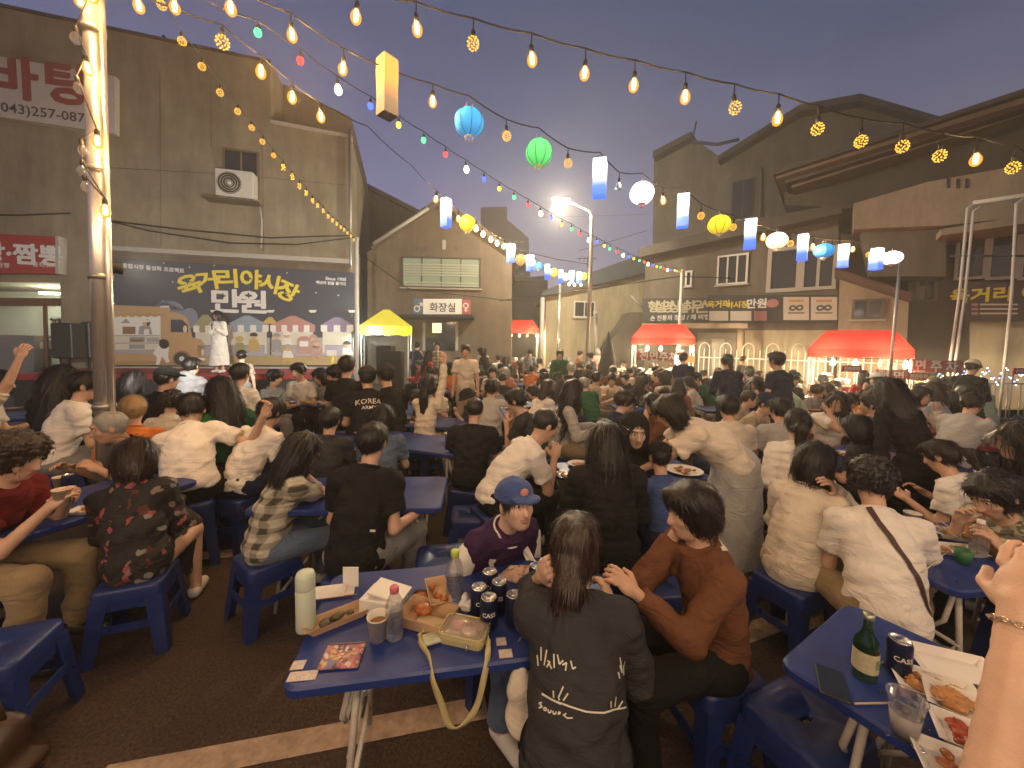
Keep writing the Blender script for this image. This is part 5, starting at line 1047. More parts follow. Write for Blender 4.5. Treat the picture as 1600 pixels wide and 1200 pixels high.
# stage lamp on the chrome pole side
sp = empty('stage_lamp', at(169, 413, 3.05), 0, 'small black stage lamp clamped to the chrome pole', 'lamp'); MB().tube([(-.02, 0, .03), (.0, .0, -.02), (.05, .06, -.02)], [.035, .045, .05], BLACKM, 12).build('housing', sp); MB().box((-.03, 0, .06), (.05, .04, .08), BLACKM).build('clamp', sp)
ld = bpy.data.lights.new('stage_lamp_light', 'SPOT'); ld.energy = 1500; ld.color = (1, .96, .86); ld.spot_size = R_(70); ld.spot_blend = .8; ld.shadow_soft_size = .1; lo = bpy.data.objects.new('stage_lamp_light', ld); COL.objects.link(lo); lo.location = sp.location + Vector((.08, .12, .0)); lo.rotation_euler = (BP(800, 420) - lo.location).to_track_quat('-Z', 'Y').to_euler()
# speakers, tent gear
def speaker(px, py0, py1, wpx, Y, label):
    t = at(px, py0, Y); h_ = max(t.z, .5) if py1 is None else t.z - at(px, py1, Y).z; w_ = wpx * Y / FPX; z0 = t.z - h_; e_ = empty('loudspeaker', (t.x, Y, z0), R_(random.uniform(-15, 15)), label, 'loudspeaker'); MB().box((0, 0, h_ / 2), (w_, w_ * .9, h_), BLACKM, bev=.03).build('cabinet', e_)
    MB().box((0, -w_ * .45 - .008, h_ / 2), (w_ * .88, .02, h_ * .92), mat('grille', (.03, .03, .03), .7, bump=.6, bscale=300)).build('grille', e_)
    for z in (.1, .9): MB().box((-w_ * .5 - .004, 0, h_ * z), (.01, w_ * .3, .05), GALV).build('handle', e_)
    if z0 > .1: MB().tube([(0, 0, 0), (0, 0, -z0 + .02)], .03, BLACKM, 8).build('stand_pole', e_)
    return e_
speaker(106, 505, 560, 27, 10.2, 'black loudspeaker on the stage edge beside the shop'); speaker(616, 548, None, 27, 9.4, 'tall black loudspeaker standing right of the stage'); speaker(137, 503, 560, 12, 10.6, 'narrow black loudspeaker half hidden by the chrome pole'); speaker(603, 540, 575, 24, 10.4, 'black monitor box on the stand under the yellow tent')
ys = empty('caution_post', at(519, 575, 10.2), 0, 'yellow post with a small white sign at the stage edge', 'post'); ys.location.z = .8; MB().tube([(0, 0, 0), (0, 0, .55)], .04, mat('yellow_paint', (.62, .48, .03), .5), 8).build('post', ys); MB().box((0, -.02, .62), (.26, .03, .16), WHITEP, bev=.01).build('plate', ys)
# ------------------------------------------------------------------ canopies
TRED = mat('tent_red', (.55, .045, .035), .65, var=.08, vscale=3, bump=.2, bscale=8); TYEL = mat('tent_yellow', (.80, .72, .02), .6, var=.05, emit=(.85, .78, .02), es=.16)  # yellow canvas also has a faint glow of its own put in
for m_, c_ in ((TRED, (.62, .022, .016)), (TYEL, (.85, .78, .05))):      # thin canvas lets the lamps underneath shine through
    n = m_.node_tree.nodes; l = m_.node_tree.links; t_ = n.new('ShaderNodeBsdfTranslucent'); t_.inputs[0].default_value = (*c_, 1); x_ = n.new('ShaderNodeMixShader'); x_.inputs[0].default_value = .2; l.new(n['Principled BSDF'].outputs[0], x_.inputs[1]); l.new(t_.outputs[0], x_.inputs[2]); l.new(x_.outputs[0], n['Material Output'].inputs[0])
def canopy(name, label, x0, x1, yEave, yTop, Y, depth, m_, hip=.16, post=WHITEP, val=.18):
    A, B = at(x0, yEave, Y), at(x1, yEave, Y); w_ = B.x - A.x; z = (A.z + B.z) / 2; zt = at((x0 + x1) / 2, yTop, Y + depth / 2).z; rz_ = -math.atan2((A.x + B.x) / 2, Y); w_ *= math.cos(rz_) * .97; e_ = empty(name, ((A.x + B.x) / 2 + math.sin(-rz_) * depth / 2, Y + math.cos(rz_) * depth / 2, 0), rz_, label, 'tent'); hx, hy = w_ / 2, depth / 2; rx = hx * (1 - hip * 2) if hip < .5 else .02
    b = MB(); ry = .02 if hip < .5 else .02; vs = [(-hx, -hy, z), (hx, -hy, z), (hx, hy, z), (-hx, hy, z), (-rx, -ry, zt), (rx, -ry, zt), (rx, ry, zt), (-rx, ry, zt)]
    b.add(vs, [(0, 1, 5, 4), (1, 2, 6, 5), (2, 3, 7, 6), (3, 0, 4, 7), (4, 5, 6, 7)], m_); b.build('canopy', e_)
    for i, (p, q) in enumerate(((0, 1), (1, 2), (2, 3), (3, 0))):
        a_, c_ = Vector(vs[p]), Vector(vs[q]); k = MB(); n = 8; V = []
        for j in range(n + 1): t = a_.lerp(c_, j / n); V += [t, t - UP * (val * (1 + .12 * math.sin(j * 2.1)))]
        k.add(V, [(2 * j, 2 * j + 1, 2 * j + 3, 2 * j + 2) for j in range(n)], m_); k.build('valance', e_)
    for sx in (-1, 1):
        for sy in (-1, 1): MB().tube([(sx * (hx - .03), sy * (hy - .03), 0), (sx * (hx - .03), sy * (hy - .03), z)], .025, post, 6).build('post', e_)
    return e_, z, hx, hy
def stall(label, x0, x1, yE, yT, Y, sign, en):
    e_, z, hx, hy = canopy('red_stall', label, x0, x1, yE, yT, Y, 1.7, TRED); n = max(5, int(hx * 2 / .34))
    MB().tube([(-hx, -hy - .03, z - .2), (hx, -hy - .03, z - .2)], .01, RUBBER, 4).build('lamp_cable', e_)
    for i in range(n):
        x = -hx + .12 + (2 * hx - .24) * i / (n - 1) + random.uniform(-.05, .05); k = 'w' if i % 3 else 'a'; o = bpy.data.objects.new('bulb', bulb_mesh(k)); COL.objects.link(o); o.parent = e_; o.location = (x, -hy - .03, z - .2); o.scale = (1.7,) * 3
    for x in (-hx * .6, hx * .6):
        ld = bpy.data.lights.new('stall_light', 'POINT'); ld.energy = en; ld.color = (1, .78, .45); ld.shadow_soft_size = .12; lo = bpy.data.objects.new('stall_light', ld); COL.objects.link(lo); lo.parent = e_; lo.location = (x, -hy + .2, z - .32)
    MB().box((0, -hy + .25, .45), (hx * 1.8, .5, .9), TRED, bev=.02).build('counter', e_); MB().box((0, -hy + .25, .92), (hx * 1.86, .6, .035), GALV).build('worktop', e_)
    for i in range(4): MB().lathe([(.12, 0), (.15, .14), (.001, .17)], GALV, (-hx * .7 + i * hx * .45, -hy + .25, .94), 12).build('pot', e_)
    if sign:
        k = MB().box((sign[1] * hx, -hy - .06, z - .55), (sign[2], .03, .26), SIGNR).build('sign_board', e_); text_obj('lettering', sign[0], frameT((sign[1] * hx, -hy - .078, z - .55), (1, 0, 0), UP), TXTW, k, 1, .02, width=sign[2] * .82)
    return e_
stall('red roofed food stall far in the middle', 783, 843, 514, 500, 19.0, None, 300); stall('red roofed food stall in front of the shop banners', 984, 1087, 528, 507, 11.6, ('전면주차', -.1, 1.3), 190); s_t = stall('large red roofed food stall on the right', 1254, 1427, 546, 517, 8.9, ('전 면', .62, .5), 210)
part_quad(s_t, 'poster', lambda x, y, o: at(x, y, 8.9 - o), 1390, 560, 1402, 580, .04, .01, WHITEP) if False else None
tY, z_, hx_, hy_ = canopy('yellow_tent', 'bright yellow pop up tent beside the stage', 562, 646, 509, 484, 13.3, 2.0, TYEL, .44, WHITEP, .30)
for k in range(4): MB().tube([(-hx_ + k * hx_ / 2, -hy_ + .02, z_ - (.04 if k % 2 else .28)), (-hx_ + (k + 1) * hx_ / 2, -hy_ + .02, z_ - (.28 if k % 2 else .04))], .012, BLACKM, 5).build('truss', tY)
fl = empty('work_lamp', at(590, 518, 13.2), 0, 'glaring white work lamp under the yellow tent', 'lamp'); MB().box((0, .03, 0), (.3, .08, .22), BLACKM).build('housing', fl); MB().box((0, -.02, 0), (.27, .02, .19), emat('work_lens', (.92, 1, .95), 45)).build('lens', fl)
ld = bpy.data.lights.new('work_lamp_light', 'POINT'); ld.energy = 130; ld.color = (.9, 1, .94); ld.shadow_soft_size = .12; lo = bpy.data.objects.new('work_lamp_light', ld); COL.objects.link(lo); lo.location = fl.location + Vector((0, -.2, -.1))
# parking signs by the right stall
for px, py, w_, Y, lb_ in ((1330, 576, .42, 8.3, 'small red parking board left of the large red stall counter'), (1434, 588, .48, 8.3, 'small red parking board below the long red parking sign'), (1462, 572, 1.15, 8.5, 'long red parking sign beside the large red stall'), (1597, 580, .4, 8.2, 'small red parking board at the right edge'), (1346, 575, .01, 8.4, '')):
    if not lb_: continue
    c = at(px, py, Y); r = empty('parking_sign', c, 0, lb_, 'sign'); MB().box((0, 0, 0), (w_, .03, w_ * .34 if w_ < .6 else .26), SIGNR).build('panel', r); text_obj('lettering', '전면주차' if w_ < .6 else '면 주 차', frameT((0, -.018, 0), (1, 0, 0), UP), TXTW, r, 1, .02, width=w_ * .8)
    for s_ in (-1, 1): MB().tube([(s_ * w_ * .4, .02, -.03), (s_ * w_ * .4, .02, -c.z)], .012, GALV, 5).build('leg', r)
ms = empty('menu_board', at(1068, 562, 11.2), 0, 'lit white and orange menu board at the middle red stall', 'sign'); MB().box((-.13, 0, 0), (.26, .04, .26), emat('menu_lit', (1, .95, .75), 1.6)).build('panel', ms); MB().box((.17, 0, .02), (.3, .05, .2), emat('menu_orange', (1, .28, .08), 1.0)).build('orange_panel', ms); text_obj('lettering', '전어', frameT((-.13, -.025, 0), (1, 0, 0), UP), INKD, ms, 1, .01, width=.2); MB().tube([(0, .03, -.1), (0, .03, -ms.location.z)], .015, GALV, 5).build('leg', ms)
# fairy lights on the railing at the far right
fl = empty('fairy_lights', at(1560, 600, 8.6), 0, 'blue and white fairy lights draped along the right railing', 'fairy lights'); b = MB(); FB = emat('fairy_blue', (.15, .25, 1), 6); FW = emat('fairy_white', (.85, .9, 1), 5); pts = []
for i in range(60):
    px = 1460 + i * 2.6; c = at(px, 588 + 9 * math.sin(i * .55) + 5 * math.sin(i * 1.7) - (8 if px < 1500 else 0), 8.6) - fl.location; pts.append(c); b.sphere(c, .014, FB if i % 3 == 0 else FW, 5, 4)
b.build('led', fl); MB().tube(pts, .004, RUBBER, 4).build('wire', fl)
rl = empty('right_railing', Vector((at(1530, 560, 8.7).x, 8.7, 0)), 0, 'low grey railing at the right edge of the square', 'fence'); x0 = at(1440, 560, 8.7).x; x1 = at(1700, 560, 8.7).x
for z in (.3, 1.1): MB().tube([(x0 - rl.location.x, 0, z), (x1 - rl.location.x, 0, z)], .02, GALV, 6).build('rail', rl)
for k in range(14): MB().tube([(x0 - rl.location.x + (x1 - x0) * k / 13, 0, 0), (x0 - rl.location.x + (x1 - x0) * k / 13, 0, 1.1)], .014, GALV, 5).build('bar', rl)
bu = empty('shrub', (at(1468, 560, 8.4).x, 8.4, 0), 0, 'round leafy shrub below the fairy lights', 'shrub'); b = MB(); LEAF = mat('leaf', (.05, .085, .025), .6, var=.3); rr = random.Random(4)
for i in range(900):
    v = Vector((rr.gauss(0, 1), rr.gauss(0, 1), rr.gauss(0, 1))).normalized() * (.35 + .2 * rr.random()); c = Vector((v.x * 1.1, v.y, .75 + v.z)); u = Vector((rr.gauss(0, 1), rr.gauss(0, 1), rr.gauss(0, 1))).normalized(); t = u.orthogonal().normalized(); b.add([c, c + u * .05 + t * .02, c + u * .1, c + u * .05 - t * .02], [(0, 1, 2, 3)], LEAF)
b.build('foliage', bu)
for k in range(4): MB().tube([(0, 0, 0), (rr.uniform(-.2, .2), rr.uniform(-.2, .2), .8)], [.025, .01], WOOD, 5).build('stem', bu)
fg = empty('folded_parasol', at(950, 545, 11.0), 0, 'dark folded parasol standing among the crowd', 'parasol'); fg.location.z = 0; zt = at(950, 518, 11.0).z; MB().tube([(0, 0, 0), (0, 0, zt)], .025, BLACKM, 6).build('pole', fg); b = MB(); b.lathe([(.01, zt), (.10, zt - .3), (.22, zt - .8), (.30, zt - 1.25)], mat('parasol_cloth', (.035, .035, .042), .8), n=10); b.build('canopy', fg)

# ------------------------------------------------------------------ furniture
BLUEP = mat('plastic_blue', (.010, .026, .125), .40, var=.12, vscale=10, bump=.05, bscale=200); BLUET = mat('table_blue', (.013, .034, .175), .30, var=.10, vscale=7); LEGW = mat('leg_white', (.52, .48, .42), .42, var=.10, vscale=30); REDT = mat('table_red', (.22, .028, .025), .35, var=.1)
ST = {}
def stool_proto():
    t = .43; e_ = empty('plastic_stool'); n = 24; rb = []; s = .148; R = .035
    def rr(s, R, z, k=5):
        out = []
        for cx, cy, a0 in ((s - R, s - R, 0), (-s + R, s - R, 90), (-s + R, -s + R, 180), (s - R, -s + R, 270)):
            for i in range(k): a = R_(a0 + 90 * i / (k - 1)); out.append((cx + R * math.cos(a), cy + R * math.sin(a), z))
        return out
    b = MB(); rings = [rr(s + .006, .04, t - .075), rr(s + .004, .04, t - .02), rr(s, .038, t - .006), rr(s - .012, .03, t)]; hole = [(.035 * math.cos(2 * math.pi * i / 20), .014 * math.sin(2 * math.pi * i / 20), t - .003) for i in range(20)]; hole2 = [(x, y, t - .03) for x, y, z in hole]
    V = sum(rings, []) + hole + hole2; F = []
    for r in range(5):
        for i in range(20): F.append((r * 20 + i, r * 20 + (i + 1) % 20, r * 20 + 20 + (i + 1) % 20, r * 20 + 20 + i))
    b.add(V, F, BLUEP, True); b.build('seat', e_)
    for sx, sy in ((1, 1), (-1, 1), (-1, -1), (1, -1)):
        def P(u, v, z):
            k = s + .002 + (t - .07 - z) * .095; return (sx * (k - u), sy * (k - v), z)
        w0, w1 = .075, .058; L1 = [P(0, 0, z) for z in (t - .07, 0)]; V = [P(0, 0, t - .07), P(w0, 0, t - .07), P(w0, .008, t - .07), P(.008, .008, t - .07), P(.008, w0, t - .07), P(0, w0, t - .07), P(0, 0, 0), P(w1, 0, 0), P(w1, .008, 0), P(.008, .008, 0), P(.008, w1, 0), P(0, w1, 0)]
        MB().add(V, [(i, (i + 1) % 6, 6 + (i + 1) % 6, 6 + i) for i in range(6)] + [(0, 1, 2, 3, 4, 5), (11, 10, 9, 8, 7, 6)], BLUEP).build('leg', e_)
    for a in range(4):
        k = s + .002 + (t - .07 - .19) * .095; M = Matrix.Rotation(a * math.pi / 2, 3, 'Z'); MB().box(M @ Vector((0, k - .006, .20)), (2 * k - .10, .010, .045), BLUEP, M=M).build('rail', e_)
        MB().box(M @ Vector((0, s - .004, t - .10)), (2 * s - .09, .009, .055), BLUEP, M=M).build('apron', e_)
    return e_
def table_proto(L_=1.2, W_=.6, H_=.70, red=False):
    e_ = empty('folding_table'); TM = REDT if red else BLUET; b = MB(); n = 6; R = .05
    def rr(a, c, R, z):
        out = []
        for cx, cy, a0 in ((a - R, c - R, 0), (-a + R, c - R, 90), (-a + R, -c + R, 180), (a - R, -c + R, 270)):
            for i in range(n): t = R_(a0 + 90 * i / (n - 1)); out.append((cx + R * math.cos(t), cy + R * math.sin(t), z))
        return out
    rings = [rr(L_ / 2 - .012, W_ / 2 - .012, .045, H_ - .042), rr(L_ / 2, W_ / 2, R, H_ - .032), rr(L_ / 2, W_ / 2, R, H_ - .008), rr(L_ / 2 - .008, W_ / 2 - .008, R, H_)]; V = sum(rings, []); N = 4 * n
    b.add(V, [(r * N + i, r * N + (i + 1) % N, r * N + N + (i + 1) % N, r * N + N + i) for r in range(3) for i in range(N)] + [tuple(range(3 * N, 4 * N)), tuple(range(N - 1, -1, -1))], TM); b.build('tabletop', e_)
    zt = H_ - .045
    for s in (-1, 1):          # folding legs: at each end two crossing pairs, a U-shaped brace and foot rails
        x = s * (L_ / 2 - .16)
        MB().tube([(x, -W_ * .42, 0.012), (x - s * .04, -W_ * .30, zt * .9), (x - s * .05, -W_ * .24, zt)], .0125, LEGW, 8).build('leg', e_); MB().tube([(x, W_ * .42, 0.012), (x - s * .04, W_ * .30, zt * .9), (x - s * .05, W_ * .24, zt)], .0125, LEGW, 8).build('leg', e_)
        MB().tube([(x, -W_ * .42, .10), (x, W_ * .42, .10)], .011, LEGW, 8).build('foot_rail', e_); MB().tube([(x - s * .02, -W_ * .36, .36), (x - s * .02, W_ * .36, .36)], .010, LEGW, 8).build('cross_rail', e_)
        MB().tube([(x - s * .03, -W_ * .30, zt), (x + s * .012, -W_ * .28, .46), (x + s * .012, -W_ * .22, .41), (x + s * .012, W_ * .22, .41), (x + s * .012, W_ * .28, .46), (x - s * .03, W_ * .30, zt)], .011, LEGW, 8).build('brace', e_)
        MB().tube([(x - s * .02, W_ * .02, .36), (x - s * .33, 0, zt)], .009, LEGW, 8).build('strut', e_)
    return e_
def scuff(m, pale):
    """scratches, faded patches and dull smears on moulded plastic"""
    n = m.node_tree.nodes; l = m.node_tree.links; b = n['Principled BSDF']; src = b.inputs['Base Color'].links[0].from_socket; t = n.new('ShaderNodeTexCoord'); mp = n.new('ShaderNodeMapping'); mp.inputs['Scale'].default_value = (6, 38, 20); mp.inputs['Rotation'].default_value = (.3, .2, .7)
    a = n.new('ShaderNodeTexNoise'); a.inputs['Scale'].default_value = 2.2; a.inputs['Detail'].default_value = 8; a.inputs['Roughness'].default_value = .75; l.new(t.outputs['Object'], mp.inputs[0]); l.new(mp.outputs[0], a.inputs['Vector']); c = n.new('ShaderNodeTexNoise'); c.inputs['Scale'].default_value = 5; c.inputs['Detail'].default_value = 6; l.new(t.outputs['Object'], c.inputs['Vector'])
    r1 = n.new('ShaderNodeMapRange'); r1.inputs[1].default_value = .58; r1.inputs[2].default_value = .72; r1.inputs[4].default_value = .45; l.new(a.outputs['Fac'], r1.inputs[0]); mx = n.new('ShaderNodeMix'); mx.data_type = 'RGBA'; mx.inputs[7].default_value = (*pale, 1); l.new(r1.outputs[0], mx.inputs[0]); l.new(src, mx.inputs[6]); l.new(mx.outputs[2], b.inputs['Base Color'])
    r2 = n.new('ShaderNodeMapRange'); r2.inputs[1].default_value = .3; r2.inputs[2].default_value = .7; r2.inputs[3].default_value = .22; r2.inputs[4].default_value = .62; l.new(c.outputs['Fac'], r2.inputs[0]); l.new(r2.outputs[0], b.inputs['Roughness'])
scuff(BLUEP, (.045, .060, .17)); scuff(BLUET, (.055, .075, .22))
proto_stool = stool_proto(); proto_table = table_proto(); proto_red = table_proto(red=True)
TABLES = []; used = {'s': False, 't': False, 'r': False}
def place_table(x, y, rz, label, red=False):
    k = 'r' if red else 't'; p = proto_red if red else proto_table; o = p if not used[k] else copy_tree(p); used[k] = True; o.location = (x, y, 0); o.rotation_euler = (0, 0, rz); tag(o, label, 'table', 'folding tables in the square'); TABLES.append(o); return o
def place_stool(x, y, rz, label, sc_=1.0):
    o = proto_stool if not used['s'] else copy_tree(proto_stool); used['s'] = True; o.location = (x, y, 0); o.rotation_euler = (0, 0, rz); o.scale = (1, 1, sc_); tag(o, label, 'stool', 'blue plastic stools'); return o
# ------------------------------------------------------------------ tables in front
TZ = .70
c0 = onz(435, 1080, TZ); c1 = onz(1030, 1003, TZ); u_ = Vector((c1.x - c0.x, c1.y - c0.y, 0)); LT_ = u_.length; u_.normalize(); v_ = Vector((-u_.y, u_.x, 0))
tc = c0 + u_ * .60 + v_ * .30; t1 = place_table(tc.x, tc.y, math.atan2(u_.y, u_.x), 'blue folding table with bottles, cans and food in the foreground middle')
d0 = onz(1215, 1032, TZ); d1 = onz(1480, 1200, TZ); uu = Vector((d1.x - d0.x, d1.y - d0.y, 0)).normalized(); vv = Vector((-uu.y, uu.x, 0)); tc2 = d0 + uu * .60 + vv * .30
place_table(tc2.x, tc2.y, math.atan2(uu.y, uu.x), 'blue folding table with the green bottle at the lower right')
def tab(px, py, deg, label, red=False): p = onz(px, py, TZ); return place_table(p.x, p.y, R_(deg), label, red)
tab(1530, 858, 8, 'blue folding table crowded with foil dishes at the right edge'); tab(95, 792, 75, 'blue folding table between the red shirt and the old man'); tab(560, 768, 5, 'blue folding table in front of the plaid shirt')
tab(985, 735, 12, 'blue folding table the leaning woman reaches across'); tab(640, 640, 80, 'blue folding table beside the raised arm'); tab(470, 628, 0, 'blue folding table full of cups near the stage'); tab(40, 648, 20, 'blue folding table at the left edge below the raised arm'); tab(660, 690, -20, 'blue folding table beside the black shirt man')
tab(250, 668, 10, 'blue folding table beyond the old man'); tab(935, 668, 15, 'blue folding table with a round pan in the middle'); tab(1440, 668, 8, 'red folding table near the right edge', True); tab(1560, 690, 5, 'red folding table at the far right edge', True); tab(1330, 712, 20, 'blue folding table beside the white blouse'); tab(500, 690, 0, 'blue folding table behind the black shirt man in front')

# ------------------------------------------------------------------ people in front
def hero(px, py, yaw, label, Y=None, scale=1.0, **k):
    J = make_pose(**(k.get('pose') or {}))
    if Y is not None: scale = min(1.22, max(.7, at(px, py, Y).z / J['H'].z))
    return person(px, py, yaw, label, scale=scale, J=J, **k)
P_ = dict
front = hero(900, 852, -6, 'person in dark tee with long brown ponytail, back turned, at the front table', shirt='charcoal', pants='black', hair='lowpony', hc='brown', near=True, sleeve='elbow', loose=.034, hem=.16, Y=1.36, pose=P_(lean=20, slouch=14, LH=(-.13, .27, .97), RH=(.16, .36, .80), hyaw=-12, hpitch=12, elb=.25, epole=.35), curl=45, palm={'L': (.6, .3, .2)})
brown = hero(1080, 798, 98, 'person in brown cardigan with short dark hair, hand at the mouth, in profile', shirt='brown', pants='black', hair='roundcrop', hc='dark', skin=0, near=True, sleeve='long', loose=.026, faced=True, Y=1.56, pose=P_(lean=7, slouch=10, LH=(-.08, .43, .84), RH=(.06, .19, 1.0), hpitch=10, epole=.3), curl=28)
capw = hero(806, 788, -142, 'person in blue baseball cap and dark varsity jacket smiling across the table', shirt='purple', pants='denim', hair='undercap', hc='dark', skin=2, near=True, sleeve='long', loose=.03, hat='cap', hatc='blue', faced=True, smile=True, Y=1.76, pose=P_(lean=24, slouch=8, hpitch=-8, hyaw=-10, LH=(-.08, .33, .74), RH=(.10, .30, .74), elb=.1))
red = hero(26, 714, -82, 'person in maroon tee holding a paper cup at the left edge', shirt='maroon', pants='khaki', hair='curly', hc='brown', near=True, loose=.03, faced=True, pose=P_(lean=20, slouch=12, hpitch=20, LH=(-.10, .40, .80), RH=(.06, .46, .84)), curl=42)
old = hero(170, 668, 152, 'grey haired person in black shirt leaning over the left table', shirt='black', pants='charcoal', hair='grey_short', hc='grey', skin=1, near=True, faced=True, pose=P_(lean=34, slouch=10, hpitch=14, hyaw=-10, RH=(.12, .55, .74), LH=(-.10, .46, .74)), curl=30)
flo = hero(212, 714, 20, 'person in dark floral outfit seated on a blue stool at left', shirt='floral', pants='floral', hair='bob', hc='brown', near=True, loose=.03, hem=.16, style='skirt', sleeve='long', Y=2.28, pose=P_(lean=12, slouch=10, side=-8, hpitch=22, hyaw=15, LH=(-.16, .36, .76), RH=(.05, .38, .76)))
wp = hero(300, 640, 28, 'person in white polo seen from behind, leaning to the left', shirt='white', pants='black', hair='short', near=True, loose=.024, Y=3.35, pose=P_(lean=38, slouch=18, side=-10, hpitch=40, RH=(.42, .10, .95), LH=(-.2, .5, .74)))
boy = hero(424, 643, -18, 'child in white tee with a bowl haircut near the stage tables', shirt='white', pants='navy', hair='fringe', near=True, loose=.024, Y=3.5, pose=P_(lean=24, slouch=12, hpitch=14, twist=10))
pld = hero(474, 702, -48, 'person in plaid shirt with very long black hair, hand on the cheek', shirt='plaid', pants='denim', hair='long', hc='black', near=True, loose=.03, hem=.12, faced=True, Y=2.5, pose=P_(lean=15, slouch=12, hpitch=14, RH=(.06, .21, .97), LH=(-.05, .40, .76), epole=.3), curl=55)
blk = hero(582, 690, -2, 'person in black tee with cropped hair, back turned, left of the centre', shirt='black', pants='grey', hair='short', near=True, loose=.03, hem=.10, pose=P_(lean=18, slouch=10, legs='wide', hpitch=14, RH=(.30, .30, .66)))
arm = hero(672, 602, -25, 'person in cream top with one arm raised to the stage', shirt='cream', pants='beige', hair='lowpony', near=True, Y=4.9, sleeve='long', loose=.008, pose=P_(lean=6, slouch=4, RH=(.16, .20, 1.60), elb=0, hpitch=0), curl=30)
bm = hero(742, 640, -6, 'broad person in black shirt seated behind the empty blue stool', shirt='black', pants='black', hair='buzz', near=True, loose=.034, Y=3.7, pose=P_(lean=12, slouch=8, width=1.12))
ph = hero(806, 626, 70, 'person in dark vest looking down at a phone', shirt='charcoal', pants='denim', hair='short', near=True, Y=4.2, faced=True, pose=P_(lean=22, slouch=10, hpitch=26, LH=(-.06, .36, .86), RH=(.06, .36, .90)), curl=30)
ws = hero(852, 664, -70, 'person in pale shirt bending over the food with receding hair', shirt='white', pants='black', hair='buzz', near=True, loose=.024, Y=3.1, faced=True, pose=P_(lean=34, slouch=14, hpitch=30, LH=(-.12, .45, .76), RH=(.06, .45, .78)))
hd = hero(945, 688, 2, 'person in black hoodie with long black hair, back turned, in the centre', shirt='black', pants='black', hair='long', near=True, sleeve='long', loose=.04, hood=True, hem=.12, pose=P_(lean=12, slouch=8, hpitch=10, width=1.1))
sm = hero(992, 674, -165, 'smiling person with a black hood framing the face', shirt='black', pants='black', hair='undercap', near=True, sleeve='long', loose=.03, hat='hood', hatc='black', skin=2, faced=True, smile=True, pose=P_(lean=20, slouch=8, hpitch=10, hyaw=-14))
ln = hero(1046, 642, 78, 'standing person in white tee and long grey skirt leaning across a table', shirt='cream', pants='lightgrey', hair='bob', hc='dark', near=True, loose=.04, hem=.02, style='skirt', faced=True, Y=2.9, pose=P_(kind='stand', lean=50, slouch=14, hpitch=30, LH=(-.10, .78, .82), RH=(.14, .80, .80), legs='step'), curl=30)
kid = hero(1030, 714, 6, 'child in blue shirt and black cap sitting by the leaning woman', shirt='blue', pants='navy', hair='undercap', near=True, hat='cap', hatc='black', scale=.84, pose=P_(lean=14, slouch=8, hpitch=18))
bg = hero(1138, 636, -4, 'person in beige top seen from behind, right of the leaning woman', shirt='cream', pants='navy', hair='short', loose=.03, hem=.12, Y=3.9, pose=P_(lean=14, slouch=8))
gr = hero(1218, 640, -14, 'person in grey tee with a ponytail seen from behind', shirt='lightgrey', pants='black', hair='ponytail', loose=.028, hem=.12, Y=4.0, pose=P_(lean=12, slouch=8, hyaw=30))
pt = hero(1246, 662, -28, 'person in white top with a long black ponytail holding something', shirt='white', pants='navy', hair='ponytail', near=True, Y=3.2, loose=.022, sleeve='long', pose=P_(lean=10, slouch=10, LH=(-.28, .25, .72), hpitch=6))
bob = hero(1276, 722, -62, 'person in white blouse with a neat black bob in profile', shirt='cream', pants='beige', hair='bob', near=True, sleeve='long', loose=.024, hem=.14, faced=True, Y=2.3, pose=P_(lean=14, slouch=10, hpitch=12, epole=.3, RH=(.10, .20, 1.0), LH=(-.08, .40, .75)))
crl = hero(1362, 752, -26, 'person in white tee with curly hair and a brown crossbody strap', shirt='white', pants='khaki', hair='curly', near=True, loose=.03, hem=.13, Y=2.05, pose=P_(lean=22, slouch=12, hpitch=18, hyaw=-24, twist=-8, RH=(.34, .46, .53), LH=(-.1, .42, .74), legs='wide', elb=.15), curl=25)
st1 = hero(1213, 563, 18, 'standing person in dark shirt rising above the seated crowd', shirt='navy', pants='black', hair='short', Y=5.6, stool=False, pose=P_(kind='stand', lean=8, slouch=6, hpitch=10, LH=(-.25, .3, 1.05)))
lh = hero(1388, 612, 6, 'standing person in black top with very long wavy dark hair', shirt='black', pants='black', hair='long', hc='black', near=True, Y=3.3, stool=False, sleeve='long', pose=P_(kind='stand', lean=24, slouch=10, hpitch=16))
ra = hero(1338, 668, 20, 'person in dark top raising a bent forearm beside the long haired woman', shirt='charcoal', pants='black', hair='bob', near=True, Y=3.5, pose=P_(lean=16, slouch=10, RH=(.26, .22, 1.16), hpitch=16), curl=60)
w2 = hero(1470, 712, 26, 'person in white tee with a high ponytail in the right crowd', shirt='white', pants='denim', hair='ponytail', hc='dark', near=True, Y=2.75, loose=.034, hem=.12, pose=P_(lean=20, slouch=14, hpitch=26))
rt = hero(1552, 772, 96, 'person in a speckled top bowed over food at the right edge', shirt='sprig', pants='black', hair='lowpony', hc='black', near=True, sleeve='none', loose=.02, faced=True, pose=P_(lean=34, slouch=16, hpitch=34, LH=(-.1, .46, .76), RH=(.12, .42, .80)))
rt2 = hero(1592, 690, 70, 'person in dark top cut by the right edge', shirt='black', pants='black', hair='long', Y=2.6, pose=P_(lean=16, slouch=8))
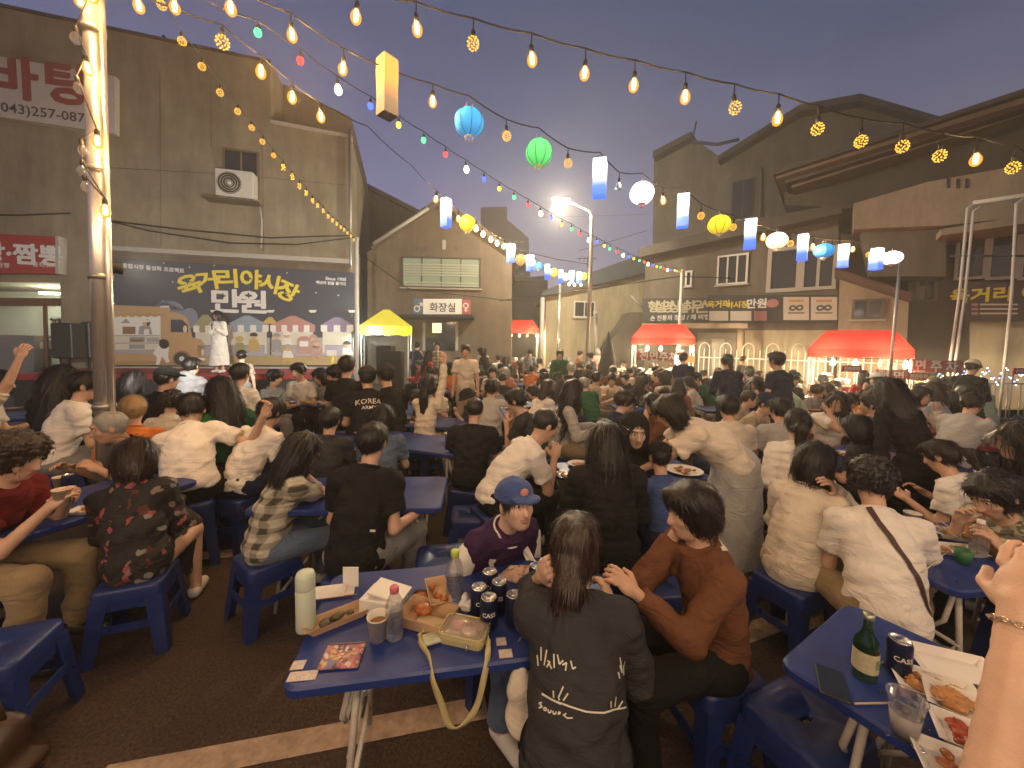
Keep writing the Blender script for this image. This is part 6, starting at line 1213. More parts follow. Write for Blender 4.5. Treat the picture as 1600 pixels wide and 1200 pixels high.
# seated neighbour whose forearm enters at the lower right edge
yawn = 62; basen = Vector((1.30, .45, 0)); Rn = Matrix.Rotation(R_(-yawn), 3, 'Z'); tgt = Rn @ (at(1592, 962, .66) - basen)
Jn = make_pose(lean=14, slouch=8, RH=tuple(tgt), LH=(-.2, .4, .72), elb=.0)
E_ = Rn @ (at(1546, 1260, .57) - basen); d_ = (Jn['WR'] - E_).normalized(); Jn['ER'] = Vector(E_); Jn['WR'] = Vector(tgt)
nb_ = person(0, 0, yawn, 'bare forearm with a chain bracelet at the lower right corner', shirt='black', pants='black', hair='long', near=True, J=Jn, base=basen, curl=22, palm={'R': (.5, -.6, .1)})
b = MB(); ax = (Jn['WR'] - Jn['ER']).normalized(); x_ = ax.orthogonal().normalized(); y_ = ax.cross(x_); CH = mat('gold_chain', (.75, .60, .45), .25, metal=1)
for k in range(22):
    a = k * 2 * math.pi / 22; c = Jn['WR'] - ax * .02 + (x_ * math.cos(a) + y_ * math.sin(a)) * .031; t = (-x_ * math.sin(a) + y_ * math.cos(a)); o2 = ax if k % 2 else (x_ * math.cos(a) + y_ * math.sin(a)); b.tube([c + t * .006 * math.cos(q) + o2 * .0045 * math.sin(q) for q in np.linspace(0, 6.283, 9)], .0014, CH, 4)
b.build('bracelet', nb_)
# people left and by the stage
hero(98, 592, 12, 'person with a great mass of long black hair at the left', Y=3.9, shirt='black', pants='black', hair='long', near=True, pose=P_(lean=8, slouch=6)); hero(134, 602, -30, 'child with glasses in white tee left of the chrome pole', Y=3.75, shirt='white', pants='grey', hair='short', near=True, loose=.024, pose=P_(lean=14, slouch=8, hyaw=-20))
hero(-6, 598, -40, 'person in beige top with raised arm at the left edge', Y=3.9, shirt='cream', pants='beige', hair='short', near=True, pose=P_(lean=8, slouch=6, RH=(.22, .30, 1.42), elb=0)); hero(210, 594, 4, 'person with straight long black hair right of the chrome pole', Y=5.0, shirt='black', pants='black', hair='long', pose=P_(lean=10, slouch=6)); hero(208, 640, 40, 'child with fair hair and an orange top behind the old man', Y=3.3, shirt='orange', pants='beige', hair='short', hc='blond', pose=P_(lean=16, slouch=8))
hero(262, 592, -20, 'person with black cap facing the stage from the left tables', Y=4.6, shirt='black', pants='black', hair='undercap', hat='cap', hatc='black', pose=P_(lean=12, slouch=8)); hero(300, 572, 0, 'person in grey hooded sweatshirt in front of the stage', Y=6.2, shirt='grey', pants='black', hair='short', sleeve='long', hood=True, loose=.04, pose=P_(lean=8, slouch=6)); hero(344, 612, 60, 'person in green top with long black hair beside the white polo', Y=3.6, shirt='green', pants='beige', hair='long', faced=True, pose=P_(lean=14, slouch=8, hpitch=14))
hero(375, 584, 6, 'person in white tee with short hair in front of the performer', Y=5.0, shirt='white', pants='grey', hair='short', loose=.024, pose=P_(lean=10, slouch=8)); hero(378, 556, 20, 'standing child in beige shirt near the stage edge', Y=7.6, shirt='beige', pants='grey', hair='short', stool=False, pose=P_(kind='stand', lean=4, slouch=2)); hero(268, 628, 20, 'person with shaggy dark hair and pale scarf by the white polo', Y=4.1, shirt='cream', pants='black', hair='curly', hc='dark', pose=P_(lean=16, slouch=8))
hero(430, 590, -100, 'small child in pale grey tee at the cup table', Y=5.9, shirt='paleblue', pants='grey', hair='fringe', faced=True, pose=P_(lean=8, slouch=6)); hero(466, 580, 175, 'person in pale ringer tee facing the camera at the cup table', Y=6.2, shirt='white', pants='black', hair='short', faced=True, pose=P_(lean=16, slouch=6, hpitch=16)); hero(500, 588, 160, 'person with grey hair eating at the cup table', Y=6.2, shirt='grey', pants='black', hair='bob', faced=True, pose=P_(lean=20, slouch=8, hpitch=20)); hero(524, 584, 120, 'person in patterned shirt leaning over the cup table', Y=5.9, shirt='sprig', pants='black', hair='fringe', faced=True, pose=P_(lean=22, slouch=8, hpitch=16))
hero(542, 572, 10, 'person in plain black tee near the yellow post', Y=5.5, shirt='black', pants='black', hair='short', pose=P_(lean=6, slouch=6)); kor = hero(574, 590, 24, 'person in black shirt with KOREA printed on the back', Y=4.9, shirt='black', pants='black', hair='undercap', hat='cap', hatc='charcoal', near=True, loose=.03, pose=P_(lean=18, slouch=10)); hero(602, 586, 50, 'person in black cap and black shirt beside the KOREA shirt', Y=5.0, shirt='black', pants='black', hair='undercap', hat='cap', hatc='charcoal', pose=P_(lean=14, slouch=8))
hero(516, 656, 8, 'person in black jacket with a faded grey back print', Y=3.4, shirt='charcoal', pants='black', hair='short', near=True, loose=.03, sleeve='long', pose=P_(lean=12, slouch=8)); hero(598, 652, 14, 'child in slate blue top behind the black tee', Y=3.5, shirt='denim', pants='navy', hair='bob', pose=P_(lean=12, slouch=8)); hero(652, 540, -10, 'standing person in dark trousers under the yellow tent edge', Y=12.6, shirt='navy', pants='black', hair='short', stool=False, pose=P_(kind='stand', lean=4, slouch=2)); hero(683, 540, 190, 'standing person in checked shirt near the toilet building', Y=11.6, shirt='plaid', pants='denim', hair='short', stool=False, pose=P_(kind='stand', lean=4, slouch=2, RH=(.4, .4, 1.35)))
hero(345, 505, 172, 'performer in white dress singing on the stage', base=Vector((at(343, 560, 10.7).x, 10.7, .80)), shirt='white', pants='white', hair='long', style='skirt', faced=True, stool=False, loose=.03, sleeve='long', pose=P_(kind='stand', lean=0, slouch=2, RH=(.05, .2, 1.30), LH=(-.10, .20, 1.2), hpitch=2))
hero(46, 520, 150, 'cook in yellow top inside the lit shop', base=LG(44, -1.2) + Vector((0, 0, .62)), shirt='beige', pants='grey', hair='short', faced=True, stool=False, pose=P_(kind='stand', lean=10, slouch=2, hpitch=20))

# clothing prints and accessories, projected on the garments
from mathutils.bvhtree import BVHTree
def project(root, name, garment, polys, m_, origin, right, up, out=.004):
    g = [c for c in root.children if c.name.split('.')[0] == garment][0]; bv = BVHTree.FromPolygons([v.co[:] for v in g.data.vertices], [p.vertices[:] for p in g.data.polygons]); r = Vector(right).normalized(); u = Vector(up).normalized(); n = r.cross(u); b = MB()
    for pts in polys:
        vs = []
        for x, y in pts:
            o = Vector(origin) + r * x + u * y + n * .5; hit = bv.ray_cast(o, -n); vs.append((hit[0] + n * out) if hit[0] is not None else o - n * .5)
        if len(vs) == 4 or len(vs) == 3: b.add(vs, [tuple(range(len(vs)))], m_)
        else: b.add(vs, [tuple(range(len(vs)))], m_)
    o_ = b.build(name, root)
    if len(polys) > 3: o_['kind'] = 'stuff'
    return o_
def stroke(pts, w_):
    out = []
    for (x0, y0), (x1, y1) in zip(pts[:-1], pts[1:]):
        d = Vector((x1 - x0, y1 - y0)); n_ = max(1, int(d.length / .012)); q = Vector((-d.y, d.x)).normalized() * w_ / 2
        for i in range(n_):
            a = Vector((x0, y0)) + d * (i / n_); c = Vector((x0, y0)) + d * ((i + 1) / n_); out.append([(a.x - q.x, a.y - q.y), (c.x - q.x, c.y - q.y), (c.x + q.x, c.y + q.y), (a.x + q.x, a.y + q.y)])
    return out
INKW = mat('print_ivory', (.66, .63, .52), .7); Jf = root_J[front.name]; S_ = .30 / 925.0 / 1.15
def fp(pts): return [((x - 590) * S_ * 1.15, (760 - y) * S_ * 1.15) for x, y in pts]
gr_ = [[(175, 630), (190, 715)], [(213, 555), (218, 668)], [(272, 570), (250, 700)], [(285, 650), (325, 710)], [(275, 708), (310, 655)], [(345, 590), (350, 700)], [(380, 590), (400, 665), (438, 630)], [(430, 668), (470, 645), (460, 708)], [(510, 625), (530, 690), (562, 672)], [(985, 690), (998, 740)], [(1025, 580), (1030, 690)], [(1010, 640), (1028, 700)], [(1058, 640), (1045, 720)], [(1085, 620), (1070, 725)],
       [(345, 875), (350, 930)], [(440, 830), (395, 920), (405, 940)], [(485, 880), (440, 940)], [(890, 905), (893, 960)], [(945, 875), (935, 955)], [(1020, 915), (965, 970)], [(235, 925), (350, 950), (500, 975), (650, 995), (820, 995)], [(820, 995), (925, 975), (1100, 965)], [(240, 930), (420, 968)]]
sq = [[(240, 990), (210, 1000), (245, 1020), (210, 1035)], [(262, 1020), (258, 1040), (280, 1040), (285, 1022), (262, 1020)], [(300, 1025), (302, 1048), (325, 1045), (328, 1026)], [(345, 1030), (350, 1052), (372, 1048), (376, 1030)], [(395, 1050), (400, 1030), (418, 1034), (400, 1048)], [(440, 1052), (470, 1030), (450, 1050), (480, 1065), (528, 1055)]]
pol = sum([stroke(fp(s), .0045) for s in gr_], []) + sum([stroke(fp(s), .0035) for s in sq], [])
project(front, 'back_print', 'shirt', pol, INKW, Jf['W'] + Jf['d2'] * .07, (1, 0, 0), Jf['d2'])
def text_polys(body, w_, bold=.03):
    me = text_mesh(body, 1, bold); co = [v.co.copy() for v in me.vertices]; x0 = min(c.x for c in co); x1 = max(c.x for c in co); y0 = min(c.y for c in co); y1 = max(c.y for c in co); k = w_ / (x1 - x0); r = [[((co[i].x - (x0 + x1) / 2) * k, (co[i].y - (y0 + y1) / 2) * k) for i in p.vertices] for p in me.polygons]; bpy.data.meshes.remove(me); return r
Jk = root_J[kor.name]; project(kor, 'back_print', 'shirt', text_polys('KOREA', .26), INKW, Jk['N'] - Jk['d2'] * .13, (1, 0, 0), Jk['d2']); project(kor, 'back_print', 'shirt', text_polys('ARMY', .15), INKW, Jk['N'] - Jk['d2'] * .20, (1, 0, 0), Jk['d2'])
Jb = root_J[blk.name]; project(blk, 'logo', 'shirt', [[(-.012, -.006), (.012, -.006), (.012, .006), (-.012, .006)]], INKW, Jb['W'] + Vector((.12, 0, -.06)), (1, 0, 0), Jb['d2'])
Jl = root_J[ln.name]; project(ln, 'chest_print', 'shirt', text_polys('YALE' if False else 'ITA', .10), mat('print_dark', (.10, .09, .08), .7), Jl['N'] - Jl['d2'] * .16, (-1, 0, 0), Jl['d2'])
Jc = root_J[capw.name]; CWm = mat('jacket_white', (.70, .67, .62), .7)
pol = stroke([(-.02, -.03), (.0, .03), (.02, -.02), (.035, .03), (.045, -.01), (.06, .0), (.07, -.01), (.085, .01), (.10, -.01), (.115, .015)], .010) + stroke([(-.01, -.045), (.11, -.03)], .006)
project(capw, 'chest_script', 'shirt', pol, CWm, Jc['W'] + Jc['d2'] * .12 + Vector((.06, 0, 0)), (-1, 0, 0), Jc['d2'])
for s_ in (-1, 1): project(capw, 'white_stripe', 'shirt', stroke([(s_ * .105, .21), (s_ * .115, .10), (s_ * .125, -.02)], .035), CWm, Jc['W'], (-1, 0, 0), Jc['d2'])
for k, q in ((0, .078), (1, .088)):
    b = MB(); B2 = tbasis(Jc['xs'], Jc['d2']); b.tube([Vector(B2 @ np.array((q * math.cos(t), q * math.sin(t) * .95 + (.012 if math.sin(t) > 0 else 0), .030 - .012 * k - (.03 if math.sin(t) > .3 else 0) * max(math.sin(t), 0)))) + Jc['N'] for t in np.linspace(0, 6.283, 25)], .006, CWm, 6); b.build('collar_stripe', capw)
for sx in 'LR':
    b = MB(); a, c = Jc['S' + sx], Jc['E' + sx]; out = (a - Jc['N']).normalized(); dirr = (c - a); b.tube([a + Vector((0, 0, .03)), a + out * .045 + dirr * .15, a + out * .05 + dirr * .6, c + out * .03], [.044, .064, .062, .052], CWm, 14); b.build('white_sleeve', capw)
A = Matrix(Jc['MH']).to_4x4(); A.translation = Jc['H']; b = MB(); b.sphere((0, .098, .078), (.024, .010, .020), mat('cap_badge', (.50, .22, .16), .6), 12, 8); b.build('cap_badge', capw).matrix_local = A
def strap(root, garment, pts_uv, w_, m_, name, out=.006):
    J = root_J[root.name]; return project(root, name, garment, stroke(pts_uv, w_), m_, J['W'], (1, 0, 0), J['d2'], out)
strap(crl, 'shirt', [(-.05, .30), (-.03, .22), (.04, .08), (.11, -.06), (.15, -.16)], .026, mat('strap_brown', (.06, .03, .025), .6), 'crossbody_strap')
strap(brown, 'shirt', [(-.06, .28), (-.02, .31)], .03, CL['cream'], 'neckline')
# hand held things
def in_hand(root, k, off=(0, 0, 0)):
    J = root_J[root.name]; f = (J['W' + k] - J['E' + k]).normalized(); p = J['W' + k] + f * .075 + Vector(off); M = Matrix.Translation(root.location) @ Matrix.Rotation(root.rotation_euler.z, 4, 'Z') @ Matrix.Scale(root.scale[0], 4); return M @ p
PAPER = mat('paper_cup', (.66, .56, .44), .7, var=.06, vscale=20); CARD = mat('card_brown', (.46, .30, .17), .75, var=.12, vscale=15); FOAM = mat('foam_white', (.70, .66, .60), .6, var=.04); SILV = mat('foil', (.70, .68, .64), .25, metal=.9, var=.15, vscale=40, bump=.9, bscale=60)
def cup(p, label, h_=.085, r0=.027, r1=.038, m_=PAPER, rz=0):
    e_ = empty('paper_cup', p, rz, label, 'cup'); MB().lathe([(.001, .002), (r0, 0), (r1, h_), (r1 * 1.05, h_), (r1 * 1.05, h_ + .004), (r1 * .96, h_ + .003), (r0 * .95, .006)], m_, n=20).build('wall', e_); MB().lathe([(.001, h_ * .72), (r1 * .90, h_ * .72)], mat('drink', (.30, .14, .05), .15), n=20).build('drink', e_); return e_
q = in_hand(red, 'R'); cup(q - Vector((0, 0, .05)), 'paper cup held by the person in maroon')
q = in_hand(ph, 'L'); e_ = empty('phone', q, R_(70), 'phone held by the person in the dark vest', 'phone'); MB().box((0, .02, .03), (.075, .008, .15), BLACKM, M=Matrix.Rotation(R_(-35), 3, 'X'), bev=.004).build('body', e_); MB().box((0, .013, .028), (.068, .004, .14), mat('phone_screen', (.02, .02, .03), .1, emit=(.5, .6, .8), es=.15), M=Matrix.Rotation(R_(-35), 3, 'X')).build('screen', e_)
q = Vector((at(343, 560, 10.7).x, 10.7, .80)); e_ = empty('microphone', q + Vector((-.03, -.2, 1.30)), 0, 'black microphone held by the performer', 'microphone'); MB().tube([(0, 0, -.12), (0, 0, .04)], [.012, .016], BLACKM, 8).build('handle', e_); MB().sphere((0, 0, .06), .026, GALV, 10, 8).build('head', e_)

# ------------------------------------------------------------------ stools under the seated people, and empty ones
for (b_, yw, lab, s_) in SEATED:
    short = lab.split(',')[0]; wds = short.split(); short = ' '.join(wds[:9]); place_stool(b_.x, b_.y, yw + random.uniform(-.2, .2), 'blue stool under ' + short, s_)
for px, py, rz, lab in ((690, 868, 10, 'empty blue stool right of the black tee person'), (-10, 1010, 20, 'empty blue stool cut by the left edge'), (1260, 1120, 24, 'empty blue stool tucked against the lower right table'), (735, 800, 5, 'blue stool standing before the broad person in black'), (1020, 905, 8, 'empty blue stool behind the brown cardigan')):
    p = onz(px, py, .43 if lab != 'x' else 0); place_stool(p.x, p.y, R_(rz), lab)

# ------------------------------------------------------------------ things on the front table
def T(px, py, dz=0.0): p = onz(px, py, TZ); return Vector((p.x, p.y, TZ + .001 + dz))
def lathe_thing(name, label, cat, p, parts, n=24, rz=0):
    e_ = empty(name, p, rz, label, cat)
    for nm, prof, m_ in parts: MB().lathe(prof, m_, n=n).build(nm, e_)
    return e_
PALEGR = mat('thermos_pale', (.52, .58, .47), .45, var=.03); PET = mat('pet_clear', (.92, .94, .94), .06, trans=.92, alpha=.42, spec=.6); WATER = mat('water', (.8, .86, .88), .03, trans=1.0, alpha=.5); CAPG = mat('cap_green', (.42, .55, .06), .4); CAPP = mat('cap_pink', (.55, .13, .17), .4); LABELW = mat('label_clear', (.7, .72, .72), .4, alpha=.35)
lathe_thing('thermos', 'pale green thermos flask at the left of the front table', 'thermos', T(478, 983), [('body', [(.001, 0), (.030, 0), (.033, .005), (.033, .150), (.031, .154)], PALEGR), ('cup_lid', [(.032, .156), (.033, .160), (.033, .200), (.028, .214), (.012, .220), (.001, .2205)], PALEGR)])
def bottle(p, h_, r, capm, label):
    e_ = empty('water_bottle', p, random.random(), label, 'bottle'); k = h_ / .21; pr = [(.001, .004), (r * .7, 0), (r, .008), (r, .03 * k), (r * .94, .034 * k), (r, .04 * k), (r, .085 * k), (r * .93, .09 * k), (r, .097 * k), (r, .135 * k), (r * .85, .155 * k), (r * .45, .182 * k), (r * .42, .190 * k)]
    MB().lathe(pr, PET, n=24).build('body', e_); MB().lathe([(.001, .006)] + [(a * .95, b) for a, b in pr[1:9]] + [(.001, .096 * k)], WATER, n=24).build('water', e_); MB().lathe([(r * .46, .186 * k), (r * .50, .187 * k), (r * .50, .207 * k), (r * .42, .211 * k), (.001, .211 * k)], capm, n=20).build('cap', e_)
bottle(T(710, 940), .215, .034, CAPG, 'clear water bottle with a green cap'); bottle(T(616, 997), .19, .031, CAPP, 'clear water bottle with a pink cap')
CANB = mat('can_blue', (.018, .026, .075), .28, metal=.55, var=.1, vscale=40); ALU = mat('aluminium', (.72, .70, .66), .25, metal=1.0)
def can(p, label, rz=0.0, h_=.118, writing=True):
    e_ = empty('drink_can', p, rz, label, 'can'); MB().lathe([(.001, .004), (.024, .0), (.033, .010), (.033, h_ - .014), (.028, h_ - .003)], CANB, n=24).build('body', e_); MB().lathe([(.028, h_ - .003), (.0285, h_), (.026, h_), (.0255, h_ - .005), (.001, h_ - .006)], ALU, n=24).build('lid', e_)
    b = MB(); b.lathe([(.006, 0), (.010, 0), (.010, .0015), (.006, .0015), (.006, 0)], ALU, (0, -.008, h_ - .004), 12); b.build('ring_pull', e_); MB().lathe([(.001, 0), (.008, 0)], BLACKM, (0, .012, h_ - .0055), 10, None, 1, .8).build('opening', e_)
    if writing:
        me = text_mesh('CASS', .03, .0008); co = np.empty(len(me.vertices) * 3); me.vertices.foreach_get('co', co); co = co.reshape(-1, 3); c = (co.min(0) + co.max(0)) / 2; co = (co - c) * (.050 / np.ptp(co[:, 0])); a = co[:, 0] / .033 - math.pi / 2; out = np.stack([.0334 * np.cos(a), .0334 * np.sin(a), co[:, 1] + .066], 1); me.vertices.foreach_set('co', out.ravel()); me.update(); me.materials.clear(); me.materials.append(TXTW); o = bpy.data.objects.new('lettering', me); COL.objects.link(o); o.parent = e_
for px, py, lab, rz in ((765, 935, 'dark blue can at the back of the can cluster', .3), (779, 953, 'dark blue can on the right of the can cluster', -.2), (748, 962, 'dark blue can on the left of the can cluster', .5), (763, 980, 'dark blue can in front of the can cluster, lettering showing', .1), (802, 975, 'dark blue can standing alone beside the dark tee', 1.2), (838, 925, 'dark blue can before the varsity jacket', .2)): can(T(px, py), lab, rz)
cup(T(591, 998), 'white paper cup with coffee on the front table', .082, .027, .037, mat('cup_white', (.66, .62, .53), .6))
# food boat with toothpick
def boat(p, rz, L_, W_, H_, m_, label, food=None, name='food_tray', cat='tray', flare=1.25):
    e_ = empty(name, p, rz, label, cat); b = MB(); a, c = L_ / 2, W_ / 2; V = []
    for f, z in ((.78, .0), (1.0, H_), (1.06, H_ + .001), (.965, H_ - .002), (.75, .003)): V += [(-a * f, -c * f, z), (a * f, -c * f, z), (a * f, c * f, z), (-a * f, c * f, z)]
    b.add(V, [(r * 4 + i, r * 4 + (i + 1) % 4, r * 4 + 4 + (i + 1) % 4, r * 4 + 4 + i) for r in range(4) for i in range(4)] + [(3, 2, 1, 0), (16, 17, 18, 19)], m_); b.build('tray', e_)
    if food:
        r = random.Random(label)
        if food[1] > 18:      # a heaped, ragged portion
            q = SDF(); q.k = .012
            for i in range(food[1]): th = r.random() * 3; q.ell((r.uniform(-a, a) * .58, r.uniform(-c, c) * .55, .008 + r.random() * H_ * .55), (r.uniform(.012, .026), r.uniform(.005, .012), r.uniform(.004, .009)), np.array(Matrix.Rotation(th, 3, 'Z') @ Matrix.Rotation(r.uniform(-.5, .5), 3, 'X')))
            link('food', npmesh('food', [q.mesh(.0032, 5, 55, .0028)]), e_, food[0]); return e_
        k = MB()
        for i in range(food[1]): k.sphere((r.uniform(-a, a) * .62 * food[2], r.uniform(-c, c) * .55, .008 + r.random() * H_ * .7), (r.uniform(.010, .022), r.uniform(.008, .018), r.uniform(.006, .012)), food[0], 7, 5)
        k.build('food', e_)
    return e_
SAUCE = mat('food_sauce', (.34, .11, .03), .35, var=.4, vscale=50); GREENS = mat('food_greens', (.07, .06, .03), .6, var=.4, vscale=60); NOOD = mat('food_noodle', (.50, .24, .08), .4, var=.35, vscale=45); FRY = mat('food_fry', (.42, .20, .07), .6, var=.3, vscale=40); KIM = mat('food_red', (.30, .05, .02), .4, var=.4, vscale=45)
boat(T(527, 972), R_(38), .22, .075, .028, CARD, 'long paper food boat with a little leftover food', (GREENS, 7, .7))
boat(T(684, 940, .02), R_(110), .17, .08, .03, CARD, 'brown paper food boat propped against the carton', (SAUCE, 6, 1))
bx = empty('carton', T(600, 950), R_(-12), 'white takeaway carton with a folded lid on the front table', 'box'); M_ = bx; MB().box((0, 0, .03), (.15, .11, .06), FOAM, bev=.004).build('box', bx); MB().box((.02, .01, .068), (.14, .10, .008), FOAM, M=Matrix.Rotation(R_(8), 3, 'Y')).build('lid', bx); MB().box((-.01, 0, .074), (.08, .05, .003), mat('carton_print', (.34, .26, .18), .7, var=.5, vscale=60), M=Matrix.Rotation(R_(8), 3, 'Y')).build('print', bx)
bt = empty('cardboard_tray', T(668, 972), R_(-18), 'open brown cardboard tray beside the pink cap bottle', 'tray'); b = MB(); V = []
for f, z in ((.86, 0), (1, .045), (.98, .045), (.84, .004)): V += [(-.10 * f, -.065 * f, z), (.10 * f, -.065 * f, z), (.10 * f, .065 * f, z), (-.10 * f, .065 * f, z)]
b.add(V, [(r * 4 + i, r * 4 + (i + 1) % 4, r * 4 + 4 + (i + 1) % 4, r * 4 + 4 + i) for r in range(3) for i in range(4)] + [(3, 2, 1, 0), (12, 13, 14, 15)], CARD); b.build('tray', bt); MB().sphere((-.03, .02, .03), (.04, .03, .02), SAUCE, 10, 8).build('sauce_cup', bt); MB().box((.02, -.01, .012), (.11, .05, .012), mat('napkin_tan', (.5, .36, .22), .9, var=.1), bev=.004).build('napkin', bt)
so = empty('sauce_pot', T(657, 938), 0, 'small black sauce pot at the carton', 'pot'); MB().lathe([(.001, 0), (.026, 0), (.032, .025), (.034, .025), (.031, .024), (.026, .004)], BLACKM, n=18).build('pot', so); MB().lathe([(.001, .018), (.029, .018)], SAUCE, n=18).build('sauce', so)
# clear pouch bag with strap
CLP = mat('vinyl_clear', (.85, .70, .62), .12, trans=.55, alpha=.55); CRS = mat('strap_cream', (.44, .38, .19), .75, var=.08); bgp = empty('clear_pouch', T(726, 995), R_(-14), 'clear vinyl pouch bag with cream edges on the front table', 'bag')
def rrp(a, c, R, z, n=5): return [(sx * (a - R) + R * math.cos(R_(a0 + 90 * i / (n - 1))), sy * (c - R) + R * math.sin(R_(a0 + 90 * i / (n - 1))), z) for sx, sy, a0 in ((1, 1, 0), (-1, 1, 90), (-1, -1, 180), (1, -1, 270)) for i in range(n)]
b = MB(); V = rrp(.080, .052, .02, .0) + rrp(.084, .056, .022, .02) + rrp(.084, .056, .022, .036); b.add(V, [(r * 20 + i, r * 20 + (i + 1) % 20, r * 20 + 20 + (i + 1) % 20, r * 20 + 20 + i) for r in range(2) for i in range(20)] + [tuple(range(19, -1, -1))], CRS); b.build('side_band', bgp)
b = MB(); V = rrp(.080, .052, .02, .0365) + rrp(.05, .03, .015, .046); b.add(V, [(i, (i + 1) % 20, 20 + (i + 1) % 20, 20 + i) for i in range(20)] + [tuple(range(20, 40))], CLP, True); b.build('clear_top', bgp)
for k, (x, y, c) in enumerate(((-.03, .01, (.5, .2, .18)), (.02, -.01, (.55, .45, .4)), (.04, .02, (.3, .2, .15)))): MB().sphere((x, y, .030), (.03, .022, .009), mat('pouch_item_%d' % k, c, .5), 8, 6).build('content', bgp)
MB().tube([(a[0], a[1], .037) for a in rrp(.082, .054, .021, 0) + rrp(.082, .054, .021, 0)[:1]], .003, CRS, 5).build('piping', bgp); MB().tube([(.03, -.058, .02), (.03, -.064, .0)], .004, GALV, 6).build('zip_pull', bgp)
def ribbon(name, pts, w_, m_, root, nrm=(0, -1, 0)):
    pts = [Vector(p) - root.location for p in pts]; sm = []
    for i in range(len(pts) - 1):
        p0 = pts[max(i - 1, 0)]; p1 = pts[i]; p2 = pts[i + 1]; p3 = pts[min(i + 2, len(pts) - 1)]
        for t in np.linspace(0, 1, 7)[:-1]: sm.append(.5 * ((2 * p1) + (p2 - p0) * t + (2 * p0 - 5 * p1 + 4 * p2 - p3) * t * t + (3 * p1 - p0 - 3 * p2 + p3) * t ** 3))
    sm.append(pts[-1]); V = []; F = []
    for i, p in enumerate(sm):
        d = (sm[min(i + 1, len(sm) - 1)] - sm[max(i - 1, 0)]).normalized(); s = d.cross(Vector(nrm)); s = s.normalized() if s.length > .1 else Vector((1, 0, 0)); a = .5 * math.sin(i * .35); s = (s * math.cos(a) + d.cross(s) * math.sin(a)) * w_ / 2; n = d.cross(s).normalized() * .0012; V += [p - s + n, p + s + n, p + s - n, p - s - n]
    for i in range(len(sm) - 1):
        for k in range(4): F.append((4 * i + k, 4 * i + (k + 1) % 4, 4 * i + 4 + (k + 1) % 4, 4 * i + 4 + k))
    b = MB(); b.add(V, F, m_, True); o = b.build(name, root); o.rotation_euler = (0, 0, -root.rotation_euler.z); return o
Yd = lambda px: c0.y + (px - 435) / 595 * (c1.y - c0.y) - .02
ribbon('strap', [T(700, 985, .02), T(665, 990, .012), T(655, 1005, .012), T(670, 1030, .008), at(676, 1062, Yd(676)), at(690, 1100, Yd(690)), at(703, 1135, Yd(700)), at(722, 1134, Yd(720)), at(744, 1105, Yd(740)), at(756, 1060, Yd(756)), at(762, 1025, Yd(762) + .03), T(762, 1005, .02)], .020, CRS, bgp)
PRT = pattern_floral('pouch_print', (.34, .16, .17), [(.42, .10, .16), (.62, .50, .42), (.14, .09, .13), (.5, .22, .2), (.55, .38, .16), (.2, .2, .3)], 55, .62)
pw = empty('printed_pouch', T(535, 1028), R_(6), 'flat glossy pouch with a busy pink print at the table edge', 'pouch'); MB().box((0, 0, .006), (.125, .10, .012), PRT, bev=.004).build('pouch', pw); MB().box((0, .045, .0135), (.12, .006, .003), mat('zip_violet', (.12, .08, .12), .4)).build('zip', pw)
for px, py, w_, lab in ((466, 1040, .04, 'small pale square sticker at the near left table corner'), (473, 1057, .085, 'long pale sticker at the near table edge'), (783, 1003, .035, 'small pinkish sticker beside the clear pouch'), (790, 1022, .045, 'pinkish sticker nearest the dark tee')):
    o = MB().box((0, 0, .001), (w_, .036, .0014), mat('sticker', (.52, .45, .40), .6, var=.25, vscale=90)).build('sticker', None, T(px, py)); o.rotation_euler = (0, 0, R_(8)); tag(o, lab, 'sticker')
# folded paper, clear folder, notes
fo = empty('plastic_folder', T(523, 925), R_(14), 'clear folder and white papers at the back left of the table', 'folder'); MB().box((0, 0, .004), (.16, .085, .006), mat('paper_white', (.68, .64, .56), .7), bev=.002).build('papers', fo); MB().box((-.02, -.015, .012), (.13, .075, .004), mat('film_clear', (.85, .82, .78), .1, alpha=.5), M=Matrix.Rotation(R_(5), 3, 'X')).build('clear_film', fo); MB().box((.06, .02, .045), (.065, .004, .085), mat('card_white', (.72, .70, .64), .6), M=Matrix.Rotation(R_(-12), 3, 'Z')).build('upright_card', fo); MB().box((.0, -.05, .008), (.19, .006, .004), WOOD).build('chopsticks', fo)
nk = empty('napkin', T(729, 952), R_(30), 'crumpled white napkin beside the green capped bottle', 'napkin'); s = SDF(); s.k = .01; [s.ell((random.uniform(-.02, .02), random.uniform(-.02, .02), .02 + random.uniform(-.008, .012)), (.022, .012, .018), np.array(Matrix.Rotation(k, 3, 'X') @ Matrix.Rotation(k * 1.7, 3, 'Z'))) for k in range(7)]; link('tissue', npmesh('tissue', [s.mesh(.004, 3, 30, .003)]), nk, FOAM)
wt = empty('tissue_pack', T(676, 1002), R_(25), 'pale green tissue pack under the pouch strap', 'tissue pack'); MB().box((0, 0, .01), (.075, .05, .018), mat('pack_green', (.42, .45, .30), .5, var=.2, vscale=60), bev=.006).build('pack', wt)
cl = empty('cloth_bag', onz(815, 1075, .60), 0, 'cream cloth bag hanging at the table edge beside the dark tee', 'bag'); cl.location.z = .48; s = SDF(); s.k = .03; s.ell((0, 0, .10), (.045, .035, .10)); s.ell((.01, .0, .0), (.055, .04, .07)); link('pouch', npmesh('clothbag', [s.mesh(.008, 9, 7, .006)]), cl, mat('cloth_cream', (.50, .44, .28), .85, var=.08)); MB().tube([(0, 0, .16), (-.03, .05, .21), (0, .1, .215)], .008, CRS, 6).build('handle', cl)
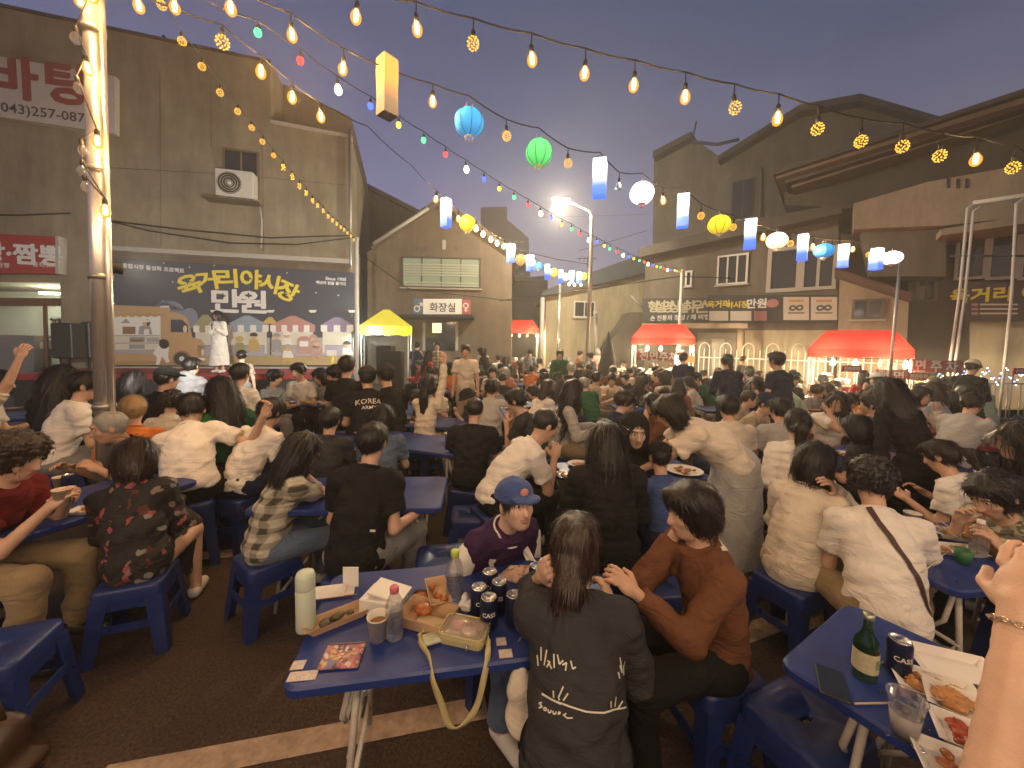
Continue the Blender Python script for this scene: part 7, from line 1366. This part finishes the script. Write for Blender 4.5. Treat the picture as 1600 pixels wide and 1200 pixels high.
# ------------------------------------------------------------------ things on the lower right table
GB = mat('bottle_green', (.03, .12, .05), .06, trans=.75, alpha=.88, spec=.7); gb_ = empty('green_bottle', T(1350, 1057), R_(20), 'green glass bottle with a cream label on the lower right table', 'bottle'); pr = [(.001, 0), (.031, 0), (.033, .006), (.033, .105), (.030, .125), (.016, .150), (.0125, .165), (.0125, .200), (.0145, .201), (.0145, .208)]
MB().lathe(pr, GB, n=24).build('glass', gb_); MB().lathe([(.0336, .030), (.0336, .095)], mat('label_cream', (.55, .50, .32), .6, var=.15, vscale=60), n=24).build('label', gb_); MB().lathe([(.0148, .196), (.0150, .212), (.001, .213)], mat('cap_steel', (.35, .38, .30), .35, metal=.8), n=18).build('cap', gb_)
text_obj('label_print', '참', frameT((0, -.0342, .065), (1, 0, 0), UP), mat('print_green', (.05, .22, .08), .6), gb_, 1, .01, height=.03)
can(T(1402, 1052), 'dark blue can on the lower right table', -.4)
pc_ = empty('plastic_cup', T(1412, 1150), 0, 'clear plastic cup of milky drink on the lower right table', 'cup'); MB().lathe([(.001, .003), (.027, 0), (.040, .112), (.043, .112), (.043, .116), (.039, .115), (.026, .004)], PET, n=28).build('wall', pc_); MB().lathe([(.001, .005), (.026, .005), (.0345, .070), (.001, .072)], mat('milky', (.62, .58, .54), .2, alpha=.85), n=28).build('drink', pc_)
for k in range(4): MB().box((random.uniform(-.014, .014), random.uniform(-.014, .014), .062 + .006 * k), (.018, .018, .018), WATER, rz=k).build('ice', pc_)
boat(T(1490, 1048), R_(-22), .21, .15, .022, FOAM, 'empty white foam tray at the back of the lower right table'); boat(T(1462, 1082), R_(-30), .19, .13, .024, FOAM, 'white foam tray with reddish pancake on the lower right table', (NOOD, 26, 1)); boat(T(1520, 1118), R_(-40), .19, .12, .026, FOAM, 'white foam tray with browned meat beside the forearm', (FRY, 22, 1)); boat(T(1535, 1170), R_(-35), .18, .12, .026, FOAM, 'white foam tray with red kimchi at the table edge', (KIM, 22, 1)); boat(T(1500, 1210), R_(-30), .16, .11, .024, FOAM, 'white foam tray at the very bottom edge', (SAUCE, 10, 1))
ph2 = empty('phone', T(1300, 1070), R_(-32), 'black phone lying at the table corner near the green bottle', 'phone'); MB().box((0, 0, .005), (.075, .13, .009), BLACKM, bev=.004).build('body', ph2); MB().box((0, 0, .0105), (.069, .122, .001), GLASSD).build('screen', ph2)
for i, (a_, b_) in enumerate((((1335, 1102), (1390, 1101)), ((1372, 1038), (1392, 1036)))):
    p, q = T(*a_), T(*b_); o = MB().tube([p + UP * .004, q + UP * .004], .0028, mat('chopstick', (.55, .42, .25), .6), 6).build('chopstick'); tag(o, ['wooden chopstick lying beside the plastic cup', 'wooden chopstick lying between bottle and can'][i], 'chopstick')
for i, (px, py) in enumerate(((1352, 1078), (1375, 1082), (1450, 1140), (1385, 1148))): o = MB().sphere((0, 0, .002), (.007 + .003 * (i % 2), .006, .0025), WATER, 8, 5).build('water_drop', None, T(px, py)); tag(o, 'water drop on the lower right table, ' + ['behind the phone', 'nearest the can', 'right of the plastic cup', 'left of the plastic cup'][i], 'water drop')
sc_ = empty('bottle_cap', T(1435, 1172), 0, 'dull metal bottle cap in front of the plastic cup', 'bottle cap'); MB().lathe([(.001, .006), (.012, .006), (.015, .0), (.014, 0), (.011, .005)], ALU, n=18).build('cap', sc_)
# ------------------------------------------------------------------ things on the other near tables
def dish(p, label, r=.09, m_=FOAM, food=NOOD, n=14):
    e_ = empty('dish', p, random.random() * 3, label, 'dish'); MB().lathe([(.001, 0), (r * .6, 0), (r, .022), (r * 1.04, .023), (r * .96, .02), (r * .58, .004), (.001, .004)], m_, n=22).build('plate', e_); k = MB(); rr = random.Random(label)
    for i in range(n): a = rr.random() * 6.28; q = rr.random() * r * .62; k.sphere((q * math.cos(a), q * math.sin(a), .012 + rr.random() * .012), (rr.uniform(.010, .024), rr.uniform(.010, .018), .009), food, 7, 5)
    k.build('food', e_); return e_
dish(T(1448, 832), 'foil dish of crumpled wrapping on the right edge table', .12, SILV, SILV, 26); boat(T(1505, 842), R_(-24), .26, .13, .03, FOAM, 'foam tray of noodles with chopsticks on the right edge table', (NOOD, 24, 1)); boat(T(1490, 862), R_(-10), .22, .12, .02, FOAM, 'flattened foam tray in front of the noodles', (FRY, 8, 1)); cup(T(1424, 822), 'white paper cup behind the foil dish', .08, .03, .04, FOAM)
e_ = lathe_thing('water_bottle', 'lying low clear bottle with grey shoulder on the right edge table', 'bottle', T(1528, 868), [('body', [(.001, 0), (.036, 0), (.037, .12), (.030, .145), (.014, .165), (.014, .18)], PET), ('water', [(.001, .004), (.034, .004), (.034, .05), (.001, .051)], WATER), ('cap', [(.016, .172), (.016, .19), (.001, .191)], FOAM)]); e_['label'] = 'tall clear bottle on the right edge table'
lathe_thing('beer_cup', 'plastic cup of beer with foam on the right edge table', 'cup', T(1558, 872), [('wall', [(.001, 0), (.032, 0), (.043, .11), (.045, .112)], PET), ('beer', [(.001, .004), (.031, .004), (.039, .07), (.001, .071)], mat('beer', (.42, .20, .03), .1, alpha=.9)), ('head', [(.0395, .072), (.041, .10), (.001, .104)], mat('beer_foam', (.62, .58, .30), .8))]); lathe_thing('paper_cup', 'dark green cup lying in front of the beer', 'cup', T(1504, 880), [('wall', [(.001, 0), (.026, 0), (.036, .07), (.034, .07), (.025, .004)], mat('cup_green', (.03, .13, .05), .5))])
for i, (a_, b_) in enumerate((((1462, 826), (1495, 850)), ((1472, 824), (1500, 846)), ((1440, 905), (1480, 872)))): p, q = T(*a_), T(*b_); o = MB().tube([p + UP * .03, q + UP * .035], .003, mat('chopstick', (.55, .42, .25), .6), 6).build('chopstick'); tag(o, ['upper chopstick resting on the noodle tray', 'lower chopstick resting on the noodle tray', 'chopstick lying near the foil dish'][i], 'chopstick')
dish(T(70, 782), 'foil dish on the left table by the maroon tee', .09, SILV, FRY, 12); can(T(108, 768), 'dark blue can on the left table by the old man', 0, .118, False); cup(T(95, 765), 'paper cup standing on the left table behind the can'); boat(T(140, 800), R_(10), .18, .10, .02, FOAM, 'foam tray at the near edge of the left table', (FRY, 8, 1))
for i, (px, py) in enumerate(((398, 626), (432, 628), (452, 622), (460, 630), (478, 624), (492, 630), (508, 623), (520, 630), (536, 626))):
    lab = ordn(i + 1) + ' item from the left on the cup table near the stage'
    if i % 3 == 1: cup(T(px, py), 'paper cup, ' + lab, .09, .03, .042)
    else: dish(T(px, py), 'dish of food, ' + lab, .08 + .02 * (i % 2), FOAM, FRY if i % 2 else NOOD, 10)
dish(T(1068, 738), 'large pale dish of food in front of the leaning woman', .15, FOAM, FRY, 24); dish(T(905, 728), 'dish of noodles before the pale shirt', .10, FOAM, NOOD, 16); dish(T(880, 745), 'foil dish at the left end of the centre table', .08, SILV, FRY, 10); boat(T(948, 742), R_(15), .2, .12, .02, FOAM, 'foam tray between the centre dishes', (FRY, 10, 1)); dish(T(915, 672), 'round pan of food on the table behind the pale shirt', .15, BLACKM, FRY, 20); cup(T(938, 665), 'clear cup beside the round pan', .09, .03, .04, PET); cup(T(892, 668), 'lit looking paper cup left of the round pan', .09, .03, .04)
dish(T(520, 772), 'dish behind the plaid sleeve', .09, FOAM, NOOD, 10); cup(T(548, 762), 'paper cup beside the black tee shoulder'); dish(T(510, 690), 'white bowl on the table behind the jacket print', .09, FOAM, FRY, 12); cup(T(560, 688), 'paper cup near the black tee head'); dish(T(1322, 712), 'pale dish between the blouse and the raised arm', .12, FOAM, FRY, 16); dish(T(1420, 668), 'dish on the red table near the right', .1, FOAM, KIM, 14); dish(T(1452, 662), 'foil dish on the red table near the right', .1, SILV, FRY, 14); dish(T(1546, 682), 'dish on the far right red table', .1, FOAM, KIM, 12); boat(T(650, 655), R_(60), .2, .12, .02, FOAM, 'foam tray on the table of the raised arm', (FRY, 8, 1)); cup(T(700, 690), 'white paper cup beside the broad person in black', .09, .03, .04, FOAM); dish(T(20, 640), 'shiny dish on the table at the left edge', .12, SILV, FRY, 12)
bgx = onz(-30, 1175, .12); e_ = empty('leather_bag', Vector((bgx.x, bgx.y, 0)), R_(10), 'dark brown leather bag on the ground at the lower left corner', 'bag'); s = SDF(); s.k = .05; s.ell((0, 0, .14), (.14, .09, .14)); s.ell((.02, 0, .05), (.17, .11, .06)); link('body', npmesh('bag', [s.mesh(.012, 4, 7, .010)]), e_, mat('leather_brown', (.055, .028, .016), .5, var=.2)); MB().tube([(-.08, 0, .24), (-.05, 0, .36), (.05, 0, .36), (.08, 0, .24)], .010, mat('leather_brown', (0, 0, 0)), 6).build('handle', e_)
for i, (px, py) in enumerate(((152, 990), (410, 668), (660, 765), (1230, 1165))): p = onz(px, py, 0); o = MB().box((0, 0, .004), (.05, .025, .006), FOAM, bev=.002).build('litter_scrap', None, (p.x, p.y, .001)); o.rotation_euler = (0, 0, i); tag(o, 'white scrap of litter on the asphalt ' + ['beside the floral outfit stool', 'left of the plaid shirt', 'beyond the empty stool', 'in front of the corner stool'][i], 'litter')

# ------------------------------------------------------------------ the crowd behind
POS = [P_(lean=14, slouch=8, hpitch=14), P_(lean=22, slouch=12, hpitch=24, LH=(-.1, .42, .80), RH=(.1, .42, .84)), P_(lean=8, slouch=6, hyaw=35, hpitch=6), P_(lean=16, slouch=10, hyaw=-30, RH=(.08, .22, 1.0)), P_(lean=26, slouch=10, hpitch=28, side=6), P_(lean=10, slouch=8, LH=(-.12, .26, .96), hpitch=10, twist=14), P_(lean=18, slouch=12, side=-8, hyaw=20, hpitch=10, legs='wide'), P_(kind='stand', lean=4, slouch=4, hpitch=10), P_(kind='stand', lean=16, slouch=8, LH=(-.14, .4, 1.0), RH=(.12, .42, 1.0), hpitch=20)]
PRO = []
for i, p in enumerate(POS):
    J = make_pose(**p); sl = 'long' if i % 3 == 2 else 'short'; PRO.append((J, body_mesh('crowd_body', J, .019, fine=False), shirt_mesh('crowd_shirt', J, .017, sl, .026, .10, i + 3), pants_mesh('crowd_pants', J, .022, seed=i), p))
SC = [('white', 7), ('cream', 6), ('black', 8), ('charcoal', 5), ('grey', 3), ('lightgrey', 3), ('navy', 3), ('paleblue', 2), ('red', 1), ('brown', 2), ('beige', 3), ('green', 1), ('olive', 1), ('pink', 2), ('orange', 1), ('mint', 1), ('teal', 1), ('rust', 2), ('maroon', 1)]
SCW = sum([[a] * n for a, n in SC], []); HST = ['short'] * 6 + ['fringe'] * 2 + ['bob'] * 3 + ['long'] * 4 + ['ponytail'] * 2 + ['bun', 'curly', 'buzz', 'lowpony']; HW = dict(short='short hair', fringe='a straight fringe', bob='a bob', long='long hair', ponytail='a ponytail', bun='a hair bun', curly='curly hair', buzz='cropped hair', lowpony='a low ponytail')
CN = dict(lightgrey='light grey', paleblue='pale blue', charcoal='charcoal')
CR = random.Random(21); heroes = [(o.location.x, o.location.y) for o in bpy.data.objects if o.name.split('.')[0] == 'person']
crowd = []
def crowd_ok(x, y, dmin): return all((x - a) ** 2 + (y - b) ** 2 > dmin * dmin for a, b in heroes)
ROWS = [4.7, 5.5, 6.3, 7.2, 8.0, 8.9, 9.9, 10.8, 11.8, 12.8, 13.9]
for ri, Y in enumerate(ROWS):
    xa = (650 - 800) / FPX * Y + .25; xb = (1590 - 800) / FPX * Y
    if Y > 7.5: xb = min(xb, RG(1400).x + 4.0 - (Y - 7.5) * 1.15)
    x = xa; row = []
    while x < xb:
        xx = x + CR.uniform(-.14, .14); yy = Y + CR.uniform(-.26, .26); x += CR.uniform(.50, .86)
        if CR.random() < .06 or not crowd_ok(xx, yy, .50): continue
        if (Vector((xx, yy, 0)) - pR0).dot(nR) < 1.5: continue
        row.append((xx, yy)); heroes.append((xx, yy))
    row.sort(key=lambda q: q[0] / q[1])
    for k, (xx, yy) in enumerate(row):
        st_ = CR.random() < (.04 if Y < 8 else .13); J, bm_, sm_, pm_, p = PRO[CR.choice((7, 8)) if st_ else CR.randrange(7)]; s_ = CR.uniform(.90, 1.07) if not st_ else CR.uniform(.92, 1.04)
        yaw = CR.choice([0, 0, 0, 180, 180, 90, 60, -60, -90, 150, -150]) + CR.uniform(-22, 22); c = CR.choice(SCW); hs = CR.choice(HST); hcol = CR.choice(['black', 'black', 'dark', 'dark', 'brown'] + (['grey'] if CR.random() < .25 else []))
        root = empty('person', (xx, yy, 0), R_(yaw), ('standing' if st_ else 'seated') + ' person in %s, %s, %s from left in %s crowd row' % (CN.get(c, c), HW[hs], ordn(k + 1), ordn(ri + 1)), 'person', 'crowd at the far tables'); root.scale = (s_,) * 3
        link('body', bm_, root, SKIN[CR.randrange(3)]); link('shirt', sm_, root, CL[c]); link('trousers', pm_, root, CL[CR.choice(['black', 'black', 'charcoal', 'denim', 'navy', 'khaki', 'beige'])])
        MHm = Matrix(J['MH']).to_4x4(); MHm.translation = J['H']; hat = CR.random()
        if hat < .09: link('hair', hair_mesh('undercap'), root, HM[hcol], MHm); link('cap' if hat < .06 else 'bucket_hat', hat_mesh('cap' if hat < .06 else 'bucket'), root, CL[CR.choice(['black', 'cream', 'navy', 'beige', 'white'])], MHm)
        else: link('hair', hair_mesh(hs), root, HM[hcol], MHm)
        if Y < 6 and not st_: place_stool(xx, yy, R_(yaw), 'blue stool under the %s person from left in %s crowd row' % (ordn(k + 1), ordn(ri + 1)), s_)
# crowd tables between the rows
for ri, Y in enumerate((5.1, 6.75, 8.45, 10.3, 12.3)):
    x = (690 - 800) / FPX * Y; k = 0; xb = (1500 - 800) / FPX * Y
    while x < xb:
        p_ = Vector((x, Y, 0)); 
        if (p_ - pR0).dot(nR) > 2 and all((x - t.location.x) ** 2 + (Y - t.location.y) ** 2 > .9 for t in TABLES):
            k += 1; redt = x / Y > .75; place_table(x, Y, CR.uniform(-.15, .15), '%s folding table, %s from left in %s row of crowd tables' % ('red' if redt else 'blue', ordn(k), ordn(ri + 1)), redt)
            for j in range(3 if Y < 9 else 2):
                q = Vector((x + CR.uniform(-.45, .45), Y + CR.uniform(-.2, .2), TZ + .001)); lab = '%s on %s table from left in %s row of crowd tables' % (['foam food dish', 'paper cup', 'foil dish'][j], ordn(k), ordn(ri + 1))
                (cup(q, lab, .09, .032, .042, FOAM) if j == 1 else dish(q, lab, .11, FOAM if j == 0 else SILV, [FRY, NOOD, KIM][(k + j) % 3], 9))
        x += CR.uniform(1.5, 1.9)
# ------------------------------------------------------------------ grill smoke and evening haze hanging over the square
hm = bpy.data.materials.new('haze_air'); hm.use_nodes = True; n = hm.node_tree.nodes; n.remove(n['Principled BSDF']); pv = n.new('ShaderNodeVolumePrincipled'); pv.inputs['Color'].default_value = (.95, .90, .84, 1); pv.inputs['Density'].default_value = HAZE; pv.inputs['Anisotropy'].default_value = .55; hm.node_tree.links.new(pv.outputs[0], n['Material Output'].inputs['Volume'])
hz = MB().box((0, 45, 14), (170, 130, 30), hm).build('haze'); tag(hz, 'thin warm haze over the whole square', kind='stuff')
